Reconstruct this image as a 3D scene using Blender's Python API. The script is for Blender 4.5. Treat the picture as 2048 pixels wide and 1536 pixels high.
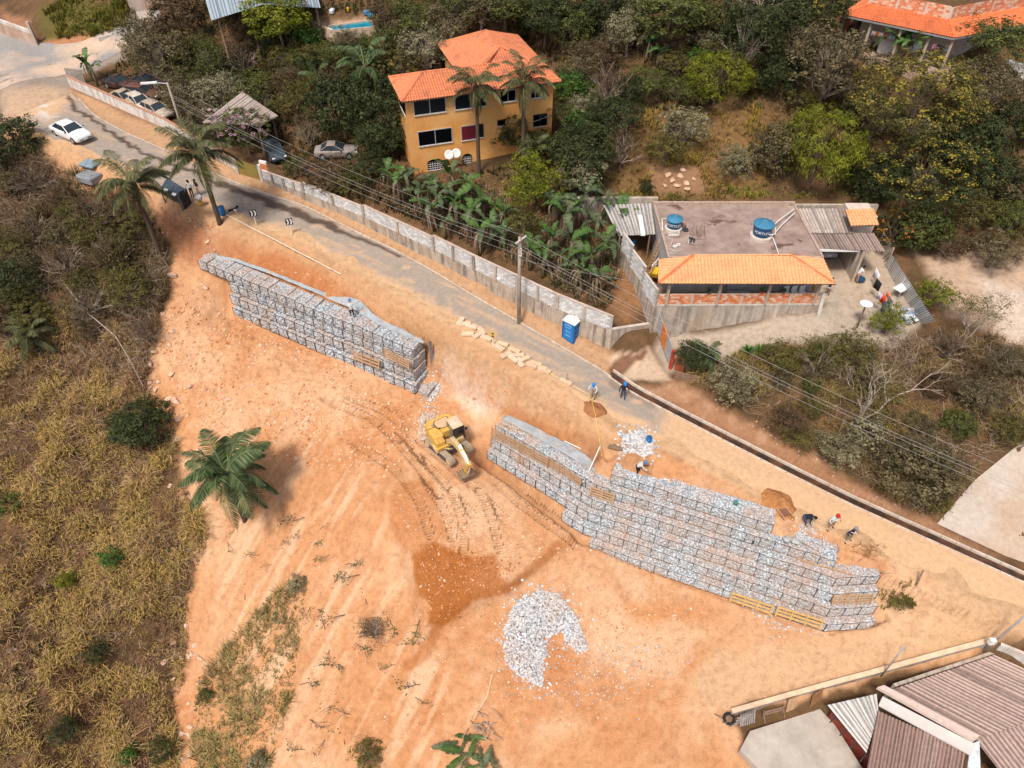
import bpy, bmesh, math, random
import numpy as np
from mathutils import Vector, Matrix
from mathutils.geometry import delaunay_2d_cdt
for o in list(bpy.data.objects): bpy.data.objects.remove(o)
SC = bpy.context.scene
COL = SC.collection
random.seed(7); RNG = np.random.default_rng(11)
PI = math.pi; RAD = math.radians
                 # camera
F = 1447.0; TH = RAD(44); ZC = 40.0; S_, C_ = math.sin(TH), math.cos(TH)
cam = bpy.data.cameras.new('camera'); camo = bpy.data.objects.new('camera', cam); COL.objects.link(camo)
cam.sensor_fit = 'HORIZONTAL'; cam.sensor_width = 36.0; cam.lens = 36.0 * F / 2048.0
cam.clip_start = 0.5; cam.clip_end = 2000
camo.location = (0, 0, ZC); camo.rotation_euler = (PI/2 - TH, 0, 0)
SC.camera = camo
                 # sky, sun, exposure
W = bpy.data.worlds.new('World'); SC.world = W; W.use_nodes = True
wn = W.node_tree.nodes; wl = W.node_tree.links
sky = wn.new('ShaderNodeTexSky'); sky.sky_type = 'NISHITA'; sky.sun_disc = False
SUN_EL, SUN_AZ = RAD(60), RAD(208)          # azimuth from +Y clockwise
sky.sun_elevation = SUN_EL; sky.sun_rotation = SUN_AZ
sky.altitude = 900; sky.air_density = 0.7; sky.dust_density = 7.0; sky.ozone_density = 0.3
bg = wn['Background']; bg.inputs['Strength'].default_value = 0.085
warm = wn.new('ShaderNodeMix'); warm.data_type = 'RGBA'; warm.blend_type = 'MULTIPLY'; warm.inputs[0].default_value = 1.0; warm.inputs[7].default_value = (1.0, .96, .90, 1)   # thin bright cloud: warmer than clear blue
wl.new(sky.outputs[0], warm.inputs[6]); wl.new(warm.outputs[2], bg.inputs['Color'])
sun = bpy.data.lights.new('sun', 'SUN'); suno = bpy.data.objects.new('sun', sun); COL.objects.link(suno)
sun.energy = 1.5; sun.angle = RAD(10); sun.color = (1.0, 0.93, 0.84)
sd = Vector((math.sin(SUN_AZ)*math.cos(SUN_EL), math.cos(SUN_AZ)*math.cos(SUN_EL), math.sin(SUN_EL)))
suno.rotation_euler = sd.to_track_quat('Z', 'Y').to_euler(); suno.location = sd * 200
SC.view_settings.view_transform = 'Standard'; SC.view_settings.look = 'None'
SC.view_settings.exposure = 1.08; SC.view_settings.gamma = 1.0
SC.cycles.max_bounces = 5; SC.cycles.diffuse_bounces = 2; SC.cycles.glossy_bounces = 2
SC.cycles.transparent_max_bounces = 6; SC.cycles.use_denoising = True
                 # projection helpers (photo pixel <-> place)
def P(px, py, e):
 u = (px-1024)/F; v = (py-768)/F; t = (ZC-e)/(S_+v*C_)
 return np.array([u*t, (C_-v*S_)*t, e])
def Qa(x, y, z):
 d = z-ZC; dep = y*C_-d*S_; up = y*S_+d*C_
 return 1024+F*x/dep, 768-F*up/dep
def htop(p, py):
 v = (py-768)/F; t = p[1]/(C_-v*S_); return ZC - t*(S_+v*C_)
                 # noise
_NG = np.random.default_rng(3).random((256, 256))
def vnoise(x, y, seed=0):
 x = np.asarray(x, float)+seed*17.31; y = np.asarray(y, float)+seed*9.77
 xi = np.floor(x).astype(int); yi = np.floor(y).astype(int); fx = x-xi; fy = y-yi
 fx = fx*fx*(3-2*fx); fy = fy*fy*(3-2*fy); g = _NG
 a = g[xi & 255, yi & 255]; b = g[(xi+1) & 255, yi & 255]; c = g[xi & 255, (yi+1) & 255]; d = g[(xi+1) & 255, (yi+1) & 255]
 return (a*(1-fx)+b*fx)*(1-fy)+(c*(1-fx)+d*fx)*fy
def fbm(x, y, f=1.0, o=4, seed=0):
 s = 0; a = .5; n = 0
 for k in range(o):
  s = s+a*vnoise(np.asarray(x)*f, np.asarray(y)*f, seed+k*3); n += a; f *= 2.03; a *= .5
 return s/n*2-1
                 # mesh builder
class MB:
 def __init__(s): s.v = []; s.f = []; s.m = []; s.mi = 0
 def add(s, vs, fs):
  o = len(s.v); s.v.extend([tuple(map(float, q)) for q in vs])
  for f in fs: s.f.append([i+o for i in f]); s.m.append(s.mi)
  return s
 def box(s, c, size, R=None, taper=1.0):
  hx, hy, hz = size[0]/2, size[1]/2, size[2]/2; vs = []
  for z in (-1, 1):
   k = taper if z > 0 else 1.0
   for x, y in ((-1, -1), (1, -1), (1, 1), (-1, 1)):
    q = Vector((x*hx*k, y*hy*k, z*hz))
    if R is not None: q = R @ q
    vs.append(q+Vector(c))
  return s.add(vs, [(3, 2, 1, 0), (4, 5, 6, 7), (0, 1, 5, 4), (1, 2, 6, 5), (2, 3, 7, 6), (3, 0, 4, 7)])
 def bev(s, c, size, b=.02, R=None):
  h = [d/2 for d in size]; vs = []; idx = {}
  for sx in (-1, 1):
   for sy in (-1, 1):
    for sz in (-1, 1):
     sg = (sx, sy, sz)
     for ax in range(3):
      q = [sg[i]*(h[i] if i == ax else h[i]-b) for i in range(3)]
      q = Vector(q)
      if R is not None: q = R @ q
      idx[(sg, ax)] = len(vs); vs.append(q+Vector(c))
  fs = []
  for ax in range(3):
   o = [i for i in range(3) if i != ax]
   for sg in (-1, 1):
    loop = []
    for a, b2 in ((-1, -1), (1, -1), (1, 1), (-1, 1)):
     k = [0, 0, 0]; k[ax] = sg; k[o[0]] = a; k[o[1]] = b2; loop.append(idx[(tuple(k), ax)])
    fs.append(loop)
  for ax in range(3):
   o = [i for i in range(3) if i != ax]
   for a in (-1, 1):
    for b2 in (-1, 1):
     k0 = [0, 0, 0]; k1 = [0, 0, 0]
     k0[ax] = -1; k1[ax] = 1
     for k in (k0, k1): k[o[0]] = a; k[o[1]] = b2
     fs.append([idx[(tuple(k0), o[0])], idx[(tuple(k1), o[0])], idx[(tuple(k1), o[1])], idx[(tuple(k0), o[1])]])
  for sx in (-1, 1):
   for sy in (-1, 1):
    for sz in (-1, 1): fs.append([idx[((sx, sy, sz), a)] for a in range(3)])
  return s.add(vs, fs)
 def tube(s, pts, r, n=6, cap=True):
  pts = [Vector(p) for p in pts]
  rs = r if isinstance(r, (list, tuple)) else [r]*len(pts)
  vs = []; fs = []
  for i, p in enumerate(pts):
   a = pts[max(i-1, 0)]; b = pts[min(i+1, len(pts)-1)]; t = (b-a)
   t = t.normalized() if t.length > 1e-9 else Vector((0, 0, 1))
   up = Vector((0, 0, 1)) if abs(t.z) < .95 else Vector((0, 1, 0))
   u = t.cross(up).normalized(); w = u.cross(t)
   for k in range(n):
    an = 2*PI*k/n; vs.append(p+(u*math.cos(an)+w*math.sin(an))*rs[i])
  for i in range(len(pts)-1):
   for k in range(n):
    k2 = (k+1) % n; fs.append((i*n+k, i*n+k2, (i+1)*n+k2, (i+1)*n+k))
  if cap: fs.append(tuple(range(n))[::-1]); fs.append(tuple(range((len(pts)-1)*n, len(pts)*n)))
  return s.add(vs, fs)
 def cyl(s, c, r, h, n=16, r2=None, axis='z'):
  r2 = r if r2 is None else r2; vs = []
  for z, rr in ((0, r), (h, r2)):
   for k in range(n):
    a = 2*PI*k/n; q = (rr*math.cos(a), rr*math.sin(a), z)
    if axis == 'x': q = (q[2], q[0], q[1])
    if axis == 'y': q = (q[0], q[2], q[1])
    vs.append((q[0]+c[0], q[1]+c[1], q[2]+c[2]))
  fs = [(k, (k+1) % n, n+(k+1) % n, n+k) for k in range(n)]+[tuple(range(n))[::-1], tuple(range(n, 2*n))]
  return s.add(vs, fs)
 def lathe(s, c, prof, n=20):
  vs = []; fs = []
  for r, z in prof:
   for k in range(n):
    a = 2*PI*k/n; vs.append((c[0]+r*math.cos(a), c[1]+r*math.sin(a), c[2]+z))
  for i in range(len(prof)-1):
   for k in range(n): k2 = (k+1) % n; fs.append((i*n+k, i*n+k2, (i+1)*n+k2, (i+1)*n+k))
  fs.append(tuple(range(n))[::-1]); fs.append(tuple(range((len(prof)-1)*n, len(prof)*n)))
  return s.add(vs, fs)
 def prism(s, poly, z0, z1, R=None, off=(0, 0, 0)):
  n = len(poly); vs = []
  for z in (z0, z1):
   for x, y in poly:
    q = Vector((x, y, z))
    if R is not None: q = R @ q
    vs.append(q+Vector(off))
  fs = [tuple(range(n))[::-1], tuple(range(n, 2*n))]+[(k, (k+1) % n, n+(k+1) % n, n+k) for k in range(n)]
  return s.add(vs, fs)
 def quad(s, a, b, c, d, th=0.0):
  a, b, c, d = map(Vector, (a, b, c, d))
  if th == 0: return s.add((a, b, c, d), [(0, 1, 2, 3)])
  n = (b-a).cross(d-a).normalized()*th
  vs = [a, b, c, d, a-n, b-n, c-n, d-n]
  return s.add(vs, [(0, 1, 2, 3), (7, 6, 5, 4), (0, 4, 5, 1), (1, 5, 6, 2), (2, 6, 7, 3), (3, 7, 4, 0)])
 def beam(s, a, b, w, h, up=(0, 0, 1)):
  a = Vector(a); b = Vector(b); t = (b-a); L = t.length; t.normalize()
  up = Vector(up)
  if abs(t.dot(up)) > .98: up = Vector((0, 1, 0))
  y = up.cross(t).normalized(); z = t.cross(y)
  return s.box((a+b)/2, (L, w, h), Matrix((t, y, z)).transposed())
 def mesh(s, name, smooth=False):
  me = bpy.data.meshes.new(name); me.from_pydata(s.v, [], s.f); me.update()
  if any(s.m): me.polygons.foreach_set('material_index', s.m)
  if smooth: me.polygons.foreach_set('use_smooth', [True]*len(me.polygons))
  return me
 def build(s, name, mat, parent=None, smooth=False, loc=None, rot=None):
  return link(name, s.mesh(name, smooth), mat, parent, loc, rot)
def link(name, me, mat=None, parent=None, loc=None, rot=None):
 o = bpy.data.objects.new(name, me); COL.objects.link(o)
 if mat is not None and me is not None and len(me.materials) == 0:
  for m in (mat if isinstance(mat, (list, tuple)) else [mat]): me.materials.append(m)
 if parent is not None: o.parent = parent
 if loc is not None: o.location = loc
 if rot is not None: o.rotation_euler = rot
 return o
def tag(o, label, cat, group=None):
 o['label'] = label; o['category'] = cat
 if group: o['group'] = group
 return o
def thing(name, label, cat, loc=(0, 0, 0), rz=0.0, group=None):
 o = bpy.data.objects.new(name, None); COL.objects.link(o); o.empty_display_size = .2
 o.location = loc; o.rotation_euler = (0, 0, rz)
 return tag(o, label, cat, group)
def struct(o): o['kind'] = 'structure'; return o
def stuff(o): o['kind'] = 'stuff'; return o
def np_mesh(name, V, Fq, smooth=True, cols=None, attrs=None):
 me = bpy.data.meshes.new(name); n = len(Fq); k = Fq.shape[1]
 me.vertices.add(len(V)); me.vertices.foreach_set('co', np.asarray(V, np.float32).ravel())
 me.loops.add(n*k); me.loops.foreach_set('vertex_index', np.asarray(Fq, np.int32).ravel())
 me.polygons.add(n); me.polygons.foreach_set('loop_start', np.arange(0, n*k, k, dtype=np.int32))
 me.polygons.foreach_set('loop_total', np.full(n, k, np.int32))
 me.polygons.foreach_set('use_smooth', np.full(n, smooth, bool))
 me.update(calc_edges=True)
 if cols is not None:
  a = me.attributes.new('Col', 'FLOAT_COLOR', 'POINT')
  a.data.foreach_set('color', np.concatenate([cols, np.ones((len(V), 1))], 1).astype(np.float32).ravel())
 for kx, val in (attrs or {}).items():
  a = me.attributes.new(kx, 'FLOAT', 'POINT'); a.data.foreach_set('value', np.asarray(val, np.float32))
 me.validate(); return me
                 # materials
def srgb(*c):
 return tuple(((x/255)/12.92 if x/255 <= .04045 else (((x/255)+.055)/1.055)**2.4) for x in c)
class NT:
 def __init__(s, name):
  s.m = bpy.data.materials.new(name); s.m.use_nodes = True; s.t = s.m.node_tree; s.n = s.t.nodes
  s.b = s.n['Principled BSDF']
 def new(s, t, **kw):
  k = s.n.new(t)
  for a, b in kw.items(): setattr(k, a, b)
  return k
 def l(s, a, b): s.t.links.new(a, b)
 def pos(s):
  return s.new('ShaderNodeNewGeometry').outputs['Position']
 def noise(s, scale, detail=3, rough=.6, vec=None, dist=0.0):
  k = s.new('ShaderNodeTexNoise'); k.inputs['Scale'].default_value = scale; k.inputs['Detail'].default_value = detail
  k.inputs['Roughness'].default_value = rough; k.inputs['Distortion'].default_value = dist
  s.l(vec if vec is not None else s.pos(), k.inputs['Vector']); return k.outputs['Fac']
 def ramp(s, fac, stops):
  k = s.new('ShaderNodeValToRGB'); e = k.color_ramp.elements
  while len(e) < len(stops): e.new(.5)
  for i, (p, c) in enumerate(stops): e[i].position = p; e[i].color = tuple(c)+(1,)
  s.l(fac, k.inputs['Fac']); return k.outputs['Color']
 def mix(s, fac, a, b, mode='MIX'):
  k = s.new('ShaderNodeMix', data_type='RGBA', blend_type=mode)
  for val, i in ((fac, 0), (a, 6), (b, 7)):
   if hasattr(val, 'links'): s.l(val, k.inputs[i])
   elif isinstance(val, (tuple, list)): k.inputs[i].default_value = tuple(val[:3])+(1,)
   else: k.inputs[i].default_value = val
  return k.outputs[2]
 def math(s, op, a, b=0.0):
  k = s.new('ShaderNodeMath', operation=op)
  for i, val in enumerate((a, b)):
   if hasattr(val, 'links'): s.l(val, k.inputs[i])
   else: k.inputs[i].default_value = val
  return k.outputs[0]
 def attr(s, name, out='Fac'):
  return s.new('ShaderNodeAttribute', attribute_name=name).outputs[out]
 def bump(s, h, strength=.4, dist=.05):
  k = s.new('ShaderNodeBump'); k.inputs['Strength'].default_value = strength; k.inputs['Distance'].default_value = dist
  s.l(h, k.inputs['Height']); s.l(k.outputs[0], s.b.inputs['Normal'])
 def col(s, c):
  if hasattr(c, 'links'): s.l(c, s.b.inputs['Base Color'])
  else: s.b.inputs['Base Color'].default_value = tuple(c[:3])+(1,)
 def done(s, rough=.8, spec=.3, metal=0.0):
  s.b.inputs['Roughness'].default_value = rough; s.b.inputs['Metallic'].default_value = metal
  s.b.inputs['Specular IOR Level'].default_value = spec; return s.m
_MC = {}; _ML = {}
def mat(name, c, rough=.8, var=.25, scale=3.0, dirt=None, dscale=.8, damt=.5, metal=0.0, spec=.3, bump=0.0, bscale=12):
 if name in _MC: return _MC[name]
 _ML[name] = (c,rough,metal); n = NT(name); a = tuple(x*(1-var) for x in c); b = tuple(min(1, x*(1+var)) for x in c)
 k = n.ramp(n.noise(scale, 5, .65), [(.3, a), (.7, b)])
 if dirt is not None:
  f = n.ramp(n.noise(dscale, 6, .7, dist=.6), [(.42, (0, 0, 0)), (.72, (damt,)*3)])
  k = n.mix(f, k, dirt)
 n.col(k)
 if bump: n.bump(n.noise(bscale, 4), bump, .03)
 _MC[name] = n.done(rough, spec, metal); return _MC[name]
def foliage(name, c1, c2, trans=.25, rough=.6):
 if name in _MC: return _MC[name]
 n = NT(name); f = n.attr('shade')
 k = n.ramp(f, [(0.0, c1), (1.0, c2)])
 k = n.mix(n.ramp(n.noise(.7, 2), [(.35, (0, 0, 0)), (.7, (.5,)*3)]), k, tuple(x*.6 for x in c1))
 n.col(k); n.b.inputs['Roughness'].default_value = rough; n.b.inputs['Specular IOR Level'].default_value = .25
 tr = n.new('ShaderNodeBsdfTranslucent'); n.l(k, tr.inputs['Color'])
 mx = n.new('ShaderNodeMixShader'); mx.inputs[0].default_value = trans
 n.l(n.b.outputs[0], mx.inputs[1]); n.l(tr.outputs[0], mx.inputs[2])
 n.l(mx.outputs[0], n.n['Material Output'].inputs['Surface']); _MC[name] = n.m; return n.m
# ================================================================ TERRAIN
RDX, RDY = math.cos(RAD(-28)), math.sin(RAD(-28))         # along the road, downhill to the right
KERB = [(143,186,7.7),(187,233,7.3),(250,268,6.9),(317,297,6.4),(443,357,5.5),(510,383,5.05),(610,415,4.45),(733,477,3.65),(783,500,3.3),(855,539,2.85),(950,597,2.3),(1037,647,1.85),(1203,744,.95),(1260,785,.6),(1400,858,-.35),(1560,940,-1.2),(1700,1010,-2.0),(1900,1100,-2.9),(2060,1172,-3.6),(2250,1250,-4.3)]
KW = np.array([P(*k) for k in KERB])
_ka = KW[:,0]*RDX+KW[:,1]*RDY
def road_e(x, y):
 return np.interp(x*RDX+y*RDY, _ka, KW[:,2])
def PR(px, py, d=0.0):
 e = 2.0
 for _ in range(30):
  p = P(px, py, e+d); e = .5*e+.5*float(road_e(p[0], p[1]))
 return P(px, py, e+d)
NEAR = [(20,236),(103,277),(147,297),(200,320),(333,382),(443,430),(512,454),(583,472),(640,500),(715,543),(800,592),(900,648),(985,694),(1060,740),(1130,782),(1200,824),(1280,868),(1400,930),(1560,1010),(1700,1080),(1900,1172),(2060,1242),(2250,1325)]
NW = np.array([PR(*k) for k in NEAR])
WALLB = [(143,180),(333,264),(478,350),(527,367),(573,388),(613,406),(733,461),(871,533),(950,577),(1037,622),(1112,660),(1217,708)]
WW = np.array([PR(*k, d=.12) for k in WALLB])
pts = []; cons = []
def line(ps):
 i0 = len(pts)
 for p in ps: pts.append(np.asarray(p, float))
 cons.extend((i, i+1) for i in range(i0, len(pts)-1))
line(KW); line(NW); line(WW)
bh = np.interp(np.arange(len(WW)), [0,2,6,11],[.5,.7,1.7,2.6])
line([w+np.array([.30, .54, b]) for w, b in zip(WW, bh)])
line([PR(a,b,d=-.25) for a,b in [(434,463),(515,470),(590,506),(652,541),(715,566),(746,573),(777,591),(824,616),(871,650),(918,681),(975,715),(1050,750),(1100,769),(1166,797),(1196,868),(1212,902)]])
line([P(*k) for k in [(436,505,2.9),(500,530,2.6),(560,556,2.3),(640,594,1.9),(700,624,1.5),(780,664,.6),(830,690,-.4),(858,738,-1.6),(885,776,-2.5),(935,812,-3.0),(985,842,-2.9),(1010,826,-2.0),(1100,868,-1.9),(1185,915,-1.9),(1206,928,-1.9)]])
line([P(*k) for k in [(385,535,2.0),(440,566,1.1),(462,575,.6),(464,617,-1.3),(511,641,-1.4),(560,663,-1.6),(603,681,-1.75),(673,721,-2.0),(713,739,-2.15),(775,766,-2.4),(812,787,-2.5),(850,792,-2.8),(872,775,-2.7)]])
line([P(*k) for k in [(975,900,-4.1),(1057,948,-4.3),(1074,962,-4.7),(1113,993,-4.85),(1143,1010,-5.1),(1177,1037,-5.35),(1200,1074,-5.75),(1224,1102,-6.05),(1272,1138,-6.6),(1350,1166,-6.75),(1421,1192,-6.85),(1530,1229,-6.95),(1634,1264,-7.0),(1749,1228,-5.9),(1765,1190,-4.6)]])
line([P(*k) for k in [(1212,935,-1.2),(1300,970,-1.0),(1400,1000,-1.0),(1480,1035,-1.2),(1545,1072,-1.5),(1610,1095,-2.1),(1680,1135,-2.9),(1750,1140,-3.0)]])
line([P(*k) for k in [(770,1000,-4.0),(815,1085,-4.9),(850,1240,-6.1),(1000,1172,-5.9),(1130,1087,-5.6)]])
line([P(*k) for k in [(745,1010,-4.7),(795,1100,-6.2),(845,1275,-7.3),(1015,1195,-7.0),(1150,1100,-6.2)]])
for k in [(880,960,-3.9),(800,900,-3.6),(900,860,-3.4),(960,860,-3.5),(700,850,-3.4),(600,780,-2.7),(500,720,-2.0),(420,660,-1.0),(370,600,.5),(352,560,1.5),(365,520,2.7),
 (1000,1000,-4.5),(1100,1050,-5.2),(1200,1130,-6.2),(1300,1180,-6.8),(1450,1240,-7.2),(940,1110,-5.2),
 (700,1000,-5.0),(650,1100,-7.2),(600,900,-4.9),(480,1040,-8.2),(430,900,-5.6),(390,800,-3.6),(350,700,-1.6),(550,1000,-7.0),
 (600,1200,-9.6),(700,1300,-9.4),(760,1400,-10),(560,1400,-13),(640,1536,-14),(400,1130,-11),(378,1300,-15),(350,1536,-18),(470,1300,-13.5),
 (1085,1280,-7.8),(1250,1250,-7.5),(1000,1400,-8.8),(1200,1450,-9),(1400,1400,-8.4),(900,1480,-10),(1000,1536,-10.3),(800,1500,-11.5),(1300,1536,-9.5),(900,1330,-8.2),
 (1450,1330,-7.8),(1600,1305,-7.4),(1750,1262,-6.1),(1830,1200,-4.6),(1870,1180,-3.7),
 (1460,1422,-8.5),(1660,1362,-7.4),(1800,1322,-6.5),(1980,1285,-5.0),(2060,1262,-4.6),
 (1500,1475,-9.0),(1600,1536,-9.3),(1700,1440,-8.7),(2048,1400,-7.5),(2048,1536,-8.5),(1850,1420,-8.2),(1900,1700,-9.5),(1400,1700,-11),(1000,1700,-12),
 (60,300,6.3),(120,335,6.0),(200,365,5.7),(300,410,5.0),(350,425,4.7),(390,465,4.2),
 (0,350,4.6),(100,420,3.6),(200,480,2.8),(300,520,2.2),(328,600,.6),(200,600,0.2),(0,600,.2),(100,750,-3.5),(300,760,-3.1),(0,900,-6),(200,950,-7.5),(330,950,-7),(380,1060,-9.4),(0,1150,-10.5),(200,1200,-12.5),(350,1200,-13.2),(0,1400,-13.5),(200,1400,-15.3),(0,1650,-17),(200,1650,-18.5),(340,1650,-19.5),(600,1680,-16),
 (900,450,5.4),(700,370,5.8),(1050,470,5.6),(1150,520,4.8),(1180,440,6.3),(1150,400,7.0),(1240,500,5.0),(1250,590,4.2),(1240,650,3.6),(1275,640,3.4),
 (800,345,7.4),(833,345,7.6),(960,345,7.8),(1000,320,8.0),(1090,300,8.2),(1120,230,9.0),(860,250,8.4),(1180,300,9.8),(1170,200,12),(1050,120,11.5),(950,120,11.5),
 (600,300,5.9),(700,290,7.0),(480,240,6.9),(400,200,7.6),(250,180,7.2),(320,150,7.8),(330,90,8.9),(500,110,10.6),(650,110,11.6),(560,150,9.8),(620,60,13.0),(480,50,12.6),(740,60,13.2),(800,100,12.6),(900,60,14.2),(1000,0,17),(800,0,15.5),(600,0,14.2),(400,0,12),(200,30,11),(250,80,9.0),(100,60,9.6),(75,98,8.3),(0,62,8.5),(0,0,9.8),(60,140,8.05),(0,150,8.1),(130,150,7.95),(240,105,8.4),
 (1300,100,14),(1400,0,17),(1250,200,11.7),(1400,250,10),(1350,330,8.2),(1450,385,7.0),(1230,395,6.9),(1600,390,6.9),(1600,250,10.5),(1650,150,13),(1700,60,14.5),(1790,400,7.0),(1850,300,9.5),(1950,250,11),(2048,200,12.5),(1750,105,13.7),(1740,80,13.7),(1885,128,13.55),(1950,118,13.7),(1830,112,13.7),(1850,0,17),(2048,0,17.5),(2048,350,9),(2048,450,7),(1950,520,5.6),(1820,470,5.4),
 (1680,500,4.5),(1800,570,4.4),(1700,620,4.2),(1850,650,4.2),(1640,640,4.1),(1500,480,4.5),(1300,440,5.6),(1345,690,1.4),(1400,695,2.0),(1500,668,3.1),(1600,648,3.9),(1320,640,3.0),(1330,560,4.6),(1500,600,4.4),
 (1300,740,.85),(1345,770,.9),(1420,770,1.3),(1500,800,1.3),(1650,800,1.9),(1700,900,-.1),(1850,800,1.6),(1900,950,-.6),(1950,900,.4),(1750,700,3.4),(1900,700,3.2),(2000,800,1.8),(1870,1030,-2.0),(1960,1000,-1.6),(2060,900,.6),(2060,1060,-2.0),(1985,1085,-2.6),(2060,600,4.8),(2060,700,3.7),(1560,890,-.2),(1450,840,.2)]:
 pts.append(P(*k))
for x,y,e in [(-95,5,-24),(-40,5,-22),(0,5,-15),(40,5,-11),(80,5,-10),(-95,30,-14),(-95,60,2),(-95,90,9),(-95,130,16),(-50,130,20),(0,130,27),(50,130,28),(95,130,30),(95,90,22),(95,60,8),(95,30,-2),(60,95,22),(0,100,22),(-50,100,14),(75,40,1),(70,20,-5)]:
 pts.append(np.array([x,y,e],float))
XY = [Vector((p[0],p[1])) for p in pts]; ZZ = np.array([p[2] for p in pts])
r_ = delaunay_2d_cdt(XY, cons, [], 0, 1e-4, True)
TV = np.array([(v.x,v.y) for v in r_[0]]); TT = np.array([t[:3] for t in r_[2]])
TZ = np.array([ZZ[o[0]] if len(o) else np.nan for o in r_[3]])
for i in np.where(np.isnan(TZ))[0]:
 d = ((np.array([p[:2] for p in pts])-TV[i])**2).sum(1); j = np.argsort(d)[:3]; w = 1/(d[j]+1e-6); TZ[i] = (ZZ[j]*w).sum()/w.sum()
def axis(a, f0, f1, b, fine, coarse):
 return np.concatenate([np.arange(a, f0, coarse), np.arange(f0, f1, fine), np.arange(f1, b+coarse, coarse)])
GX = axis(-90, -33, 30, 90, .17, .5); GY = axis(7, 13, 50, 125, .17, .5)
GXX, GYY = np.meshgrid(GX, GY, indexing='ij')
GZ = np.full(GXX.shape, np.nan)
for t in TT:
 (x0,y0),(x1,y1),(x2,y2) = TV[t]; d = (y1-y2)*(x0-x2)+(x2-x1)*(y0-y2)
 if abs(d) < 1e-9: continue
 i0, i1 = np.searchsorted(GX, [min(x0,x1,x2)-1e-6, max(x0,x1,x2)+1e-6]); j0, j1 = np.searchsorted(GY, [min(y0,y1,y2)-1e-6, max(y0,y1,y2)+1e-6])
 if i1 <= i0 or j1 <= j0: continue
 X = GXX[i0:i1,j0:j1]; Y = GYY[i0:i1,j0:j1]
 a = ((y1-y2)*(X-x2)+(x2-x1)*(Y-y2))/d; b = ((y2-y0)*(X-x2)+(x0-x2)*(Y-y2))/d; c = 1-a-b
 m = (a >= -1e-6)&(b >= -1e-6)&(c >= -1e-6)
 GZ[i0:i1,j0:j1][m] = (a*TZ[t[0]]+b*TZ[t[1]]+c*TZ[t[2]])[m]
GZ = np.where(np.isnan(GZ), np.nanmean(GZ), GZ)
def blur(Z, n):
 for _ in range(n):
  Z = (np.pad(Z,((1,1),(0,0)),'edge')[:-2]+2*Z+np.pad(Z,((1,1),(0,0)),'edge')[2:])/4
  Z = (np.pad(Z,((0,0),(1,1)),'edge')[:,:-2]+2*Z+np.pad(Z,((0,0),(1,1)),'edge')[:,2:])/4
 return Z
GPX, GPY = Qa(GXX, GYY, GZ)
def sdist(poly, X, Y):
 d = np.full(X.shape, 1e18); ins = np.zeros(X.shape, bool); n = len(poly)
 for i in range(n):
  x0,y0 = poly[i]; x1,y1 = poly[(i+1)%n]; ex,ey = x1-x0,y1-y0
  t = np.clip(((X-x0)*ex+(Y-y0)*ey)/(ex*ex+ey*ey+1e-9),0,1)
  d = np.minimum(d,(X-x0-t*ex)**2+(Y-y0-t*ey)**2)
  if y0 != y1: ins ^= ((y0 > Y) != (y1 > Y))&(X < (x1-x0)*(Y-y0)/(y1-y0)+x0)
 return np.where(ins,1,-1)*np.sqrt(d)
_w1 = fbm(GXX,GYY,.45,4,5); _w2 = fbm(GXX,GYY,.45,4,9)
def pm(poly, soft=10, warp=14, X=None, Y=None):
 if X is None: X, Y = GPX+_w1*warp, GPY+_w2*warp
 return np.clip(sdist(poly,X,Y)/soft+.5,0,1)
def pline(poly, width, soft=6, warp=8):
 X, Y = GPX+_w1*warp, GPY+_w2*warp; d = np.full(X.shape,1e18)
 for (x0,y0),(x1,y1) in zip(poly[:-1],poly[1:]):
  ex,ey = x1-x0,y1-y0; t = np.clip(((X-x0)*ex+(Y-y0)*ey)/(ex*ex+ey*ey+1e-9),0,1)
  d = np.minimum(d,(X-x0-t*ex)**2+(Y-y0-t*ey)**2)
 return np.clip((width-np.sqrt(d))/soft+.5,0,1)
SITE = [(335,560),(352,505),(330,445),(300,405),(200,378),(125,345),(95,300),(110,280),(200,320),(330,385),(440,432),(512,455),(590,475),(720,545),(900,650),(1060,742),(1210,835),(1300,880),(1400,935),(1560,1012),(1700,1082),(1900,1172),(2070,1245),(2070,1275),(1980,1292),(1660,1385),(1440,1432),(1480,1480),(1500,1536),(1500,1800),(520,1800),(360,1540),(355,1420),(372,1300),(372,1250),(388,1160),(418,1080),(400,1040),(362,950),(350,860),(300,790),(310,700),(325,640)]
TONGUE = [(575,1165),(612,1190),(592,1330),(572,1440),(528,1536),(480,1700),(385,1700),(390,1450),(398,1360),(440,1310),(500,1240)]
mS = pm(SITE, 16, 34); mT = pm(TONGUE, 14, 26); mSite = mS*(1-mT)
Zs = blur(GZ, 10); Zc = blur(GZ, 3)
GZ = Zs*(1-mSite)+Zc*mSite
mCut = pm([(434,460),(600,500),(750,570),(920,680),(1170,795),(1200,870),(1205,925),(1010,830),(900,785),(830,690),(640,600),(440,510)], 10, 6)
lowf = fbm(GXX,GYY,.22,4,1); midf = fbm(GXX,GYY,1.1,4,2); hif = fbm(GXX,GYY,3.2,3,4)
along = GXX*RDX+GYY*RDY; acr = -GXX*RDY+GYY*RDX
scr = fbm(along*2.6+midf*.25, acr*.35, 1.0, 3, 8)      # digger teeth marks running down the bank
sl = fbm((GXX*.82-GYY*.57)*1.5, (GXX*.57+GYY*.82)*.18, 1.0, 3, 12)
mSlope = pm([(600,780),(760,1000),(850,1290),(1000,1400),(900,1536),(560,1536),(420,1300),(430,1080),(480,900)], 60, 20)
chunk = np.clip(fbm(GXX,GYY,1.7,3,21)-.12,0,1)
mChunk = pm([(340,540),(470,620),(810,790),(850,800),(830,900),(700,960),(430,900),(340,830),(320,660)], 40, 20)
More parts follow.
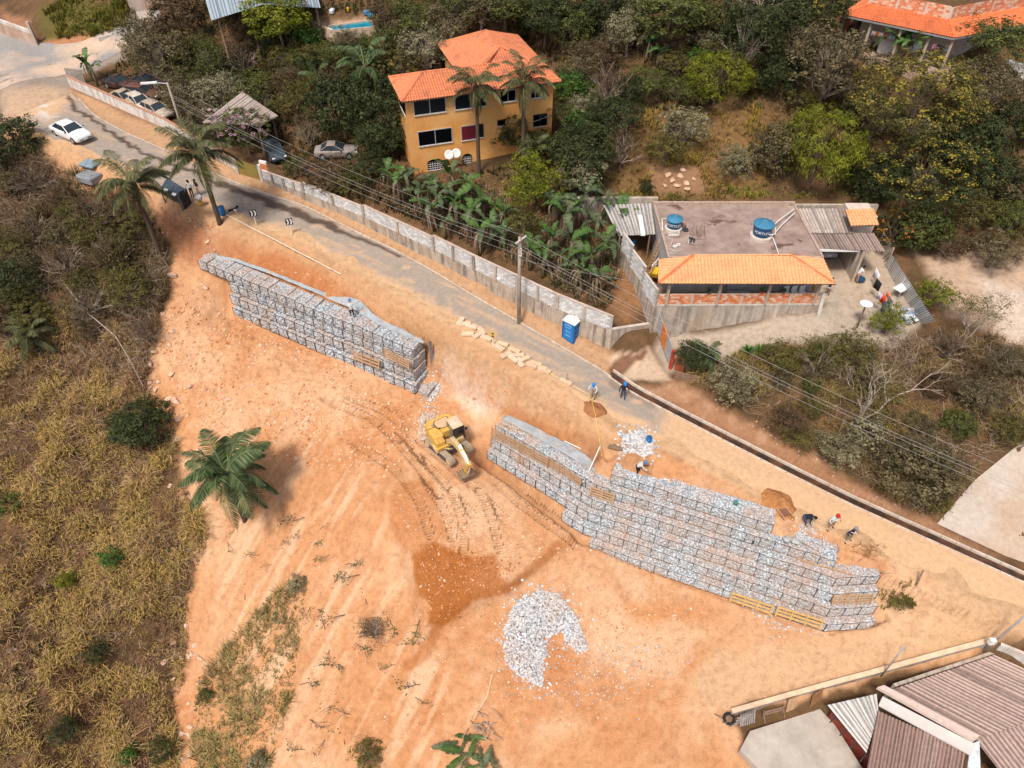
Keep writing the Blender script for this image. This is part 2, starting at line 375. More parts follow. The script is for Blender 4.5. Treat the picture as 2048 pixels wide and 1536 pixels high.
GZ = GZ + (1-mSite)*(.35*lowf+.12*midf+.55*np.clip(fbm(GXX,GYY,.42,3,27),-.3,1)*np.clip((-sdist([(420,300),(1024,640),(2200,1300),(2200,-200),(-300,-200),(-300,150)],GPX,GPY))/60,0,1)) + mSite*(.10*lowf+.05*midf+.03*hif) + mCut*(scr*.28+midf*.22+np.abs(hif)*.08) + mSlope*sl*.13 + mChunk*(chunk*.45+hif*.04)
ROADPOLY = [tuple(p[:2]) for p in KW]+[tuple(p[:2]) for p in NW[::-1]]
dR = sdist(ROADPOLY, GXX, GYY)
re = road_e(GXX, GYY)
k = np.clip((dR+.9)/.8, 0, 1); GZ = GZ*(1-k)+(re+.012*hif)*k
GZ = np.where(dR > .12, re-.10, GZ)
_dk = np.full(GXX.shape,1e9)
for a,b in zip(KW[:-1],KW[1:]):
 ex,ey = (b-a)[:2]; t = np.clip(((GXX-a[0])*ex+(GYY-a[1])*ey)/(ex*ex+ey*ey),0,1); _dk = np.minimum(_dk,np.hypot(GXX-a[0]-t*ex,GYY-a[1]-t*ey))
GZ = np.where((_dk < .92)&(GPX > 1222), np.minimum(GZ,re-.12), GZ)
_dn = np.full(GXX.shape,1e9)
for a,b in zip(NW[:-1],NW[1:]):
 ex,ey = (b-a)[:2]; t = np.clip(((GXX-a[0])*ex+(GYY-a[1])*ey)/(ex*ex+ey*ey),0,1); _dn = np.minimum(_dn,np.hypot(GXX-a[0]-t*ex,GYY-a[1]-t*ey))
GZ = np.where((dR > 0)&(_dn < 2.0), np.maximum(GZ, re+.05+.06*fbm(GXX,GYY,.5,2,71)-.05*_dn), GZ)
GZ = np.where((dR <= 0)&(_dn < 1.2), np.maximum(GZ, re+.055+.09*fbm(GXX,GYY,.7,3,71)-.22*_dn**1.5), GZ)
mF = np.clip((dR+2.2)/.8,0,1)*np.clip(-dR/.3,0,1)
TRK = [[(650,800),(740,835),(830,905),(905,985),(945,1030)],[(690,790),(770,820),(870,905),(960,985),(1010,1040)],[(1010,925),(1060,970),(1120,1015),(1180,1060)],[(985,960),(1030,1000),(1090,1045),(1150,1090)],
  [(905,985),(925,1040),(928,1110)],[(960,985),(985,1040),(1000,1100)],[(830,905),(850,960),(895,1030),(905,1075)],[(770,855),(830,925),(880,985)],[(700,880),(780,930),(840,1000),(860,1070)]]
trS = np.zeros(GXX.shape); trM = np.zeros(GXX.shape)
def raw_hit(px, py, h=0.0):
 u = (px-1024)/F; v = (py-768)/F; dx,dy,dz = u, C_-v*S_, -S_-v*C_
 t = np.arange(20,140,.05); X = dx*t; Y = dy*t; Z = ZC+dz*t
 g = G(X,Y)+h; i = np.argmax(Z < g) if (Z < g).any() else len(t)-1
 if i == 0: i = 1
 a = Z[i-1]-g[i-1]; b = g[i]-Z[i]; tt = t[i-1]+.05*a/(a+b+1e-9)
 return np.array([dx*tt,dy*tt,ZC+dz*tt-h])
def G(x, y):
 x = np.clip(np.asarray(x,float),GX[0],GX[-1]-1e-6); y = np.clip(np.asarray(y,float),GY[0],GY[-1]-1e-6)
 i = np.clip(np.searchsorted(GX,x,'right')-1,0,len(GX)-2); j = np.clip(np.searchsorted(GY,y,'right')-1,0,len(GY)-2)
 fx = (x-GX[i])/(GX[i+1]-GX[i]); fy = (y-GY[j])/(GY[j+1]-GY[j])
 return (GZ[i,j]*(1-fx)+GZ[i+1,j]*fx)*(1-fy)+(GZ[i,j+1]*(1-fx)+GZ[i+1,j+1]*fx)*fy
hit = raw_hit
for tr in TRK:
 w = np.array([hit(*q) for q in tr]); s0 = 0.0; dens = []
 for a,b in zip(w[:-1],w[1:]):
  for q in np.linspace(0,1,8,endpoint=False): dens.append(a+(b-a)*q)
 dens.append(w[-1]); dens = np.array(dens)
 for _ in range(3): dens[1:-1] = (dens[:-2]+2*dens[1:-1]+dens[2:])/4
 best = np.full(GXX.shape,1e9)
 for a,b in zip(dens[:-1],dens[1:]):
  ex,ey = (b-a)[:2]; L = math.hypot(ex,ey)
  if L < 1e-4: continue
  t = np.clip(((GXX-a[0])*ex+(GYY-a[1])*ey)/(L*L),0,1); d = np.hypot(GXX-a[0]-t*ex,GYY-a[1]-t*ey)
  m = d < best; best = np.where(m,d,best)
  ss = s0+((GXX-a[0])*ex+(GYY-a[1])*ey)/L
  mm = m&(d < .42); trS[mm] = ss[mm]; s0 += L
 trM = np.maximum(trM, np.clip((.34-best)/.1,0,1))
 GZ = GZ - .05*np.clip((.34-best)/.12,0,1)+.05*np.clip(1-np.abs(best-.45)/.14,0,1)
  # soil colours (what the earth itself is)
ORANGE=(.61,.315,.155); PALE=(.74,.50,.32); DARK=(.40,.135,.03); RED=(.44,.165,.07); WHITE=(.80,.69,.58); SANDC=(.62,.41,.24); VEGS=(.12,.075,.04); BROWN=(.26,.14,.075); CONC=(.50,.42,.34); BANK=(.54,.235,.095)
Cc = np.zeros(GXX.shape+(3,))
def paint(m, c, amt=1.0):
 global Cc
 m = (np.clip(m,0,1)*amt)[...,None]; Cc = Cc*(1-m)+np.array(c)*m
paint(np.ones(GXX.shape), VEGS)
paint(np.clip(lowf*1.5+.3,0,1), (.19,.11,.052), .7); paint(np.clip(midf*2,0,1), BROWN, .5)
paint(pm([(1230,270),(1500,230),(1560,330),(1500,400),(1230,400)],30), (.24,.14,.06), .6)
paint(mS, ORANGE)
paint(mSite*np.clip(lowf*1.6+.15,0,1), PALE, .65); paint(mSite*np.clip(-lowf*1.6-.1,0,1), BANK, .7)
paint(mSite*np.clip(midf*1.6-.15,0,1), PALE, .45); paint(mSite*np.clip(-midf*1.8-.2,0,1), RED, .35)
paint(mSlope*np.clip(sl*2.2,0,1), PALE, .75); paint(mSlope*np.clip(-sl*2.2-.1,0,1), ORANGE, .8)
paint(mCut, (.47,.19,.075), .95); paint(mCut*np.clip(scr*2.5-.1,0,1), (.62,.31,.14), .6); paint(mCut*np.clip(-scr*2-.2,0,1), RED, .6)
mPale = pm([(858,690),(940,700),(1060,760),(1160,800),(1195,850),(1190,880),(1090,830),(1010,822),(990,845),(930,815),(890,775)], 22, 12)
paint(mPale, PALE, .95); paint(mPale*np.clip(scr*2.2,0,1), WHITE, .7); paint(mPale*np.clip(-scr*2.2-.15,0,1), BANK, .55)
paint(pm([(885,700),(920,705),(930,745),(960,790),(990,815),(970,835),(920,800),(890,760)],14,10), WHITE, .75)
paint(pline([(434,463),(515,470),(590,506),(652,541),(715,566),(746,573),(824,616),(918,681),(1000,728),(1100,769),(1170,797)],7,6,5), (.33,.13,.06), .85)
paint(pm([(300,400),(440,436),(500,470),(440,520),(360,520),(325,450)],20,14), (.40,.17,.085), .8)
paint(pm([(95,300),(200,335),(330,395),(300,430),(150,360)],14,10), (.50,.23,.12), .8)
paint(pm([(820,1110),(846,1090),(872,1080),(935,1110),(950,1114),(987,1103),(1003,1126),(996,1148),(1022,1164),(1056,1134),(1145,1058),(1160,1072),(1100,1125),(1020,1185),(949,1202),(914,1242),(886,1262),(856,1246),(866,1208),(836,1188)],7,9), DARK, .93)
paint(pm([(772,1000),(800,958),(862,956),(905,1080),(868,1082),(826,1112),(790,1080)],10,12), BANK, .75)
paint(pm([(1150,1050),(1200,1100),(1260,1190),(1200,1180),(1140,1110)],12,12), BANK, .7)
paint(pline([(870,1270),(845,1310),(820,1330)],12,8), DARK, .6)
paint(pm([(1230,1180),(1330,1200),(1480,1230),(1500,1290),(1400,1280),(1250,1230)],26,26), (.56,.23,.075), .8)
paint(pm([(1130,840),(1190,860),(1200,900),(1175,915),(1060,860),(1085,835)],12,10), (.45,.18,.06), .85)
paint(pm([(1190,890),(1206,895),(1204,930),(1170,920)],6,5), (.26,.09,.035), .9)
paint(pm([(1225,900),(1290,925),(1330,985),(1250,965),(1215,930)],14,10), (.48,.22,.10), .7)
paint(pm([(1515,985),(1560,980),(1590,1010),(1590,1040),(1530,1030)],9,8), (.50,.21,.08), .8)
paint(pm([(1560,1050),(1640,1060),(1760,1100),(1745,1135),(1680,1130),(1600,1080)],12,10), (.60,.31,.15), .8)
paint(pm([(1440,1300),(1560,1290),(1760,1255),(1880,1170),(2070,1245),(2070,1280),(1980,1290),(1450,1425),(1380,1360)],26,18), SANDC, .85)
paint(mSite*np.clip(fbm(GXX,GYY,.09,3,55)*2.2,0,1), (.68,.42,.25), .6); paint(mCut, (.47,.19,.075), .4)
paint(pm([(1200,1240),(1420,1270),(1350,1350),(1180,1330)],40,30), PALE, .6)
paint(np.clip((dR+.6)/.5,0,1)*np.clip((2.6-_dn)/.5,0,1), (.66,.43,.25), .95)
paint(mF*(GPX < 1250), (.58,.36,.20), .75)
paint(np.clip((sdist([tuple(p[:2]) for p in KW[:14]]+[tuple(p[:2]) for p in WW[::-1]],GXX,GYY)+.3)/.6,0,1), (.50,.31,.18), .95)
paint(pm([(1215,715),(1300,695),(1345,765),(1270,760),(1225,745)],8,6), (.62,.47,.34), .9)
paint(pm([(1225,722),(1290,697),(1300,705),(1262,728),(1240,748),(1255,768),(1240,765),(1215,738)],6,9), (.17,.07,.035), .85)
VERGE = [(1270,780),(1345,770),(1440,800),(1560,880),(1680,945),(1850,1030),(1960,1090),(1990,1120),(1900,1095),(1560,935)]
paint(pm(VERGE,18,16), (.40,.215,.12), .85); paint(pm(VERGE,18,16)*np.clip(midf*2,0,1), (.5,.31,.2), .6)
paint(pm([(1335,745),(1310,700),(1325,676),(1590,628),(1620,620),(1640,560),(1640,490),(1760,490),(1850,640),(1790,690),(1600,685),(1480,700),(1400,735)],14,8), CONC, .92)
paint(pm([(1660,540),(1760,500),(1790,560),(1700,620)],30,20), (.55,.42,.31), .5)
paint(pm([(1820,505),(1950,500),(2060,520),(2060,700),(1960,660),(1880,590)],24,26), (.60,.44,.32), .85)
paint(pm([(1960,560),(2060,590),(2060,690),(1990,660)],24,20), (.68,.58,.49), .7)
paint(pm([(1300,330),(1400,330),(1420,390),(1290,385)],16,12), (.33,.19,.11), .8)
paint(pm([(1920,420),(2060,400),(2060,470),(1900,480)],20,20), (.30,.17,.09), .6)
paint(pm([(150,0),(260,0),(250,70),(90,80),(80,20)],20,14), (.13,.13,.03), .7)
paint(pm([(70,85),(250,60),(255,95),(150,108),(75,104)],10,10), (.50,.24,.12), .85)
paint(pm([(0,20),(60,40),(70,90),(0,70)],10,8), (.42,.22,.13), .8)
paint(pm([(0,62),(78,100),(130,107),(250,93),(250,122),(150,150),(140,190),(0,262)],6,8), (.36,.30,.25), .9)
paint(pm([(0,190),(90,170),(140,190),(100,240),(0,250)],22,22), (.62,.42,.27), .7)
paint(pm([(620,45),(760,35),(760,70),(620,72)],8,4), (.52,.36,.25), .9)
paint(pm([(1090,420),(1240,400),(1300,560),(1270,650),(1240,640),(1180,540)],20,16), (.36,.18,.085), .6)
paint(pm([(560,340),(900,460),(1200,600),(1225,635),(1180,470),(980,360),(760,300),(600,290)],30,16), (.20,.10,.05), .7)
  # gabion wall plans (needed here so that the earth stays behind the baskets)
def nrm2(a, b):
 d = (b-a)[:2]; d = d/np.linalg.norm(d); return np.array([d[1], -d[0]])   # to the right of a->b
A2 = [P(*k)[:2] for k in [(983,892,-3.8),(1183,1014,-3.8),(1665,1172,-3.8),(1752,1167,-3.8)]]
def offset_line(L, d):
 out = []
 for i in range(len(L)):
  ns = []
  if i > 0: ns.append(nrm2(L[i-1],L[i]))
  if i < len(L)-1: ns.append(nrm2(L[i],L[i+1]))
  if len(ns) == 1: out.append(L[i]+ns[0]*d)
  else:
   m = ns[0]+ns[1]; m = m/np.linalg.norm(m); out.append(L[i]+m*d/max(.3,m.dot(ns[0])))
 return out
SB2 = .56
dA = np.full(GXX.shape, 9e9); sg = np.zeros(GXX.shape)
for a, b in zip(A2[:-1], A2[1:]):
 e_ = b-a; L = np.linalg.norm(e_); t = ((GXX-a[0])*e_[0]+(GYY-a[1])*e_[1])/(L*L); tc = np.clip(t,0,1)
 dd = np.hypot(GXX-a[0]-tc*e_[0],GYY-a[1]-tc*e_[1]); sd_ = (GXX-a[0])*e_[1]/L-(GYY-a[1])*e_[0]/L
 m = dd < dA; dA = np.where(m,dd,dA); sg = np.where(m,sd_,sg)
m = (dA < 2.4)&(sg > -1.95)&(sg < 1.85)&(np.abs(dA-np.abs(sg)) < .15)
GZ = np.where(m, np.minimum(GZ, -3.9-np.clip(sg,-1.6,2)/SB2), GZ)
W1L, W1R = P(395,521,3.0), P(825,698,1.5)
e_ = (W1R-W1L)[:2]; L1 = np.linalg.norm(e_); t = ((GXX-W1L[0])*e_[0]+(GYY-W1L[1])*e_[1])/(L1*L1); sg = (GXX-W1L[0])*e_[1]/L1-(GYY-W1L[1])*e_[0]/L1
m = (t > -.01)&(t < 1.01)&(sg < .1)&(sg > -1.5)
GZ = np.where(m, np.minimum(GZ, 3.0-1.5*t-.4-np.clip((sg+.3)*4,0,1.2)), GZ)
nx, ny = GXX.shape
idx = np.arange(nx*ny).reshape(nx,ny)
Fq = np.stack([idx[:-1,:-1],idx[1:,:-1],idx[1:,1:],idx[:-1,1:]],-1).reshape(-1,4)
V = np.stack([GXX,GYY,GZ],-1).reshape(-1,3)
n = NT('earth')
c = n.attr('Col','Color')
f1 = n.ramp(n.noise(2.2,6,.7), [(.28,(.74,.70,.66)),(.5,(1,1,1)),(.78,(1.18,1.2,1.22))])
f2 = n.ramp(n.noise(16,4,.75), [(.3,(.76,.72,.68)),(.55,(1,1,1)),(.8,(1.14,1.14,1.14))])
c = n.mix(1.0, n.mix(1.0, c, f1, 'MULTIPLY'), f2, 'MULTIPLY')
n.col(c)
trk = n.math('MULTIPLY', n.math('SINE', n.math('MULTIPLY', n.attr('trs'), 2*PI/.21)), n.attr('trm'))
hgt = n.math('ADD', n.math('MULTIPLY', n.noise(9,6,.75), 1.0), n.math('MULTIPLY', trk, .32))
n.bump(hgt, .9, .10)
M_EARTH = n.done(.95,.1)
me = np_mesh('ground', V, Fq, True, Cc.reshape(-1,3), {'trs':trS.ravel(),'trm':trM.ravel()})
ground = struct(link('ground', me, M_EARTH))
                 # road
def resample(L, n):
 L = np.asarray(L); d = np.r_[0,np.cumsum(np.linalg.norm(np.diff(L,axis=0),axis=1))]; t = np.linspace(0,d[-1],n)
 return np.stack([np.interp(t,d,L[:,i]) for i in range(L.shape[1])],1)
def smoothl(L, k=4):
 L = L.copy()
 for _ in range(k): L[1:-1] = (L[:-2]+2*L[1:-1]+L[2:])/4
 return L
def ribbon(A, B, m):
 n_ = len(A); t = np.linspace(0,1,m)[None,:,None]; V = (A[:,None]*(1-t)+B[:,None]*t)
 ix = np.arange(n_*m).reshape(n_,m); Fq = np.stack([ix[:-1,:-1],ix[1:,:-1],ix[1:,1:],ix[:-1,1:]],-1).reshape(-1,4)
 return V.reshape(-1,3), Fq[:, ::-1]
KA = smoothl(resample(KW,420),12)
na = NW[:,0]*RDX+NW[:,1]*RDY; o_ = np.argsort(na)
NS = smoothl(resample(NW[o_],420),12)
RV, RF = ribbon(KA, NS, 26)
RV[:,2] = road_e(RV[:,0],RV[:,1])+.02
rx, ry = Qa(RV[:,0],RV[:,1],RV[:,2])
w1 = fbm(RV[:,0],RV[:,1],.5,4,31); w2 = fbm(RV[:,0],RV[:,1],1.2,4,33)
def rp(poly, soft, warp=10): return np.clip(sdist(poly,rx+w1*warp,ry+w2*warp)/soft+.5,0,1)
ASPH = np.array((.275,.265,.25)); DUST = np.array((.68,.44,.25))
ac = -RV[:,0]*RDY+RV[:,1]*RDX
dust = rp([(400,415),(520,440),(600,460),(715,525),(809,572),(980,662),(1112,747),(1185,792),(1300,850),(1500,935),(1700,1010),(1900,1100),(2080,1180),(2080,1300),(1500,1100),(300,430)],26,14)*.95
dust = np.maximum(dust, rp([(1330,800),(1560,905),(1800,1020),(2080,1140),(2080,1300),(1500,1050),(1290,880)],60,20)*.85)
dust = np.maximum(dust, rp([(0,180),(100,170),(150,200),(110,240),(60,240),(0,250)],24,16)*.8)
dust = np.maximum(dust, np.clip(w2*1.5-.25,0,.7)); dust = np.maximum(dust, .18)
dust = np.maximum(dust, .5*np.clip(fbm(RV[:,0]*RDX+RV[:,1]*RDY, ac*6, .25, 3, 41)*2,0,1))
RC = ASPH*(1-dust[:,None])+DUST*dust[:,None]
def rpl(poly, width, soft=4, warp=5):
 X, Y = rx+w1*warp, ry+w2*warp; d = np.full(X.shape,1e18)
 for (x0,y0),(x1,y1) in zip(poly[:-1],poly[1:]):
  ex,ey = x1-x0,y1-y0; t = np.clip(((X-x0)*ex+(Y-y0)*ey)/(ex*ex+ey*ey+1e-9),0,1); d = np.minimum(d,(X-x0-t*ex)**2+(Y-y0-t*ey)**2)
 return np.clip((width-np.sqrt(d))/soft+.5,0,1)
wet = np.maximum.reduce([rpl([(136,196),(150,215),(190,242),(240,278),(300,310),(380,340),(440,368)],3.6,3,9),rpl([(440,368),(520,395),(600,430),(670,455)],7.0,5,8),rpl([(660,455),(740,485),(800,512)],3.0)])[:,None]*.9
RC = RC*(1-wet)+np.array((.07,.045,.035))*wet
wh = (rp([(40,190),(90,200),(130,235),(100,245),(60,225)],18,16)*np.clip(w2*3,0,1))[:,None]*.7
RC = RC*(1-wh)+np.array((.7,.68,.64))*wh
wash = (rp([(1220,750),(1330,800),(1300,815),(1215,770)],6,5)*.5)[:,None]; RC = RC*(1-wash)+np.array((.2,.14,.1))*wash
n = NT('road_surface'); c = n.attr('Col','Color')
c = n.mix(1.0, c, n.ramp(n.noise(3,6,.7), [(.3,(.82,.8,.78)),(.7,(1.1,1.1,1.1))]), 'MULTIPLY')
c = n.mix(1.0, c, n.ramp(n.noise(30,3,.8), [(.3,(.88,.88,.88)),(.7,(1.07,1.07,1.07))]), 'MULTIPLY')
n.col(c); n.bump(n.noise(40,3), .25, .02); M_ROAD = n.done(.9,.2)
struct(link('road', np_mesh('road', RV, RF, True, RC), M_ROAD))
SA = smoothl(resample(np.array([PR(*q,d=.02) for q in [(-60,50),(0,66),(78,103),(130,109),(252,95),(330,70)]]),60),3)
SB = smoothl(resample(np.array([PR(*q,d=.02) for q in [(-80,225),(0,180),(90,160),(143,152),(250,117),(340,85)]]),60),3)
SA[:,2] = np.maximum(SA[:,2], G(SA[:,0],SA[:,1])+.03); SB[:,2] = np.maximum(SB[:,2], G(SB[:,0],SB[:,1])+.03)
SV, SF = ribbon(SA, SB, 16); SV[:,2] = np.maximum(SV[:,2], G(SV[:,0],SV[:,1])+.02)
d2 = np.clip(fbm(SV[:,0],SV[:,1],.35,4,51)*1.6+.35,0,.9)[:,None]
struct(link('side_road', np_mesh('side_road', SV, SF, True, np.array((.30,.29,.28))*(1-d2)+np.array((.62,.46,.34))*d2), M_ROAD))
# ================================================================ GABION WALLS
ICO_V = []; ICO_F = []
_b = bmesh.new(); bmesh.ops.create_icosphere(_b, subdivisions=1, radius=1.0)
ICO_V = np.array([v.co[:] for v in _b.verts]); ICO_F = np.array([[v.index for v in f.verts] for f in _b.faces]); _b.free()
OCT_V = np.array([(1,0,0),(-1,0,0),(0,1,0),(0,-1,0),(0,0,1),(0,0,-1),(.62,.62,.3),(-.62,.6,-.3)],float)
def stones(centres, sizes, rng, squash=(1,1,.8)):
 n = len(centres); nv = len(ICO_V); V = np.repeat(ICO_V[None], n, 0)*(1+rng.uniform(-.28,.28,(n,nv,1)))
 V = V*np.array(squash)*rng.uniform(.7,1.3,(n,1,3))
 a = rng.uniform(0,2*PI,n); ca, sa = np.cos(a)[:,None], np.sin(a)[:,None]
 x = V[...,0]*ca-V[...,1]*sa; y = V[...,0]*sa+V[...,1]*ca
 b = rng.uniform(-.7,.7,n); cb, sb = np.cos(b)[:,None], np.sin(b)[:,None]
 V = np.stack([x, y*cb-V[...,2]*sb, y*sb+V[...,2]*cb],-1)*np.asarray(sizes)[:,None,None]+np.asarray(centres)[:,None,:]
 Fx = (ICO_F[None]+(np.arange(n)*nv)[:,None,None]).reshape(-1,3)
 return V.reshape(-1,3), Fx, np.repeat(rng.random(n), nv)
def stone_mat(name, dark, light, dirt, damt):
 n = NT(name); c = n.ramp(n.attr('shade'), [(0,dark),(.45,tuple((a+b)/2 for a,b in zip(dark,light))),(1,light)])
 c = n.mix(n.ramp(n.noise(14,3,.7),[(.35,(0,0,0)),(.75,(.35,)*3)]), c, tuple(x*.55 for x in dark))
 g = n.new('ShaderNodeNewGeometry'); sp = n.new('ShaderNodeSeparateXYZ'); n.l(g.outputs['Normal'], sp.inputs[0])
 up = n.ramp(sp.outputs[2], [(.35,(0,0,0)),(.9,(1,1,1))])
 pat = n.ramp(n.noise(.55,4,.6), [(.40,(0,0,0)),(.62,(damt,)*3)])
 f = n.mix(1.0, pat, n.mix(1.0, (.35,.35,.35), up, 'ADD'), 'MULTIPLY')
 n.col(n.mix(f, c, dirt)); return n.done(.9,.2)
M_GAB = stone_mat('gabion_stone', (.23,.25,.27), (.74,.79,.83), (.50,.32,.22), .5)
M_PILE = stone_mat('pile_stone', (.30,.31,.33), (.78,.80,.82), (.6,.4,.27), .25)
M_WIRE = mat('gabion_wire', (.10,.09,.085), .6, .2)
M_CORE = mat('gabion_core', (.10,.095,.09), .95, .2)
GABV = []; rg = np.random.default_rng(5)
for q in range(8):
 cs = [];
 def grid(u, v):
  out = []
  for i in range(u):
   for j in range(v): out.append(((i+.5+rg.uniform(-.42,.42))/u, (j+.5+rg.uniform(-.42,.42))/v))
  return np.array(out)
 bl = lambda a, b: .05*np.sin(PI*a)*np.sin(PI*b)
 f = grid(10,10); cs.append(np.stack([.03+f[:,0]*.94, .05-bl(f[:,0],f[:,1]), .04+f[:,1]*.92],1))
 f = grid(10,13); cs.append(np.stack([.03+f[:,0]*.94, .04+f[:,1]*1.35, .93+bl(f[:,0],f[:,1])],1))
 f = grid(10,9)
 for xx in (.045,.955): cs.append(np.stack([np.full(len(f),xx), .05+f[:,0]*1.3, .04+f[:,1]*.9],1))
 cs = np.concatenate(cs); sz = rg.uniform(.045,.085,len(cs))
 Vv, Ff, sh = stones(cs, sz, rg)
 core = MB(); core.box((.5,.72,.47),(.97,1.32,.95)); cv = np.array(core.v); cf = np.array([[f[0],f[1],f[2]] for f in core.f]+[[f[0],f[2],f[3]] for f in core.f])
 me = np_mesh('gabion_basket', np.concatenate([Vv,cv]), np.concatenate([Ff,cf+len(Vv)]), False, None, {'shade':np.r_[sh,np.full(8,.12)]})
 me.materials.append(M_GAB); GABV.append(me)
wf = MB()
for a,b in [((0,-.03,0),(1,-.03,0)),((0,-.03,1),(1,-.03,1)),((0,-.03,0),(0,-.03,1)),((1,-.03,0),(1,-.03,1)),((0,0,0),(0,1.4,0)),((1,0,0),(1,1.4,0)),((1,1.4,0),(1,1.4,1))]:
 wf.beam(a,b,.026,.026)
WIREM = wf.mesh('wire_frame'); WIREM.materials.append(M_WIRE)
def basket(par, p, ang, sx=1.0, sz=1.0, sy=1.0):
 o = link('gabion_basket', random.choice(GABV), None, par); o.location = p; o.rotation_euler = (random.uniform(-.03,.03),random.uniform(-.02,.02),ang+random.uniform(-.02,.02)); o.scale = (sx,sy,sz)
 w = link('wire_frame', WIREM, None, o); return o
wall2 = thing('gabion_wall', 'long stepped gabion wall of grey stone baskets with six rising rows beside the sandy road', 'retaining wall')
def lay(par, L, d, ztop, s0, s1, sy=1.0, hgt=1.0, jit=.03):
 O = offset_line(L, d)
 for si,(a,b) in enumerate(zip(O[:-1],O[1:])):
  Ls = np.linalg.norm(b-a); u = (b-a)/Ls; ang = math.atan2(u[1],u[0])
  lo = s0[si] if s0[si] is not None else 0; hi = s1[si]*Ls if s1[si] is not None else Ls
  lo *= Ls if s0[si] is not None else 0
  if s0[si] is not None and s0[si] < 0 or hi-lo < .4: continue
  n_ = max(1,round((hi-lo)/1.0)); w = (hi-lo)/n_; off = 0
  for i in range(n_):
   if i % 4 == 0: off = random.uniform(-jit,jit)
   nn = np.array([u[1],-u[0]])*off
   q = a+u*(lo+i*w)+nn
   z = ztop(q) if callable(ztop) else ztop
   basket(par, (q[0],q[1],z-hgt), ang, w, hgt*.985, sy)
X_ = -1
lay(wall2, A2, -2*SB2, -.8, [X_,0.045,X_], [None,.73,None])
lay(wall2, A2, -1*SB2, -1.8, [0,None,X_], [None,.985,None])
lay(wall2, A2, 0, -2.8, [0,None,None], [None,None,None])
lay(wall2, A2, 1*SB2, -3.8, [0,None,None], [None,None,None])
lay(wall2, A2, 2*SB2, -4.8, [.80,None,None], [None,None,None])
lay(wall2, A2, 3*SB2, -5.8, [X_,.045,None], [None,None,None])
wall1 = thing('gabion_wall', 'gabion wall of four rows under the earth cut with a pale sheet along its back', 'retaining wall')
A1 = [W1L[:2], W1R[:2]]
def zt(k):
 def f(q):
  t = np.dot(q-W1L[:2],(W1R-W1L)[:2])/L1**2; return 3.0-1.5*t-k+.12*math.floor((1-t)*6)/6-.06
 return f
lay(wall1, A1, 0, zt(0), [0], [1.0], 1.08, 1.0, .07)
lay(wall1, A1, .14, zt(1), [.15], [1.006], 1.15)
lay(wall1, A1, .55, zt(2), [.155], [1.012], 1.3)
lay(wall1, A1, .95, zt(3), [.17], [1.02], 1.5)
u1 = (A1[1]-A1[0])/L1; n1 = np.array([u1[1],-u1[0]])
for i in range(3):
 q = A1[1]+u1*(.55+1.0)+n1*(.75-i*.95); basket(wall1, (q[0],q[1],-3.15), math.atan2(n1[1],n1[0])+PI, .95,.9,.7)
  # timber forming panels
M_WOOD = mat('form_timber', (.52,.33,.19), .85, .3, 6, (.3,.19,.11), 3, .5)
M_WOOD2 = mat('yellow_form_timber', (.58,.36,.13), .85, .25, 6)
def panel(a, b, h, nsl, lean, label, m, posts=4, group='timber forming panels on the gabion rows'):
 a = Vector(a); b = Vector(b); L = (b-a).length; u = (b-a).normalized(); ang = math.atan2(u.y,u.x)
 t = thing('forming_panel', label, 'panel', tuple(a), ang, group)
 tilt = math.atan2((b-a).z, math.hypot((b-a).x,(b-a).y))
 up = Vector((0, math.sin(lean), math.cos(lean))); nr = Vector((0,-math.cos(lean),math.sin(lean)))
 sw = h/nsl*.56
 for i in range(nsl):
  z = h*(i+.5)/nsl; mb = MB(); R = Matrix((Vector((1,0,0)),nr,up)).transposed() @ Matrix.Rotation(0,3,'X')
  mb.box(Vector((L/2,0,math.tan(tilt)*L/2))+up*z+nr*.03, (L,.03,sw), Matrix.Rotation(-tilt,3,'Y') @ R); mb.build('slat', m, t)
 for i in range(posts):
  x = .06+(L-.12)*i/(posts-1); mb = MB(); R = Matrix((Vector((1,0,0)),nr,up)).transposed()
  mb.box(Vector((x,0,math.tan(tilt)*x))+up*(h*.5)+nr*.075, (.09,.06,h*1.06), R); mb.build('post', m, t)
 return t
def onwall(px, py, e): return Vector(P(px,py,e))
pn = [((983,872,-2.65),(1040,902,-2.65),1.02,4,.06,'weathered slatted panel at the end of the low gabion wing by the excavator',M_WOOD,2),
 ((1041,903,-2.65),(1096,934,-2.65),1.02,4,.06,'weathered slatted panel in the middle of the low gabion wing',M_WOOD,2),
 ((1096,931,-2.65),(1162,973,-2.65),.95,4,.06,'slatted panel of the low gabion wing next to the long white pipe',M_WOOD,4),
 ((990,891,-3.65),(1048,930,-3.65),.9,4,.05,'lower slatted panel standing under the upper ones on the low gabion wing',M_WOOD,2),
 ((1178,990,-2.72),(1227,1007,-2.72),.85,4,.3,'short slatted panel leaning on the gabion rows beside the long white pipe',M_WOOD,3),
 ((1458,1201,-5.75),(1541,1229,-5.75),.85,3,.35,'yellow slatted panel on the lowest gabion row with a second panel at its end',M_WOOD2,4),
 ((1549,1229,-5.75),(1641,1258,-5.75),.85,3,.35,'yellow slatted panel on the lowest gabion row at the bend of the wall',M_WOOD2,4),
 ((1661,1209,-4.75),(1742,1206,-4.75),.9,4,.3,'slatted panel on the short gabion wing by the wire netting',M_WOOD,4),
 ((708,719,-.95),(760,739,-1.15),.95,3,.18,'slatted panel low on the gabion wall near its end over the excavator',M_WOOD,4),
 ((769,714,.15),(820,739,-.05),.95,4,.14,'slatted panel high on the gabion wall at its end over the excavator',M_WOOD,3)]
for a,b,h,ns,ln,lab,m,po in pn: panel(onwall(*a), onwall(*b), h, ns, ln, lab, m, po)
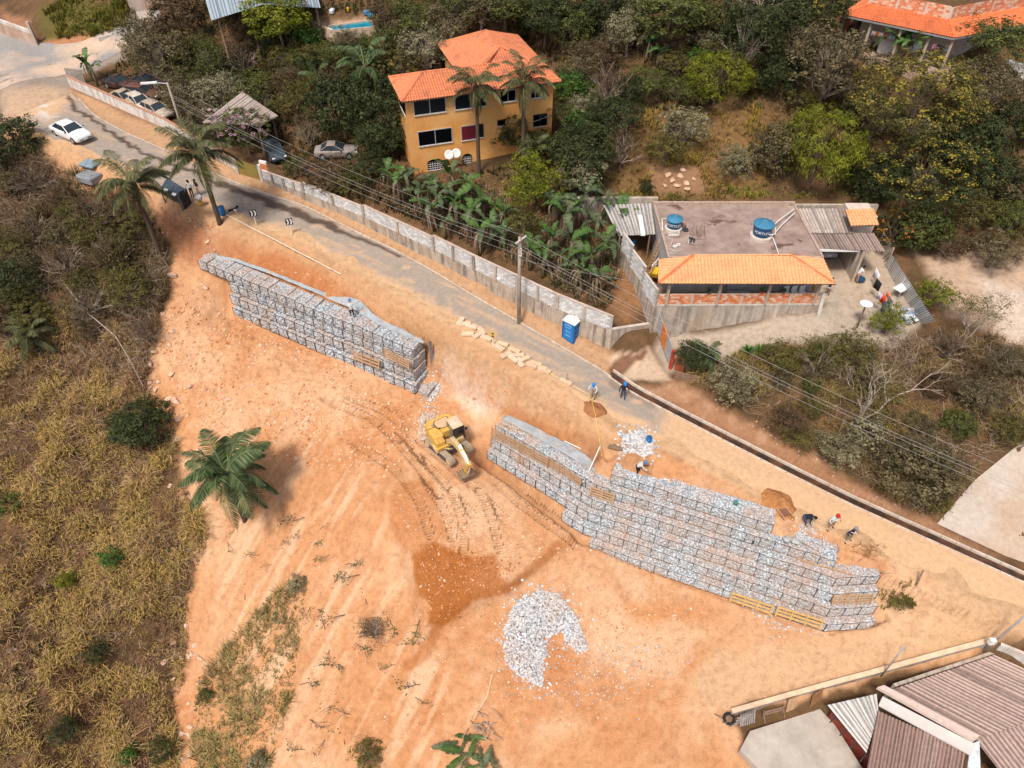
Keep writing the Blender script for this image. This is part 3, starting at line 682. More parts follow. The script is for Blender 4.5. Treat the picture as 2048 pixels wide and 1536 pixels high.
fr = thing('lying_ladder', 'ladder-like timber frame lying on a gabion row below fresh white stone', 'ladder', tuple(P(1596,1118,-2.75)))
o0 = Vector(P(1596,1118,-2.75))
for a,b in [((1594,1117),(1650,1134)),((1598,1109),(1655,1127))]:
 MB().beam(Vector(P(*a,-2.72))-o0,Vector(P(*b,-2.72))-o0,.1,.05).build('rail', M_WOOD, fr)
for t in (.06,.48,.92):
 a = Vector(P(1594,1117,-2.66)).lerp(Vector(P(1650,1134,-2.66)),t)-o0; b = Vector(P(1598,1109,-2.66)).lerp(Vector(P(1655,1127,-2.66)),t)-o0
 MB().beam(a,b+(b-a)*.15,.09,.05).build('rung', M_WOOD, fr)
tag(MB().beam(P(1650,1133,-2.70),P(1699,1148,-2.70),.09,.05).build('timber_plank', M_WOOD), 'single timber plank lying beyond the ladder-like frame on the gabions', 'plank', 'loose planks')
for a,b,lab in [((1003,850),(1060,866),'thin plank on the grey sheet nearest the gabion baskets'),((1015,842),(1063,870),'thin plank lying askew on the grey sheet of the gabion wing'),((1000,845),(1045,872),'thin plank at the corner of the grey sheet on the gabion wing')]:
 tag(MB().beam(P(*a,-1.70),P(*b,-1.70),.07,.04).build('timber_plank', M_WOOD), lab, 'plank', 'loose planks')
  # geotextile sheets
n = NT('geotextile'); c = n.ramp(n.noise(1.2,4),[(.3,(.30,.34,.37)),(.7,(.43,.47,.50))])
c = n.mix(n.ramp(n.noise(.9,4,.6,dist=1.0),[(.56,(0,0,0)),(.66,(.85,)*3)]), c, (.6,.35,.2)); n.col(c); n.bump(n.noise(2.5,4,.6,dist=1.5),.8,.2); M_GEO = n.done(.75,.3)
def sheet(name, A, B, m, mt, zn=.04, th=True):
 A = resample(np.array(A),60); B = resample(np.array(B),60); V, Fx = ribbon(A,B,m)
 V[:,2] += zn*fbm(V[:,0],V[:,1],1.4,3,77)
 o = link(name, np_mesh(name, V, Fx, True), mt); s = o.modifiers.new('thick','SOLIDIFY'); s.thickness = .02
 return o
fw = [P(*k) for k in [(1003,838,-1.72),(1060,868,-1.70),(1110,898,-1.70),(1150,920,-1.70),(1172,935,-1.72),(1192,944,-1.72)]]
bw = [P(*k) for k in [(1014,829,-1.68),(1060,850,-1.66),(1110,874,-1.66),(1160,900,-1.66),(1185,922,-1.68),(1200,934,-1.7)]]
tag(sheet('geotextile_sheet', fw, bw, 14, M_GEO, .10), 'grey sheet spread on top of the low gabion wing with smears of soil', 'sheet')
f1 = []; b1 = []
for px,py,e,w,up in [(405,512,2.9,.3,.08),(470,523,2.8,.3,.1),(560,556,2.5,.3,.1),(640,590,2.2,.35,.12),(668,603,2.05,.4,.2),(690,611,2.0,.6,.5),(712,622,1.95,.75,.6),(740,640,1.85,.55,.25),(770,655,1.75,.5,.12),(800,668,1.62,.5,.1),(846,688,1.5,.3,.05)]:
 p = P(px,py,e); f1.append(p); b1.append(p+np.array([-n1[0]*w,-n1[1]*w,up]))
tag(sheet('geotextile_sheet', f1, b1, 8, M_GEO, .08), 'grey sheet hanging behind the upper gabion wall, lifted by a worker', 'sheet')
e1 = A1[1]+u1*.55
tag(sheet('geotextile_flap', [ (e1[0]-n1[0]*1.5,e1[1]-n1[1]*1.5,1.4-k*1.3) for k in range(4)], [(e1[0]-n1[0]*1.75+u1[0]*(.1+.12*k),e1[1]-n1[1]*1.75+u1[1]*(.1+.12*k),1.3-k*1.32) for k in range(4)], 6, mat('dark_sheet',(.22,.2,.21),.7), .08), 'dark sheet hanging down behind the end of the upper gabion wall', 'sheet')
# ================================================================ WALLS AND THINGS ALONG THE ROAD
def streak_wall(name, base, stain, amt=.8, low=(.38,.24,.14)):
 n = NT(name); c = n.ramp(n.noise(1.3,6,.7),[(.3,tuple(x*.72 for x in base)),(.7,tuple(min(1,x*1.15) for x in base))])
 mp = n.new('ShaderNodeMapping'); mp.inputs['Scale'].default_value = (2.4,2.4,.22); n.l(n.pos(), mp.inputs['Vector'])
 c = n.mix(n.ramp(n.noise(1.0,5,.7,mp.outputs[0]),[(.47,(0,0,0)),(.62,(amt,)*3)]), c, stain)
 c = n.mix(n.ramp(n.noise(.45,4,.6),[(.5,(0,0,0)),(.68,(.6,)*3)]), c, low)
 n.col(c); n.bump(n.noise(7,5,.7),.5,.03); return n.done(.92,.15)
M_PLAS = streak_wall('old_plaster', (.50,.42,.34), (.13,.11,.10), .8, (.42,.29,.19))
M_BLOCKS = [mat('block_a',(.60,.60,.59),.9,.2,4,(.36,.33,.31),1.5,.6), mat('block_b',(.70,.71,.71),.9,.15,4,(.42,.38,.35),1.5,.5), mat('block_c',(.52,.51,.50),.9,.2,4)]
M_WHITEW = streak_wall('whitewash', (.68,.66,.62), (.30,.26,.23), .6, (.5,.36,.25))
M_CONC = streak_wall('raw_concrete', (.52,.45,.38), (.20,.17,.15), .75, (.47,.33,.22))
M_CONCL = mat('light_concrete', (.60,.55,.49), .9, .2, 2, (.4,.3,.22), 1, .5)
M_MORT = mat('mortar', (.42,.40,.38), .95, .2)
M_BRICK = [mat('brick_%d'%i, c, .9, .18, 5) for i,c in enumerate([(.66,.24,.11),(.72,.32,.17),(.60,.19,.08),(.70,.50,.37)])]
M_GREYM = mat('galvanised', (.50,.52,.54), .45, .15, metal=.6); M_DARK = mat('dark_metal', (.035,.035,.038), .5, .2)
M_POLE = mat('pole_concrete', (.36,.31,.26), .9, .25, 2); M_WHITE = mat('white_paint', (.80,.80,.78), .5, .06)
M_WOODOLD = mat('old_wood', (.24,.16,.11), .9, .3, 4); M_BLACK = mat('black_rubber', (.02,.02,.022), .7, .2)
MATBAG = {}
def wseg(mb, a, b, z0a, z0b, z1a, z1b, th, side=1):
 a = np.array(a[:2]); b = np.array(b[:2]); u = (b-a)/np.linalg.norm(b-a); nn = np.array([-u[1],u[0]])*th*side
 q = [(*a,z0a),(*b,z0b),(*(b+nn),z0b),(*(a+nn),z0a),(*a,z1a),(*b,z1b),(*(b+nn),z1b),(*(a+nn),z1a)]
 fs = [(3,2,1,0),(4,5,6,7),(0,1,5,4),(1,2,6,5),(2,3,7,6),(3,0,4,7)]
 if side < 0: fs = [f[::-1] for f in fs]
 mb.add(q, fs)
BLK = []
for i in range(3):
 m = MB().bev((0,0,0),(.385,.14,.185),.012).mesh('block'); m.materials.append(M_BLOCKS[i]); BLK.append(m)
def blockwork(par, a, b, z0, ncourse, single, off=.07, bl=.40, ch=.20, nsingle=[0]):
 a = Vector(a[:2]).to_3d(); b = Vector(b[:2]).to_3d(); L = (b-a).length; u = (b-a)/L; nn = Vector((-u.y,u.x,0)); ang = math.atan2(u.y,u.x)
 J = MB()
 for c in range(ncourse):
  x = (bl/2 if c % 2 else 0)
  n_ = int((L-.2)/bl)
  for i in range(n_):
   s_ = x+bl*(i+.5)
   if s_ > L-.15: continue
   p = a+u*s_+nn*off; p.z = z0(s_/L)+ch*(c+.5)
   if single:
    o = link('block', random.choice(BLK), None, par, p, (0,0,ang))
   else:
    J.mi = random.randrange(3); J.box(p,(.385,.14,.185),Matrix.Rotation(ang,3,'Z'))
 if not single and J.v:
  o = stuff(J.build('block_courses', M_BLOCKS, par))
rw = thing('retaining_wall', 'long road wall of stained plaster with white block courses on top, below the banana plants', 'wall')
hl = {3:.6,4:.85,5:1.1,6:1.4,7:1.75,8:1.95,9:2.1,10:2.2,11:2.4}
hu = {3:4,4:4,5:4,6:5,7:6,8:7,9:7,10:7,11:7}
PL = MB(); CP = MB(); MOR = MB()
for i in range(3,11):
 a, b = WW[i], WW[i+1]
 wseg(PL, a, b, a[2]-.5, b[2]-.5, a[2]+hl[i], b[2]+hl[i+1], .22)
 single = i >= 9
 nc = hu[i+1]
 f = lambda t, a=a, b=b, i=i: (a[2]+hl[i])*(1-t)+(b[2]+hl[i+1])*t
 blockwork(rw, a, b, f, nc, single)
 u = (b-a)[:2]; u = u/np.linalg.norm(u); nn = np.array([-u[1],u[0]])*.02
 wseg(MOR, a[:2]+nn, b[:2]+nn, f(0), f(1), f(0)+nc*.2-.02, f(1)+nc*.2-.02, .10)
 wseg(CP, a[:2]-nn, b[:2]-nn, f(0)+nc*.2, f(1)+nc*.2, f(0)+nc*.2+.05, f(1)+nc*.2+.05, .20)
 for t in (.0,.5):
  q = a+(b-a)*t; PL.box((q[0],q[1],f(t)+nc*.1),(.22,.2,nc*.2+.02),Matrix.Rotation(math.atan2(u[1],u[0]),3,'Z'))
PL.build('plaster_base', M_PLAS, rw); MOR.build('mortar_core', M_MORT, rw); CP.build('coping', mat('coping',(.55,.46,.40),.9,.25,2,(.5,.25,.14),1,.7), rw)
wa, wb = WW[11], PR(1300,692,d=.1)
er = thing('return_wall', 'stained concrete wall turning from the road towards the driveway gate', 'wall', (0,0,0))
m = MB(); wseg(m, wa, wb, wa[2]-.5, wb[2]-.5, wa[2]+2.5, wb[2]+2.35, .2); m.build('wall', M_CONC, er)
m = MB(); wseg(m, wa-np.array([0,.02,0]), wb-np.array([0,.02,0]), wa[2]+2.5, wb[2]+2.35, wa[2]+2.58, wb[2]+2.43, .24); m.build('coping', M_CONCL, er)
ww_ = thing('yard_wall', 'whitewashed block wall in front of the scrap car yard', 'wall')
m = MB(); cp = MB(); lo = MB()
for i,(a,b) in enumerate(((WW[0],WW[1]),(WW[1],WW[2]))):
 wseg(lo, a, b, a[2]-.5, b[2]-.5, a[2]+.35, b[2]+.35, .2); wseg(m, a, b, a[2]+.35, b[2]+.35, a[2]+1.5, b[2]+1.45, .18)
 wseg(cp, a-np.array([.02,.03,0]), b-np.array([.02,.03,0]), a[2]+1.5, b[2]+1.45, a[2]+1.57, b[2]+1.52, .24)
lo.build('brick_foot', mat('brick_foot',(.42,.25,.16),.9,.3,3,(.2,.15,.12),1,.6), ww_); m.build('wall', M_WHITEW, ww_); cp.build('coping', mat('clay_coping',(.45,.22,.14),.9,.3,4), ww_)
sw = thing('side_wall', 'pale wall running back beside the side road by the banana clump', 'wall')
m = MB(); a = PR(140,150,.1); b = PR(250,122,.3); a[2] = G(a[0],a[1]); b[2] = G(b[0],b[1])
a0 = PR(208,108,0); b0 = PR(250,95,0)
wseg(m, (a0[0],a0[1]), (b0[0]+2,b0[1]+.6), 7.5,7.8,9.6,9.8,.2); m.build('wall', M_WHITEW, sw)
fb = thing('board_fence', 'short grey picket fence behind the whitewashed wall corner', 'fence')
for i in range(9):
 p = PR(136+3.6*i,168-1.0*i*0,.1); MB().box((p[0],p[1]+.6,G(p[0],p[1]+.6)+.7),(.15,.04,1.5)).build('board', mat('grey_board',(.33,.30,.27),.9,.3,3), fb)
a, b = WW[2], WW[3]; gt = thing('yellow_gate', 'yellow corrugated sheet gate between white gateposts', 'gate')
u = (b-a)[:2]; L = np.linalg.norm(u); u /= L; ang = math.atan2(u[1],u[0])
M_YG = mat('yellow_sheet', (.36,.28,.08), .6, .15, 3)
for i in range(2):
 m = MB(); k = 28; pts_ = []
 for j in range(k+1):
  s_ = L*(i+j/k)/2; w = .03*math.sin(j*PI); w = .025 if j % 2 else -.025
  pts_.append((a[0]+u[0]*s_-u[1]*w, a[1]+u[1]*s_+u[0]*w, a[2]+(b-a)[2]*s_/L))
 vs = [(x,y,z+.05) for x,y,z in pts_]+[(x,y,z+1.75) for x,y,z in pts_]
 m.add(vs, [(j,j+1,k+2+j,k+1+j) for j in range(k)]); m.build('leaf', M_YG, gt)
for q,h in ((a,1.8),(b,1.95)): MB().box((q[0],q[1]+.05,q[2]+h/2),(.3,.3,h),Matrix.Rotation(ang,3,'Z')).build('post', M_WHITEW, gt)
q = b+np.array([.5,-.1,0]); MB().box((q[0],q[1],q[2]+1.2),(.8,.2,2.4),Matrix.Rotation(ang,3,'Z')).build('meter_panel', M_WHITE, gt)
MB().box((q[0]+.02,q[1]-.12,q[2]+1.85),(.75,.03,.6),Matrix.Rotation(ang,3,'Z')).build('orange_board', mat('orange_board',(.62,.2,.07),.7), gt)
kb = MB(); gl = MB(); ge = MB(); KD = KA.copy()
d_ = np.r_[0,np.cumsum(np.linalg.norm(np.diff(KD,axis=0),axis=1))]; kx,_ = Qa(KD[:,0],KD[:,1],KD[:,2]); split = np.interp(1215,kx,d_)
s_ = 2.0
def kp(s): return Vector([np.interp(s,d_,KD[:,i]) for i in range(3)])
while s_ < split:
 a, b = kp(s_), kp(s_+.97); kb.beam(a+Vector((.05,.09,.06)), b+Vector((.05,.09,.06)), .14, .16); s_ += 1.0
struct(kb.build('kerb', mat('kerb_stone',(.52,.45,.38),.9,.25,2,(.4,.26,.16),.6,.6)))
s_ = split; GTA=[]; GTB=[]
while s_ < d_[-1]-1.0:
 a, b = kp(s_), kp(s_+.97); t = (b-a).normalized(); nn = Vector((-t.y,t.x,0))
 ge.beam(a+nn*.02+Vector((0,0,.05)), b+nn*.02+Vector((0,0,.05)), .10, .14); ge.beam(a+nn*.74+Vector((0,0,.10)), b+nn*.74+Vector((0,0,.10)), .14, .30)
 a2,b2 = kp(s_),kp(s_+1.0); gl.quad(a2+nn*.06+Vector((0,0,.035)), b2+nn*.06+Vector((0,0,.035)), b2+nn*.70+Vector((0,0,.035)), a2+nn*.70+Vector((0,0,.035))); s_ += 1.0
struct(ge.build('gutter_edge', mat('gutter_edge',(.60,.52,.44),.9,.2,2,(.45,.3,.2),.8,.6)))
n = NT('gutter_bed'); n.col(n.ramp(n.noise(1.2,5),[(.4,(.028,.018,.012)),(.66,(.13,.055,.028))])); struct(gl.build('gutter_bed', n.done(.45,.5)))
                 # poles and wires
def pole(name, label, base, h, r0, r1, m, lean=(0,0), parts=None, group=None):
 t = thing(name, label, 'pole', tuple(base), 0, group)
 MB().tube([(0,0,-.3),(lean[0]*.5,lean[1]*.5,h*.5),(lean[0],lean[1],h)],[r0,(r0+r1)/2,r1],8).build('shaft', m, t, True); return t
pb = PR(1038,645,.1); ph = htop(pb,474)-pb[2]
p1 = pole('utility_pole','tall concrete utility pole with lamp arm standing on the pavement below the wall',pb,ph,.17,.12,M_POLE)
for z,w in ((ph-.25,1.3),(ph-1.6,.5)): MB().box((0.1,0.0,z),(w,.1,.1),Matrix.Rotation(RAD(52),3,'Z')).build('crossarm', mat('pale_arm',(.62,.60,.56),.8), p1)
for k in range(4): MB().cyl((.12,-.13,ph-1.0-k*.22),.045,.1,8).build('insulator', M_WHITE, p1)
MB().tube([(0,0,ph-3.6),(-.7,-.3,ph-3.25),(-1.35,-.5,ph-3.3)],.035,6).build('lamp_arm', M_GREYM, p1)
MB().lathe((-1.6,-.58,ph-3.42),[(.04,.16),(.16,.12),(.2,.04),(.1,-.02)],10).build('lamp_head', mat('lamp_white',(.75,.77,.78),.4), p1, True)
pl_ = PR(374,286,.1); hl_ = htop(pl_,165)-pl_[2]
p2 = pole('street_lamp','concrete lamp pole with a long pale lamp arm behind the palm by the scrap yard',pl_,hl_,.15,.1,M_POLE)
topx = Qa(pl_[0],pl_[1],pl_[2]+hl_)[0]
MB().tube([(0,0,hl_-.1),(-1.2,-.25,hl_+.1),(-1.9,-.4,hl_+.05)],.05,6).build('lamp_arm', M_GREYM, p2)
MB().box((-1.6,-.35,hl_+.1),(1.5,.28,.14),Matrix.Rotation(RAD(12),3,'Z')).build('lamp_head', mat('lamp_white',(.75,.77,.78),.4), p2)
def lowpole(px,py,tx,ty,label,r,dz=0):
 b = hit(px,py); h = htop(b,ty)-b[2]; qx,_ = Qa(b[0],b[1],b[2]+h)
 lean = ((tx-qx)/F*(b[1]*C_-(b[2]+h-ZC)*S_),0)
 return pole('utility_pole',label,b,h,r,r*.75,M_GREYM,lean), b, h, lean
p3,b3,h3,l3 = lowpole(1762,1352,1806,1297,'slim metal pole with a ring at its top at the low wall corner',.06)
m = MB(); m.tube([(l3[0]+.16*math.cos(a),l3[1]+.16*math.sin(a),h3) for a in np.linspace(0,2*PI,13)],.025,5); m.build('ring', M_GREYM, p3)
p4,b4,h4,l4 = lowpole(1966,1302,2062,1222,'grey metal pole with a white box beside the block wall corner',.085)
MB().box((-.22,-.15,1.6),(.35,.25,.5)).build('meter_box', M_WHITE, p4)
def wire(a, b, sag, label, grp='overhead wires', r=.013):
 a = Vector(a); b = Vector(b); ps = []
 for i in range(25):
  t = i/24; q = a.lerp(b,t); q.z -= 4*sag*t*(1-t); ps.append(q)
 m = MB(); m.tube(ps, r, 4, False); return tag(m.build('overhead_wire', mat('wire_grey',(.28,.27,.26),.5)), label, 'wire', grp)
T1 = Vector(pb)+Vector((0,0,ph)); T2 = Vector(pl_)+Vector((0,0,hl_))
for dz,dy,lab in ((-.2,-.5,'topmost'),(-.2,.5,'second'),(-1.0,0,'third'),(-1.6,0,'lowest')):
 wire(T1+Vector((dy*.6,dy,dz)), T2+Vector((dy*.6,dy,dz-.4)), .9, lab+' wire between the tall utility pole and the lamp pole by the scrap yard')
 wire(T1+Vector((dy*.6,dy,dz)), Vector((40+dy*.6,24+dy,3.6+dz)), 1.2, lab+' wire running down the road from the tall utility pole over the dry slope')
yp = hit(1714,655); yh = htop(yp,607)-yp[2]; q = Qa(yp[0],yp[1],yp[2]+yh)
p5 = pole('yard_lamp','thin wooden lamp post with a white disc shade in the concrete yard',yp,yh,.07,.06,M_WOODOLD,((1733-q[0])/F*55,0))
MB().lathe(((1733-q[0])/F*55,0,yh),[(.05,.12),(.45,.03),(.5,0),(.1,-.03)],16).build('shade', M_WHITE, p5, True)
wire(T1+Vector((0,0,-2)), Vector((yp[0]+.4,yp[1],yp[2]+yh)), .8, 'single wire from the tall utility pole to the yard lamp post')
                 # portable toilet
tb = PR(1143,676,.1)
M_BLUE = mat('blue_plastic', (.02,.20,.52), .45, .12, 2); M_BLUED = mat('blue_plastic_trim', (.012,.12,.36), .45, .1)
wc = thing('portable_toilet','blue portable toilet with a white domed roof at the road wall','toilet',tuple(tb),RAD(-38))
m = MB(); m.box((0,0,.06),(1.16,1.2,.12)); m.build('skid', M_BLUED, wc)
m = MB(); m.box((0,0,1.02),(1.08,1.12,1.86)); m.build('cabin', M_BLUE, wc)
d = MB(); d.box((0,-.575,1.0),(.80,.03,1.72)); dr = d.build('door', M_BLUE, wc)
for z,w in ((1.45,.5),(1.05,.5),(.65,.5)): MB().box((0,-.597,z),(w,.012,.14)).build('rib', mat('pale_blue',(.12,.36,.62),.45), dr)
MB().tube([(-.3+.05*i,-.6,1.62+.12*math.sin(i*PI/12)) for i in range(13)],.02,5).build('arched_lettering_band', mat('pale_blue2',(.4,.6,.75),.5), dr)
for sx in (-1,1):
 for sy in (-1,1): MB().box((sx*.54,sy*.56,1.02),(.09,.09,1.9)).build('corner_post', M_BLUED, wc)
for z in (.5,1.0,1.5): MB().box((.548,0,z),(.02,.8,.22)).build('side_rib', M_BLUED, wc)
m = MB(); pr = [(-.62,0),(-.62,.08),(-.45,.26),(0,.33),(.45,.26),(.62,.08),(.62,0)]
m.prism([(x,z) for x,z in pr],-.62,.62,Matrix(((1,0,0),(0,0,1),(0,1,0))),(0,0,1.95)); m.build('roof', mat('white_plastic',(.78,.80,.80),.4,.06), wc)
MB().cyl((.42,.42,2.1),.05,.35,8).build('vent_pipe', M_WHITE, wc)
                 # signs, barrel, blocks, posts
M_SIGNW = mat('sign_white',(.82,.82,.80),.4,.04)
def chevron(px,py,label):
 b = PR(px,py); t = thing('chevron_sign',label,'sign',tuple(b),RAD(18),'black chevron signs at the road edge')
 MB().cyl((0,0,-.2),.045,1.25,8).build('post', M_SIGNW, t)
 pl2 = MB().box((0,-.05,1.3),(.62,.03,.68)).build('plate', M_DARK, t)
 for dx in (-.06,.22):
  m = MB(); m.prism([(dx-.12,.28),(dx,.28),(dx+.1,0),(dx,-.28),(dx-.12,-.28),(dx-.02,0)],0,.01,Matrix(((1,0,0),(0,0,-1),(0,1,0))),(-.05,-.067,1.3)); m.build('chevron_mark', M_SIGNW, pl2)
chevron(513,451,'chevron sign at the road edge close to the blue barrel'); chevron(584,468,'chevron sign at the road edge farther down from the blue barrel')
mp_ = PR(986,693); mk = thing('marker_post','white marker post with a yellow and black plate among the concrete blocks','post',tuple(mp_))
MB().cyl((0,0,-.2),.06,1.15,8).build('post', M_SIGNW, mk); q = MB().box((0,-.04,1.25),(.24,.03,.62)).build('plate', mat('sign_yellow',(.75,.45,.03),.5), mk)
for k in range(2): MB().box((0,-.06,1.1+.28*k),(.2,.012,.10),Matrix.Rotation(RAD(35),3,'Y')).build('stripe', M_DARK, q)
def barrel(px,py,label,r=.29,h=.8,c=(.02,.16,.42)):
 b = hit(px,py); t = thing('barrel',label,'barrel',tuple(b)); m = mat('barrel_%d'%int(c[2]*100),c,.5)
 MB().lathe((0,0,0),[(r*.92,0),(r,.05),(r,h*.3),(r*1.04,h*.33),(r,h*.36),(r,h*.64),(r*1.04,h*.67),(r,h*.7),(r*.96,h)],18).build('body', m, t, True)
 MB().lathe((0,0,h),[(r*.97,-.02),(r*.97,.03),(r*.8,.035)],18).build('lid', mat('barrel_lid',(.03,.1,.25),.5), t)
barrel(446,429,'blue plastic barrel at the road edge next to the palm foot'); barrel(1297,884,'small blue drum beside the white stone heap on the road',.22,.5)
M_SLAB = mat('concrete_slab',(.66,.50,.36),.9,.18,2,(.5,.33,.2),1,.5)
BLKS = [(921,645,70),(930,650,10),(943,655,-25),(963,664,-60),(936,670,0),(957,672,45),(973,678,-28),(998,697,-40),(1005,690,-25),(1012,712,40),(1028,703,-30),(1036,713,0),(1027,720,-55),(1040,727,-65),(1049,720,38),(1064,732,-38),(1071,730,-28),(1082,738,-28),(1090,742,-35),(1131,766,-32)]
for i,(x,y,a) in enumerate(BLKS):
 lab = 'lone pale concrete slab block lying by a thin stake' if i == len(BLKS)-1 else 'pale concrete block lying in the row along the road edge'
 b = hit(x,y); t = tag(MB().bev((0,0,.11),(1.0,.42,.24),.03).build('concrete_block', M_SLAB, None, False, tuple(b), (RAD(random.uniform(-6,6)),RAD(random.uniform(-6,6)),RAD(a))), lab, 'block', None if i == len(BLKS)-1 else 'concrete blocks along the road edge')
ga, gb = PR(1303,692,.1), PR(1338,752,.05); ga[2] = G(ga[0],ga[1]); gb[2] = G(gb[0],gb[1])
dg = thing('driveway_gate','red framed sheet metal gate with grey and orange panels across the concrete drive','gate')
M_REDP = mat('red_paint',(.42,.06,.03),.6,.25,4); M_GP = mat('gate_grey',(.36,.37,.40),.6,.25,3,(.3,.16,.1),1.5,.5); M_GO = mat('gate_orange',(.58,.20,.06),.6,.3,3)
for q,h in ((ga,2.3),(ga+(gb-ga)*.98,2.0)): MB().box((q[0],q[1],q[2]+h/2-.1),(.24,.24,h)).build('post', M_REDP, dg)
for t0,t1,m in ((.03,.30,M_GP),(.31,.60,M_GO),(.61,.94,M_GP)):
 a = ga+(gb-ga)*t0; b = ga+(gb-ga)*t1; mb = MB(); wseg(mb,a,b,a[2]+.12,b[2]+.12,a[2]+1.85,b[2]+1.8,.05); mb.build('panel', m, dg)
a = gb+np.array([.25,-.1,0]); b = gb+np.array([.75,-.9,0]); mb = MB(); wseg(mb,a,b,a[2],b[2],a[2]+1.7,b[2]+1.6,.06); mb.build('side_panel', mat('gate_brown',(.33,.09,.04),.6,.2), dg)
pp = thing('drain_pipes','pair of white upright pipes at the corner of the driveway gate','pipe',(0,0,0))
for k in range(2):
 q = PR(1313+5*k,690,.1)+np.array([.3,.35,0]); MB().tube([(q[0],q[1],q[2]),(q[0],q[1],q[2]+3.0+.2*k)],.06,8).build('pipe', M_WHITE, pp)
lf = thing('low_fence','low weathered rail fence beside the driveway gate','fence')
for k in range(5):
 a = hit(1347,757)+np.array([.05,0,.12+.16*k]); b = hit(1395,768)+np.array([0,0,.12+.16*k]); MB().beam(a,b,.05,.1).build('rail', M_WOODOLD, lf)
def stick(name, a, b, r, m, label, cat, n_=6): return tag(MB().tube([a,b],r,n_).build(name, m), label, cat)
stick('white_pipe', P(1200,893,.1), P(1143,1020,-4.9), .045, M_WHITE, 'long white pipe leaning over the gabion rows from the trench', 'pipe')
stick('white_pipe', P(1129,882,-1.6), P(1161,897,-1.6), .035, M_WHITE, 'short white pipe lying in the trench behind the grey sheet', 'pipe')
stick('white_pipe', hit(447,428)+[0,0,.1], hit(682,550)+[0,0,.1], .05, mat('cream_pipe',(.72,.62,.48),.6), 'long cream pipe lying along the top of the earth cut', 'pipe')
stick('stake', hit(1133,764), hit(1133,764)+np.array([0,0,.9]), .03, M_WOODOLD, 'thin stake standing by the lone concrete slab', 'stake')
m = MB(); tp = [hit(x,y)+np.array([0,0,.5]) for x,y in [(986,688),(1060,728),(1110,762),(1180,800),(1190,840),(1197,880),(1202,920)]]
m.tube(tp,.016,4); tag(m.build('warning_tape', mat('yellow_tape',(.85,.62,.12),.6)),'thin yellow warning tape strung along the edge of the cut','tape')
# ================================================================ HOUSES
M_TILE = {}
def tile_mat(name, a, b, moss, amt):
 n = NT(name); c = n.ramp(n.noise(5,3,.8),[(.25,a),(.7,b)]); c = n.mix(n.ramp(n.noise(.8,5,.7),[(.5,(0,0,0)),(.7,(amt,)*3)]), c, moss); n.col(c); return n.done(.85,.2)
M_TNEW = tile_mat('new_clay_tile',(.66,.27,.11),(.86,.46,.24),(.62,.25,.1),.5)
M_TOLD = tile_mat('old_clay_tile',(.52,.15,.07),(.72,.27,.13),(.26,.12,.08),.75)
M_TRED = tile_mat('red_clay_tile',(.55,.12,.045),(.74,.24,.10),(.28,.09,.05),.6)
def tiles(par, E0, E1, R1, R0, m, tw=.24, ch=.40, th=.085, name='roof_tiles'):
 E0,E1,R1,R0 = map(Vector,(E0,E1,R1,R0)); u = (E1-E0).normalized()
 nrm = (E1-E0).cross(((R0+R1)/2-(E0+E1)/2)).normalized()
 if nrm.z < 0: nrm = -nrm
 sl = ((R0+R1)/2-(E0+E1)/2); sl = sl-u*sl.dot(u); nc = max(2,round(sl.length/ch)); mb = MB(); st = tw/6
 for c in range(nc):
  t0, t1 = c/nc-.02*(c > 0), min(1,(c+1)/nc+.03)
  rows = []
  a0, b0 = E0.lerp(R0,t0), E1.lerp(R1,t0); a1, b1 = E0.lerp(R0,t1), E1.lerp(R1,t1)
  s0 = min((a0-E0).dot(u),(a1-E0).dot(u)); s1 = max((b0-E0).dot(u),(b1-E0).dot(u))
  k0, k1 = math.floor(s0/st), math.ceil(s1/st)
  jit = {}
  vs = []; fs = []
  for k in range(k0,k1+1):
   s = k*st; ph = (k % 6)/6; w = th*(abs(math.sin(PI*ph))**.8); tile = k//6
   if tile not in jit: jit[tile] = random.uniform(0,.012)
   for (a,b,lift) in ((a0,b0,.035),(a1,b1,.0)):
    sa, sb = (a-E0).dot(u), (b-E0).dot(u); sc = min(max(s,sa),sb)
    base = a+u*(sc-sa); vs.append(base+nrm*(w+lift+jit[tile]))
  n_ = k1-k0+1; fs = [(2*i,2*i+2,2*i+3,2*i+1) for i in range(n_-1)]
  mb.add(vs,fs)
 under = MB();
 o = stuff(mb.build(name, m, par));
 d = MB(); d.quad(E0-nrm*.01,E1-nrm*.01,R1-nrm*.01,R0-nrm*.01,.06) if (R1-R0).length > .05 else d.add([E0-nrm*.01,E1-nrm*.01,R1-nrm*.01,E0-nrm*.07,E1-nrm*.07,R1-nrm*.07],[(0,1,2),(5,4,3),(0,3,4,1),(1,4,5,2),(2,5,3,0)])
 d.build('roof_deck', M_WOODOLD, par); return o
def ridge(par, a, b, m, r=.10):
 a = Vector(a); b = Vector(b); n_ = max(1,int((b-a).length/.4))
 J = MB()
 for i in range(n_):
  p, q = a.lerp(b,i/n_), a.lerp(b,(i+1.08)/n_); J.tube([p+Vector((0,0,.05)),q+Vector((0,0,.07))],[r,r*.85],8)
 stuff(J.build('ridge_tiles', m, par))
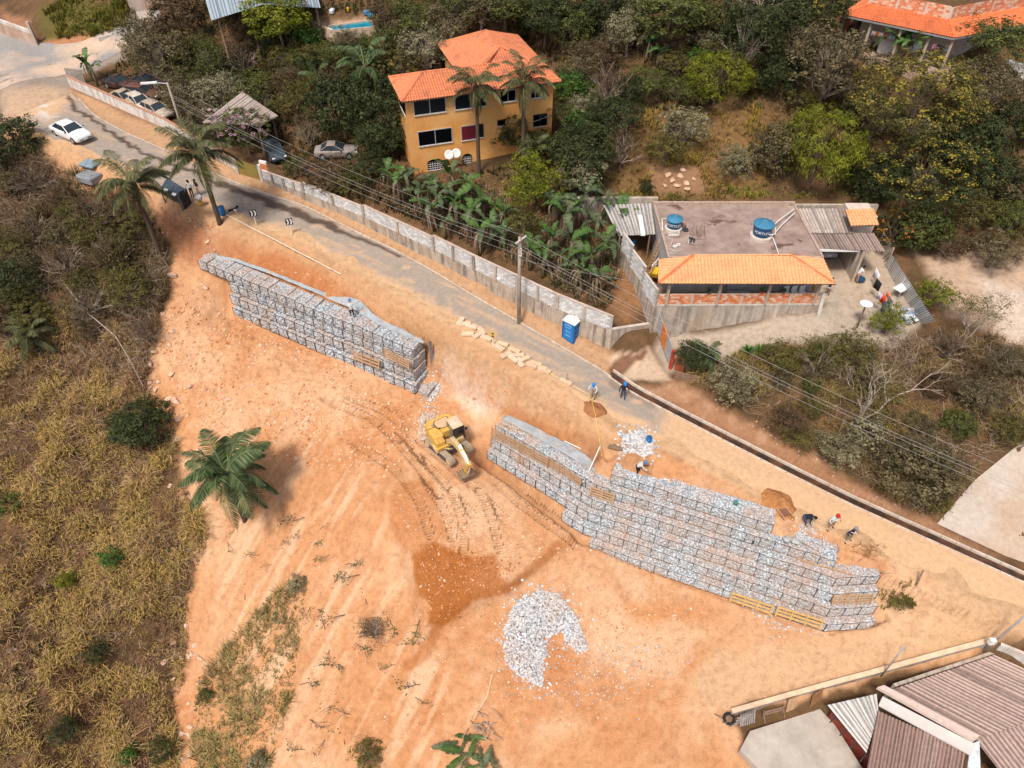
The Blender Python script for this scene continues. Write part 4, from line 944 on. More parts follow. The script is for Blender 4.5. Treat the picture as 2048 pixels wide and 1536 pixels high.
def corrugated(par, E0, E1, R1, R0, mats, sw=1.05, sl=2.2, pitch=.24, amp=.055, name='sheet', tilt=.02):
 E0,E1,R1,R0 = map(Vector,(E0,E1,R1,R0)); Lu = (E1-E0).length; Lv = ((R0-E0).length+(R1-E1).length)/2
 nu, nv = max(1,round(Lu/sw)), max(1,round(Lv/sl)); nrm = (E1-E0).cross(R0-E0).normalized()
 if nrm.z < 0: nrm = -nrm
 for j in range(nv):
  for i in range(nu):
   u0,u1 = i/nu-.01,(i+1)/nu+.01; v0,v1 = max(0,j/nv-.03),(j+1)/nv; k = max(4,int(Lu/nu/pitch)*4); vs = []
   dz = .02*j+random.uniform(0,tilt)
   for q in range(k+1):
    t = u0+(u1-u0)*q/k; w = amp*math.sin(2*PI*(t*Lu/pitch))
    for v,ex in ((v0,dz+.012),(v1,dz)):
     p = E0.lerp(E1,t).lerp(R0.lerp(R1,t),v); vs.append(p+nrm*(w+ex))
   vs2 = vs+[Vector(p)-nrm*.008 for p in vs]; n0 = len(vs)
   fs = [(2*q,2*q+2,2*q+3,2*q+1) for q in range(k)]+[(n0+2*q+1,n0+2*q+3,n0+2*q+2,n0+2*q) for q in range(k)]
   fs += [(2*q,n0+2*q,n0+2*q+2,2*q+2) for q in range(k)]
   mb = MB(); mb.add(vs2,fs); m1 = random.choice(mats); c_,r_,mt_ = _ML[m1.name]
   mb.m = [int(math.sin(2*PI*((u0+(u1-u0)*((fi % k)+.5)/k)*Lu/pitch)) < -.1) for fi in range(len(fs))]; mb.build(name, [m1,mat(m1.name+'_valley',tuple(x*.5 for x in c_),r_,.25,4,metal=mt_)], par, False)  # valley faces get a darker copy: furrow shade put into the colour
class Wall:
 def __init__(s, o, u): s.o = np.array(o[:2]); s.u = np.array(u[:2])/np.linalg.norm(u[:2]); s.n = np.array([s.u[1],-s.u[0]])
 def px(s, px, py):
  a = (px-1024)/F; v = (py-768)/F; d = np.array([a,C_-v*S_]); t = s.o.dot(s.n)/d.dot(s.n); p = d*t
  return (p-s.o).dot(s.u), ZC-t*(S_+v*C_)
 def P(s, a, z, out=0.0): p = s.o+s.u*a+s.n*out; return Vector((p[0],p[1],z))
 def box(s, mb, a0, a1, z0, z1, o0, o1):
  q = [s.P(a,z,o) for z in (z0,z1) for a,o in ((a0,o0),(a1,o0),(a1,o1),(a0,o1))]
  mb.add(q,[(3,2,1,0),(4,5,6,7),(0,1,5,4),(1,2,6,5),(2,3,7,6),(3,0,4,7)] if o1 < o0 else [(0,1,2,3),(7,6,5,4),(4,5,1,0),(5,6,2,1),(6,7,3,2),(7,4,0,3)]); return mb
M_GLASS = mat('dark_glass',(.010,.014,.020),.3,.3,spec=.25); M_GLASSB = mat('black_opening',(.004,.004,.005),.9,.1,spec=.0)
M_ALU = mat('aluminium_frame',(.55,.56,.57),.4,.05,metal=.3); M_FRAMEW = mat('dark_frame',(.05,.045,.05),.5)
def window(par, W, a0, a1, z0, z1, glass=M_GLASS, frame=M_ALU, panes=2, sill=M_CONCL, bars=False, arch=False):
 w = W.box(MB(),a0,a1,z0,z1,.012,.0); w = w.build('window', frame, par)
 g = (a1-a0)/panes
 for i in range(panes): W.box(MB(),a0+g*i+.04,a0+g*(i+1)-.04,z0+.05,z1-.05,.025,.005).build('pane', glass, w)
 W.box(MB(),a0-.05,a1+.05,z0-.07,z0,.09,.0).build('sill', sill, w)
 for a,b,c,d in ((a0-.03,a0+.03,z0,z1),(a1-.03,a1+.03,z0,z1),(a0,a1,z1-.03,z1+.03)): W.box(MB(),a,b,c,d,.05,.0).build('frame', frame, w)
 if panes > 1:
  for i in range(1,panes): W.box(MB(),a0+g*i-.02,a0+g*i+.02,z0,z1,.045,.0).build('mullion', frame, w)
 if bars:
  J = MB()
  for k in range(1,6): W.box(J,a0+(a1-a0)*k/6-.012,a0+(a1-a0)*k/6+.012,z0,z1,.06,.035)
  for k in range(1,4): W.box(J,a0,a1,z0+(z1-z0)*k/4-.012,z0+(z1-z0)*k/4+.012,.065,.04)
  J.build('grille', M_SIGNW, w)
 return w
                 # orange house
n = NT('orange_render'); c = n.ramp(n.noise(.55,5,.65),[(.3,(.70,.30,.075)),(.62,(.80,.44,.16)),(.8,(.82,.52,.24))])
c = n.mix(n.ramp(n.noise(3.5,5,.7),[(.55,(0,0,0)),(.75,(.3,)*3)]), c, (.55,.27,.10)); n.col(c); n.bump(n.noise(20,3),.15,.02); M_ORH = n.done(.85,.2)
oh0 = P(828,345,7.6); OE = 14.45; ofr = P(1107,160,OE); ou = (ofr-oh0)[:2]; OL = np.linalg.norm(ou); OW = Wall(oh0,ou)
oh = thing('orange_house','orange rendered three storey house with clay tile roofs behind the banana plants','house')
bz = 6.0; D1 = 4.6
m = MB(); OW.box(m,0,OL,bz,OE,0,-D1); m.build('wall', M_ORH, oh)
m = MB(); OW.box(m,6.2,OL-.02,bz,OE+.0,-D1,-11.5); m.build('rear_wing_wall', M_ORH, oh)
def orect(x0,y0,x1,y1,x2,y2):
 a0,z1 = OW.px(x0,y0); a1,z1b = OW.px(x1,y1); _,z0 = OW.px(x2,y2); return a0,a1,z0,(z1+z1b)/2
RED_C = mat('red_curtain',(.16,.02,.035),.35,.3,6)
for k,r in enumerate([((825.7,198.6,889.7,189.5,827.9,231.5),M_GLASS,2),((908.6,186.4,971.6,177.3,910,220),M_GLASS,2),((1000.6,183,1031,178.5,1001,205),M_GLASSB,2),((1061.8,171,1088,167,1062,197),M_GLASSB,3),((835.5,264.7,903,254,837.6,293),M_GLASSB,2),((922,253.4,956,248,923,281.7),RED_C,1),((957,248.5,966,247,958,275),M_GLASS,1),((995,241,1010,238.5,995,252),M_GLASSB,1),((1067,230.6,1094,226,1067,254),M_GLASSB,2)]):
 a0,a1,z0,z1 = orect(*r[0]); window(oh,OW,a0,a1,z0,z1,r[1],M_ALU if k < 6 else M_FRAMEW,r[2],M_CONCL)
for r in ((855,325,884,321,856,341),(925,313.5,943,311,926,331)):
 a0,a1,z0,z1 = orect(*r); w = window(oh,OW,a0,a1,z0,z1,M_GLASSB,M_FRAMEW,1,M_CONCL,True)
 J = MB(); ps = [((a0+a1)/2+(a1-a0)/2*math.cos(t),z1-.02+.28*math.sin(t)) for t in np.linspace(0,PI,9)]
 vs = [OW.P(a,z,.03) for a,z in ps]; J.add(vs,[tuple(range(9))]); J.build('arch_head', M_GLASSB, w)
LW = Wall(OW.P(0,0,-D1)[:2] if False else tuple(OW.P(0,0,-D1))[:2], tuple((OW.P(0,0,0)-OW.P(0,0,-D1)))[:2])
window(oh,LW,.9,3.6,OE-2.0,OE-.55,M_GLASSB,M_FRAMEW,2)
M_DISH = mat('dish_white',(.72,.72,.70),.5,.1,8)
for x,y in ((895,304),(909.5,301)):
 a,z = OW.px(x,y); c = OW.P(a,z,.55); ds = thing('satellite_dish', ('pale satellite dish on the orange wall nearest the red curtain window' if x > 900 else 'pale satellite dish on the orange wall under the black window'),'dish',tuple(c),math.atan2(OW.u[1],OW.u[0]),'satellite dishes on the orange house')
 prof = [(.02,0),(.18,.02),(.32,.06),(.42,.12),(.42,.125),(.3,.075),(.02,.02)]; mb = MB(); mb.lathe((0,0,0),prof,18); o = mb.build('bowl', M_DISH, ds, True); o.rotation_euler = (RAD(62),0,RAD(-12))
 MB().tube([(0,0,0),(0,.3,-.1),(0,.52,-.25)],.03,6).build('arm', M_GREYM, ds); MB().tube([(0,-.08,-.3),(0,-.35,.12)],.012,5).build('feed', M_DARK, ds)
def OP(a,o,z): return tuple(OW.P(a,z,o))
ov = .55; zr = OE+1.15
tiles(oh, OP(-ov,ov,OE-.05), OP(OL+ov,ov,OE-.05), OP(OL-1.5,-D1/2,zr), OP(2.0,-D1/2,zr), M_TOLD)
tiles(oh, OP(-ov,-D1-ov,OE-.05), OP(-ov,ov,OE-.05), OP(2.0,-D1/2,zr), OP(1.99,-D1/2,zr), M_TOLD)
tiles(oh, OP(6.2,-D1-ov,OE-.05), OP(-ov,-D1-ov,OE-.05), OP(2.0,-D1/2,zr), OP(6.2,-D1/2,zr), M_TOLD)
zw = zr+.55; am = 9.9
tiles(oh, OP(OL+ov,ov,OE-.05), OP(OL+ov,-D1-ov,OE-.05), OP(OL-1.49,-D1/2,zr), OP(OL-1.5,-D1/2,zr), M_TOLD)
tiles(oh, OP(6.2-ov,-12.05,OE-.05), OP(6.2-ov,-1.6,OE-.05), OP(am,-4.6,zw), OP(am,-9.2,zw), M_TOLD)
tiles(oh, OP(OL+ov,-2.6,OE-.05), OP(OL+ov,-12.05,OE-.05), OP(am,-9.2,zw), OP(am,-4.6,zw), M_TOLD)
tiles(oh, OP(OL+ov,-12.05,OE-.05), OP(6.2-ov,-12.05,OE-.05), OP(am,-9.2,zw), OP(am+.01,-9.2,zw), M_TOLD)
tiles(oh, OP(6.2-ov,-1.6,OE+.3), OP(OL-.6,-1.6,OE+.3), OP(am+.01,-4.6,zw), OP(am,-4.6,zw), M_TOLD)
for a,b in ((OP(-ov,ov,OE),OP(2.0,-D1/2,zr)),(OP(-ov,-D1-ov,OE),OP(2.0,-D1/2,zr)),(OP(2.0,-D1/2,zr),OP(OL-1.5,-D1/2,zr)),(OP(am,-9.2,zw),OP(am,-4.6,zw)),(OP(6.2-ov,-12.05,OE),OP(am,-9.2,zw)),(OP(OL+ov,ov,OE),OP(OL-1.5,-D1/2,zr)),(OP(am,-4.6,zw),OP(OL-1.5,-2.2,zr)),(OP(am,-4.6,zw),OP(7.6,-2.2,zr))): ridge(oh,a,b,M_TOLD)
m = MB(); J = [OP(9.0+4.4*t,.05,OE-3.1-.5*math.sin(PI*t)) for t in np.linspace(0,1,12)]; m.tube(J,.03,5); m.build('hanging_hose', mat('grey_hose',(.4,.38,.34),.6), oh)
                 # porch house
PH = Wall((11.05,44.85),(1,.012)); PL_ = 12.95; PF = 5.3
ph_ = thing('porch_house','flat roofed house with an orange tiled porch on brick parapets above a stained concrete wall','house')
m = MB(); PH.box(m,0,PL_,-.5,PF,0,-.35); m.build('base_wall', M_CONC, ph_)
m = MB(); PH.box(m,-.02,PL_+.02,PF-.18,PF-.02,.03,-.37); m.build('base_band', M_CONCL, ph_)
m = MB(); PH.box(m,0,PL_,PF-.02,PF+.03,-.36,-2.2); m.build('porch_floor', mat('porch_floor',(.33,.22,.16),.8,.2), ph_)
brm = []
for i in range(4):
 q = MB().bev((0,0,0),(.33,.12,.165),.008).mesh('brick'); q.materials.append(M_BRICK[i]); brm.append(q)
par = MB(); PH.box(par,0.02,PL_-.02,PF,PF+.92,-.05,-.16); par = par.build('parapet', mat('pale_mortar',(.62,.52,.44),.95,.15,5), ph_)
ang = math.atan2(PH.u[1],PH.u[0])
for c in range(5):
 k = 0
 while True:
  s = .2+.345*k+(.17 if c % 2 else 0)
  if s > PL_-.2: break
  p = PH.P(s,PF+.095+.18*c,-.075+random.uniform(-.006,.01)); o = link('brick', random.choice(brm), None, par, p, (0,0,ang)); k += 1
cols = [PH.px(x,590)[0] for x in (1335,1437,1535,1632)]
for s in cols:
 m = MB(); a = PH.P(s-.02,PF,.04); b = PH.P(s+.03,PF+2.5,.0); m.beam((a.x,a.y,a.z),(b.x,b.y,b.z),.2,.2,(0,1,0)); m.build('column', mat('column_concrete',(.45,.36,.28),.9,.2,2), ph_)
for s in [PH.px(x,600)[0] for x in (1384,1483,1580)]:
 m = MB(); PH.box(m,s-.1,s+.1,PF,PF+.9,.0,-.1); m.build('stiffener', mat('stiffener',(.55,.45,.37),.9,.2), ph_)
m = MB(); PH.box(m,PL_-3.4,PL_-3.15,1.5,PF,.12,0); m.build('pilaster', M_CONCL, ph_)
m = MB(); a = PH.P(PL_+.05,PF-1.4,.45); b = PH.P(PL_+.05,PF+1.0,.0); m.beam(a,b,.25,.2,(0,1,0)); m.build('raking_prop', M_CONCL, ph_)
SZ = 8.55; BODY = (11.98,46.45,23.7,54.4)
M_SLABR = None
n = NT('flat_roof'); c = n.ramp(n.noise(.7,6,.7),[(.3,(.21,.145,.12)),(.55,(.34,.255,.215)),(.75,(.45,.36,.31))])
c = n.mix(n.ramp(n.noise(.42,4,.6,dist=.8),[(.60,(0,0,0)),(.66,(.85,)*3)]), c, (.10,.05,.04)); c = n.mix(n.ramp(n.noise(1.1,5,.7),[(.64,(0,0,0)),(.74,(.6,)*3)]), c, (.55,.50,.46)); n.col(c); M_SLABR = n.done(.9,.2)
m = MB(); m.box(((BODY[0]+BODY[2])/2,(BODY[1]+BODY[3])/2,5.4),(BODY[2]-BODY[0],BODY[3]-BODY[1],6.0)); m.build('wall', streak_wall('grey_render',(.52,.50,.48),(.3,.26,.22),.5), ph_)
m = MB(); m.box(((BODY[0]+BODY[2])/2,(BODY[1]+BODY[3])/2,SZ-.08),(BODY[2]-BODY[0]+.1,BODY[3]-BODY[1]+.1,.14)); m.build('roof_slab', M_SLABR, ph_)
for c,sz in ((((BODY[0]+BODY[2])/2,BODY[3],SZ+.1),(BODY[2]-BODY[0]+.2,.22,.22)),((BODY[0]-.02,(BODY[1]+BODY[3])/2,SZ+.04),(.16,BODY[3]-BODY[1],.14)),((BODY[2]+.02,(BODY[1]+BODY[3])/2,SZ+.04),(.16,BODY[3]-BODY[1],.14)),(((BODY[0]+BODY[2])/2,BODY[1]+.02,SZ+.03),(BODY[2]-BODY[0],.16,.1))):
 MB().box(c,sz).build('roof_edge', mat('roof_edge',(.42,.31,.25),.9,.3,3), ph_)
MB().box(((BODY[0]+BODY[2])/2,BODY[1]-.03,SZ-.12),(BODY[2]-BODY[0],.05,.3)).build('fascia', M_CONCL, ph_)
eL, eR = PH.P(-.1,7.72,.62), PH.P(PL_+.15,7.72,.85); rL, rR = PH.P(2.75,8.75,-1.5), PH.P(10.2,8.75,-1.5); bL, bR = PH.P(.15,8.45,-1.45), PH.P(PL_-.2,8.45,-1.45)
tiles(ph_, eL, eR, rR, rL, M_TNEW, .26,.38); tiles(ph_, bL, eL, rL, rL+Vector((-.01,0,0)), M_TNEW,.26,.38); tiles(ph_, eR, bR, rR, rR+Vector((.01,0,0)), M_TNEW,.26,.38)
ridge(ph_, eL+Vector((.05,.05,.02)), rL, M_TRED,.11); ridge(ph_, eR+Vector((-.05,.05,.02)), rR, M_TRED,.11); ridge(ph_, rL, rR, M_TNEW,.08)
for k in range(16):
 a = PH.P(.3+.8*k,7.66,.5); b = PH.P(.3+.8*k,8.5,-1.4); MB().beam(a,b,.06,.1).build('rafter', M_WOODOLD, ph_)
m = MB(); PH.box(m,0,PL_,PF+2.3,PF+2.42,.05,-.1); m.build('eave_beam', M_WOODOLD, ph_)
bn = thing('bench','grey slatted bench on the porch behind the brick parapet','bench',tuple(PH.P(6.7,PF+.03,-.9)),ang)
for k in range(3): MB().box((0,-.2+.16*k,.48),(1.7,.13,.035)).build('seat_slat', mat('bench_grey',(.34,.36,.38),.7), bn)
for k in range(3): MB().box((0,.28,.62+.15*k),(1.7,.03,.11)).build('back_slat', mat('bench_grey',(.34,.36,.38),.7), bn)
for x in (-.75,.75):
 for y in (-.2,.25): MB().box((x,y,.23),(.06,.06,.46)).build('leg', M_GREYM, bn)
for i in range(3):
 t = thing('chair','white chair at the porch end beneath the tiled eave','chair',tuple(PH.P(10.5+.62*i,PF+.03,-.75)),ang+.2,'white chairs in the porch corner')
 MB().box((0,0,.44),(.46,.44,.05)).build('seat', M_SIGNW, t); MB().box((0,.22,.7),(.46,.05,.5)).build('backrest', M_SIGNW, t)
 for x in (-.19,.19):
  for y in (-.18,.18): MB().box((x,y,.21),(.04,.04,.42)).build('leg', M_DARK, t)
def pot(p, label, c=(.5,.15,.06)):
 t = thing('potted_plant',label,'plant',tuple(p)); MB().lathe((0,0,0),[(.1,0),(.15,.22),(.17,.24),(.13,.23)],12).build('pot', mat('pot_%d'%int(c[0]*100),c,.7), t)
 mb = MB()
 for k in range(26):
  a = random.uniform(0,2*PI); e = random.uniform(.2,1.3); d = Vector((math.cos(a)*math.cos(e),math.sin(a)*math.cos(e),math.sin(e)))*random.uniform(.2,.4); sdv = Vector((-math.sin(a),math.cos(a),0))*.04
  b0 = Vector((0,0,.22)); mb.add([b0-sdv,b0+sdv,b0+d+sdv*.3,b0+d-sdv*.3],[(0,1,2,3)])
 mb.build('leaves', mat('pot_leaf',(.06,.13,.03),.6,.3), t)
for s,l in ((4.1,'small potted plant on the brick parapet left of the bench'),(9.9,'potted plant hanging plants over the parapet by the chairs'),(8.2,'red pot on the parapet with a small plant')): pot(PH.P(s,PF+.93,-.1),l,(.5,.06,.03) if 'red' in l else (.12,.1,.09))
  # things on the flat roof
def tank(px,py,r,h,label,txt):
 b = P(px,py,SZ); t = thing('water_tank',label,'water tank',tuple(b)); mb = mat('tank_blue',(.02,.10,.24),.4,.12,2); ml = mat('tank_lid',(.06,.22,.36),.45,.1,2)
 MB().lathe((0,0,0),[(r*1.12,0),(r*1.12,.3),(r*.9,.33)],24).build('plinth', M_CONCL, t)
 MB().lathe((0,0,.3),[(r*.86,0),(r*.93,h*.55),(r,h*.95),(r*1.03,h)],24).build('body', mb, t, True)
 MB().lathe((0,0,.3+h),[(r*1.07,-.05),(r*1.08,.02),(r*.95,.07),(r*.3,.24),(r*.28,.28),(.02,.29)],12).build('lid', ml, t)
 for k in range(12):
  a = 2*PI*k/12; MB().beam((r*1.0*math.cos(a),r*1.0*math.sin(a),.3+h+.07),(r*.3*math.cos(a),r*.3*math.sin(a),.3+h+.27),.05,.05).build('lid_rib', ml, t)
 cu = bpy.data.curves.new('lettering','FONT'); cu.body = txt; cu.size = .3; cu.align_x = 'CENTER'; cu.extrude = .004
 tmp = bpy.data.objects.new('tmp',cu); COL.objects.link(tmp); dg_ = bpy.context.evaluated_depsgraph_get(); me = bpy.data.meshes.new_from_object(tmp.evaluated_get(dg_)); bpy.data.objects.remove(tmp)
 aa = math.atan2(-b[0],-b[1]*-1)*0
 for v in me.vertices:
  x,y,z = v.co; th_ = x/(r*.97)-PI/2+math.atan2(-b[0],b[1])*.9; rr = r*(.90+.10*(y+.42*h)/h)+.03+z; v.co = (rr*math.cos(th_), rr*math.sin(th_), .3+h*.42+y)
 me.materials.clear(); me.materials.append(M_SIGNW); link('lettering', me, None, t); return t, b
tk1,tb1 = tank(1346,460,.62,.72,'smaller blue water tank on the flat roof by the parapet edge','FORTLEV')
tk2,tb2 = tank(1521,475,.78,.95,'larger blue water tank on a round plinth on the flat roof','FORTLEV')
def pipes(name,label,runs,r=.035,m=None):
 t = thing(name,label,'pipe')
 for rn in runs: MB().tube([Vector(P(*q)) for q in rn],r,6).build('pipe', m or M_SIGNW, t)
pipes('roof_pipes','white water pipes at the larger tank on the flat roof',[[(1535,470,SZ+.6),(1551,468,SZ+.6),(1551,455,SZ+.6),(1543,453,SZ+.8)],[(1540,458,SZ+.5),(1558,440,SZ+.4),(1588,418,SZ+.4)],[(1546,470,SZ+.3),(1565,448,SZ+.3),(1590,425,SZ+.3)],[(1540,462,SZ+.2),(1553,495,SZ+.1),(1558,510,SZ+.1)]])
pipes('roof_pipes','white water pipe loop at the smaller tank on the flat roof',[[(1335,437,SZ+.8),(1324,437,SZ+.8),(1325,460,SZ+.1)],[(1336,470,SZ+.3),(1358,470,SZ+.3),(1358,462,SZ+.3)]])
bk = thing('bucket','brown and blue bucket beside the smaller water tank','bucket',tuple(P(1365,458,SZ))); MB().lathe((0,0,0),[(.2,0),(.22,.22),(.22,.23)],14).build('base', mat('bucket_blue',(.03,.2,.35),.5), bk); MB().lathe((0,0,.22),[(.22,0),(.25,.16),(.26,.2),(.2,.17)],14).build('rim', mat('bucket_brown',(.25,.12,.1),.6), bk)
for px,lab in ((1388,'metal trestle frame on the flat roof nearest the smaller tank'),(1403,'metal trestle frame on the flat roof standing next to its twin')):
 b = Vector(P(px,475,SZ)); t = thing('metal_trestle',lab,'trestle',tuple(b),0,'metal trestles on the flat roof')
 for x in (-.28,.28): MB().tube([(x,-.3,.03),(x*.3,.25,1.0)],.03,5).build('leg', mat('rusty_steel',(.28,.2,.17),.7,.3), t)
 MB().tube([(-.28,-.3,.03),(.28,-.3,.03)],.03,5).build('rail', mat('rusty_steel',(.28,.2,.17),.7), t); MB().tube([(-.28,.35,.03),(.28,.35,.03)],.03,5).build('rail', mat('rusty_steel',(.28,.2,.17),.7), t)
 for x in (-.28,.28): MB().tube([(x,.35,.03),(x*.3,.25,1.0)],.03,5).build('leg', mat('rusty_steel',(.28,.2,.17),.7), t)
for k,(px,py) in enumerate(((1350,492),(1357,489))):
 m = MB(); b = Vector(P(px,py,SZ+.05)); m.tube([b+Vector((.13*math.cos(a),.13*math.sin(a),0)) for a in np.linspace(0,2*PI,12)],.035,6); tag(m.build('white_ring', M_SIGNW), 'white plastic ring lying on the flat roof near the smaller tank','ring','white rings on the flat roof')
m = MB(); m.tube([Vector(P(x,y,SZ+.06)) for x,y in ((1335,475),(1345,480),(1342,490),(1338,497),(1350,503),(1362,500),(1352,508),(1340,505))],.025,6); tag(m.build('hose', mat('pale_hose',(.6,.55,.5),.6)),'pale hose curled on the flat roof corner','hose')
b = Vector(P(1380,485,SZ)); t = thing('folding_stand','small folded stand with a dark top on the flat roof','stand',tuple(b)); MB().box((.1,0,.35),(.5,.35,.03),Matrix.Rotation(.25,3,'Y')).build('top', M_DARK, t)
for x in (-.15,.15): MB().tube([(x,-.1,0),(x+.1,.1,.35)],.02,5).build('leg', M_SIGNW, t)
b = Vector(P(1371,462,SZ)); tag(MB().bev(tuple(b+Vector((0,0,.1))),(.42,.32,.18),.05).build('black_tub', M_DARK),'black tub on the flat roof beside the bucket','tub')
  # side yard left of the house: shed, block wall, ladders
sh = thing('lean_to_shed','lean-to shed with a grey corrugated roof against the flat roofed house','shed')
M_FC = [mat('fibre_cement_a',(.50,.48,.46),.9,.2,2,(.3,.25,.22),.8,.6),mat('fibre_cement_b',(.58,.56,.54),.9,.15,2,(.35,.29,.25),.8,.5)]
M_FCD = [mat('dark_fibre_cement_a',(.27,.20,.18),.9,.25,2),mat('dark_fibre_cement_b',(.34,.26,.23),.9,.2,2)]
M_FCM = [mat('mottled_fibre_cement_a',(.44,.37,.32),.9,.25,3,(.2,.14,.12),1.5,.7),mat('mottled_fibre_cement_b',(.52,.45,.40),.9,.2,3,(.22,.16,.13),1.5,.6)]
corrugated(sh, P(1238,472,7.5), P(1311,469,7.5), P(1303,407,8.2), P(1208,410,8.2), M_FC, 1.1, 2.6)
for x,y in ((1240,474),(1300,471)):
 q = P(x,y,7.4); MB().box((q[0],q[1]+.1,6.1),(.12,.12,2.7)).build('post', M_WOODOLD, sh)
q0 = P(1208,408,8.1); MB().box((8.9,55.6,6.9),(7.2,.3,3.2)).build('back_wall', M_CONC, sh)
tag(MB().box((P(1283,450,7.95)),(.35,3.2,.05),Matrix.Rotation(RAD(-3),3,'Z')).build('white_board', M_SIGNW),'white board lying across the lean-to shed roof','board')
tk = thing('blue_drum_stand','blue cask on a wooden stand inside the lean-to shed','cask',tuple(P(1264,500,5.2))); MB().lathe((0,0,.5),[(.2,0),(.26,.25),(.24,.5),(.1,.6)],14).build('cask', mat('cask_blue',(.04,.22,.45),.5), tk, True); MB().box((0,0,.25),(.7,.5,.5)).build('stand', M_WOODOLD, tk)
bwl = thing('block_wall','grey block boundary wall stepping down beside the flat roofed house','wall')
sa, sb_ = P(1238,520,5.0), np.array([11.1,44.7,5.0])
for k,(t0,t1,zt_) in enumerate(((0,.30,7.7),(.30,.66,7.3),(.66,1.0,6.75))):
 a = sa+(sb_-sa)*t0; b = sa+(sb_-sa)*t1; m = MB(); wseg(m,a,b,2.5,2.5,zt_-1.6,zt_-1.6,.16,1); m.build('footing', M_CONC, bwl)
 mo = MB(); u = (b-a)[:2]/np.linalg.norm((b-a)[:2]); nn = np.array([-u[1],u[0]])*.03; wseg(mo,a[:2]+nn,b[:2]+nn,zt_-1.6,zt_-1.6,zt_-.02,zt_-.02,.08); mo.build('mortar_core', M_MORT, bwl)
 blockwork(bwl,a,b,lambda t,z=zt_: z-1.6,8,True,.07)
 c2 = MB(); wseg(c2,a,b,zt_,zt_,zt_+.05,zt_+.05,.16); c2.build('coping', M_CONCL, bwl)
ld = thing('ladder','wooden ladder leaning on the house side wall by the lean-to shed','ladder')
for k in (0,1):
 MB().beam(P(1296+7*k,534,5.2),P(1318+7*k,480+2*k,7.9),.05,.08).build('rail', M_WOOD, ld)
for k in range(8):
 t = (k+.5)/8; a = Vector(P(1296,534,5.2)).lerp(Vector(P(1318,480,7.9)),t); b = Vector(P(1303,534,5.2)).lerp(Vector(P(1325,482,7.9)),t); MB().beam(a,b,.04,.04).build('rung', M_WOOD, ld)
pl3 = thing('white_pallet','white slatted pallet leaning at the house side wall above the yellow barrow','pallet')
for k in range(5): MB().beam(P(1300+4*k,545-5*k,5.4),P(1306+4*k,530-5*k,6.2),.03,.10).build('slat', M_SIGNW, pl3)
MB().beam(P(1299,546,5.35),P(1320,520,5.6),.06,.05).build('bearer', M_SIGNW, pl3); MB().beam(P(1304,532,6.15),P(1325,508,6.4),.06,.05).build('bearer', M_SIGNW, pl3)
wb_ = thing('wheelbarrow','yellow wheelbarrow tipped against the house side wall','wheelbarrow',tuple(P(1310,556,5.0)),RAD(70))
m = MB(); m.add([(-.4,-.3,.3),(.4,-.3,.3),(.4,.3,.3),(-.4,.3,.3),(-.55,-.38,.75),(.6,-.38,.7),(.6,.38,.7),(-.55,.38,.75)],[(3,2,1,0),(0,1,5,4),(1,2,6,5),(2,3,7,6),(3,0,4,7)]); m.build('tray', mat('barrow_yellow',(.72,.45,.03),.5), wb_)
MB().cyl((.75,-.05,.2),.2,.1,14,axis='y').build('wheel', M_BLACK, wb_)
for s in (-1,1): MB().tube([(.75,s*.08,.2),(-.9,s*.28,.55)],.025,5).build('handle', M_DARK, wb_)
  # garage roofs and yard
gr = thing('garage','open garage under dark corrugated roofing beside the flat roofed house','garage')
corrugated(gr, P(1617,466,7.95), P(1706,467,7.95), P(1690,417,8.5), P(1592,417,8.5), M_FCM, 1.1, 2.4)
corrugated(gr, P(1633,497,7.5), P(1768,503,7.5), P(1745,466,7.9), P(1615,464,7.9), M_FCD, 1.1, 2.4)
gp = P(1700,548,4.5)
MB().beam((gp[0],gp[1],4.2),tuple(P(1719,500,7.4)),.16,.16,(0,1,0)).build('post', M_CONCL, gr)
MB().beam(P(1630,500,7.38),P(1720,501,7.38),.14,.2).build('lintel', M_SIGNW, gr)
MB().box((28.2,51.5,5.9),(.2,5.0,3.0)).build('side_wall', M_CONC, gr); MB().box((27.2,54.6,6.2),(7.6,.25,4.4)).build('back_wall', M_CONC, gr)
hk = P(1700,462,8.0); MB().box((29.0,53.3,7.9),(2.0,2.2,1.5)).build('tank_room', mat('tank_room',(.62,.52,.45),.9,.2,2), gr)
tiles(gr, P(1702,453,8.75), P(1758,451,8.75), P(1745,417,9.2), P(1690,420,9.2), M_TNEW,.26,.38)
fe = thing('sheet_fence','silver corrugated sheet fence along the far side of the yard','fence')
M_SILV = [mat('silver_sheet_a',(.62,.65,.68),.4,.12,2,metal=.35),mat('silver_sheet_b',(.70,.72,.74),.4,.1,2,metal=.35)]
fa0, fb0 = P(1768,538,4.4), P(1842,648,4.1); fa1, fb1 = P(1783,508,6.3), P(1868,640,5.6)
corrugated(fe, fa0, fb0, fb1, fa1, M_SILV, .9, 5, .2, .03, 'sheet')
for t in (.1,.4,.7,.95):
 a = Vector(fa0).lerp(Vector(fb0),t); b = Vector(fa1).lerp(Vector(fb1),t); MB().beam(a+Vector((.15,.1,-.2)),b+Vector((.12,.1,0)),.08,.08,(1,0,0)).build('post', M_WOODOLD, fe)
rp_ = thing('sheet_wall','brown plank and sheet wall between the garage and the silver fence','wall'); a = P(1752,500,4.6); b = P(1772,530,4.5); m = MB(); wseg(m,a,b,3.6,3.6,6.3,6.2,.12); m.build('wall', M_CONC, rp_)
for k in range(4):
 MB().beam(P(1762+3*k,520+6*k,4.5),P(1780+3*k,505+6*k,5.9),.05,.05).build('leaning_plank', M_WOODOLD, rp_)
M_CLOTH = lambda nm,c: mat('cloth_'+nm,c,.9,.15,4)
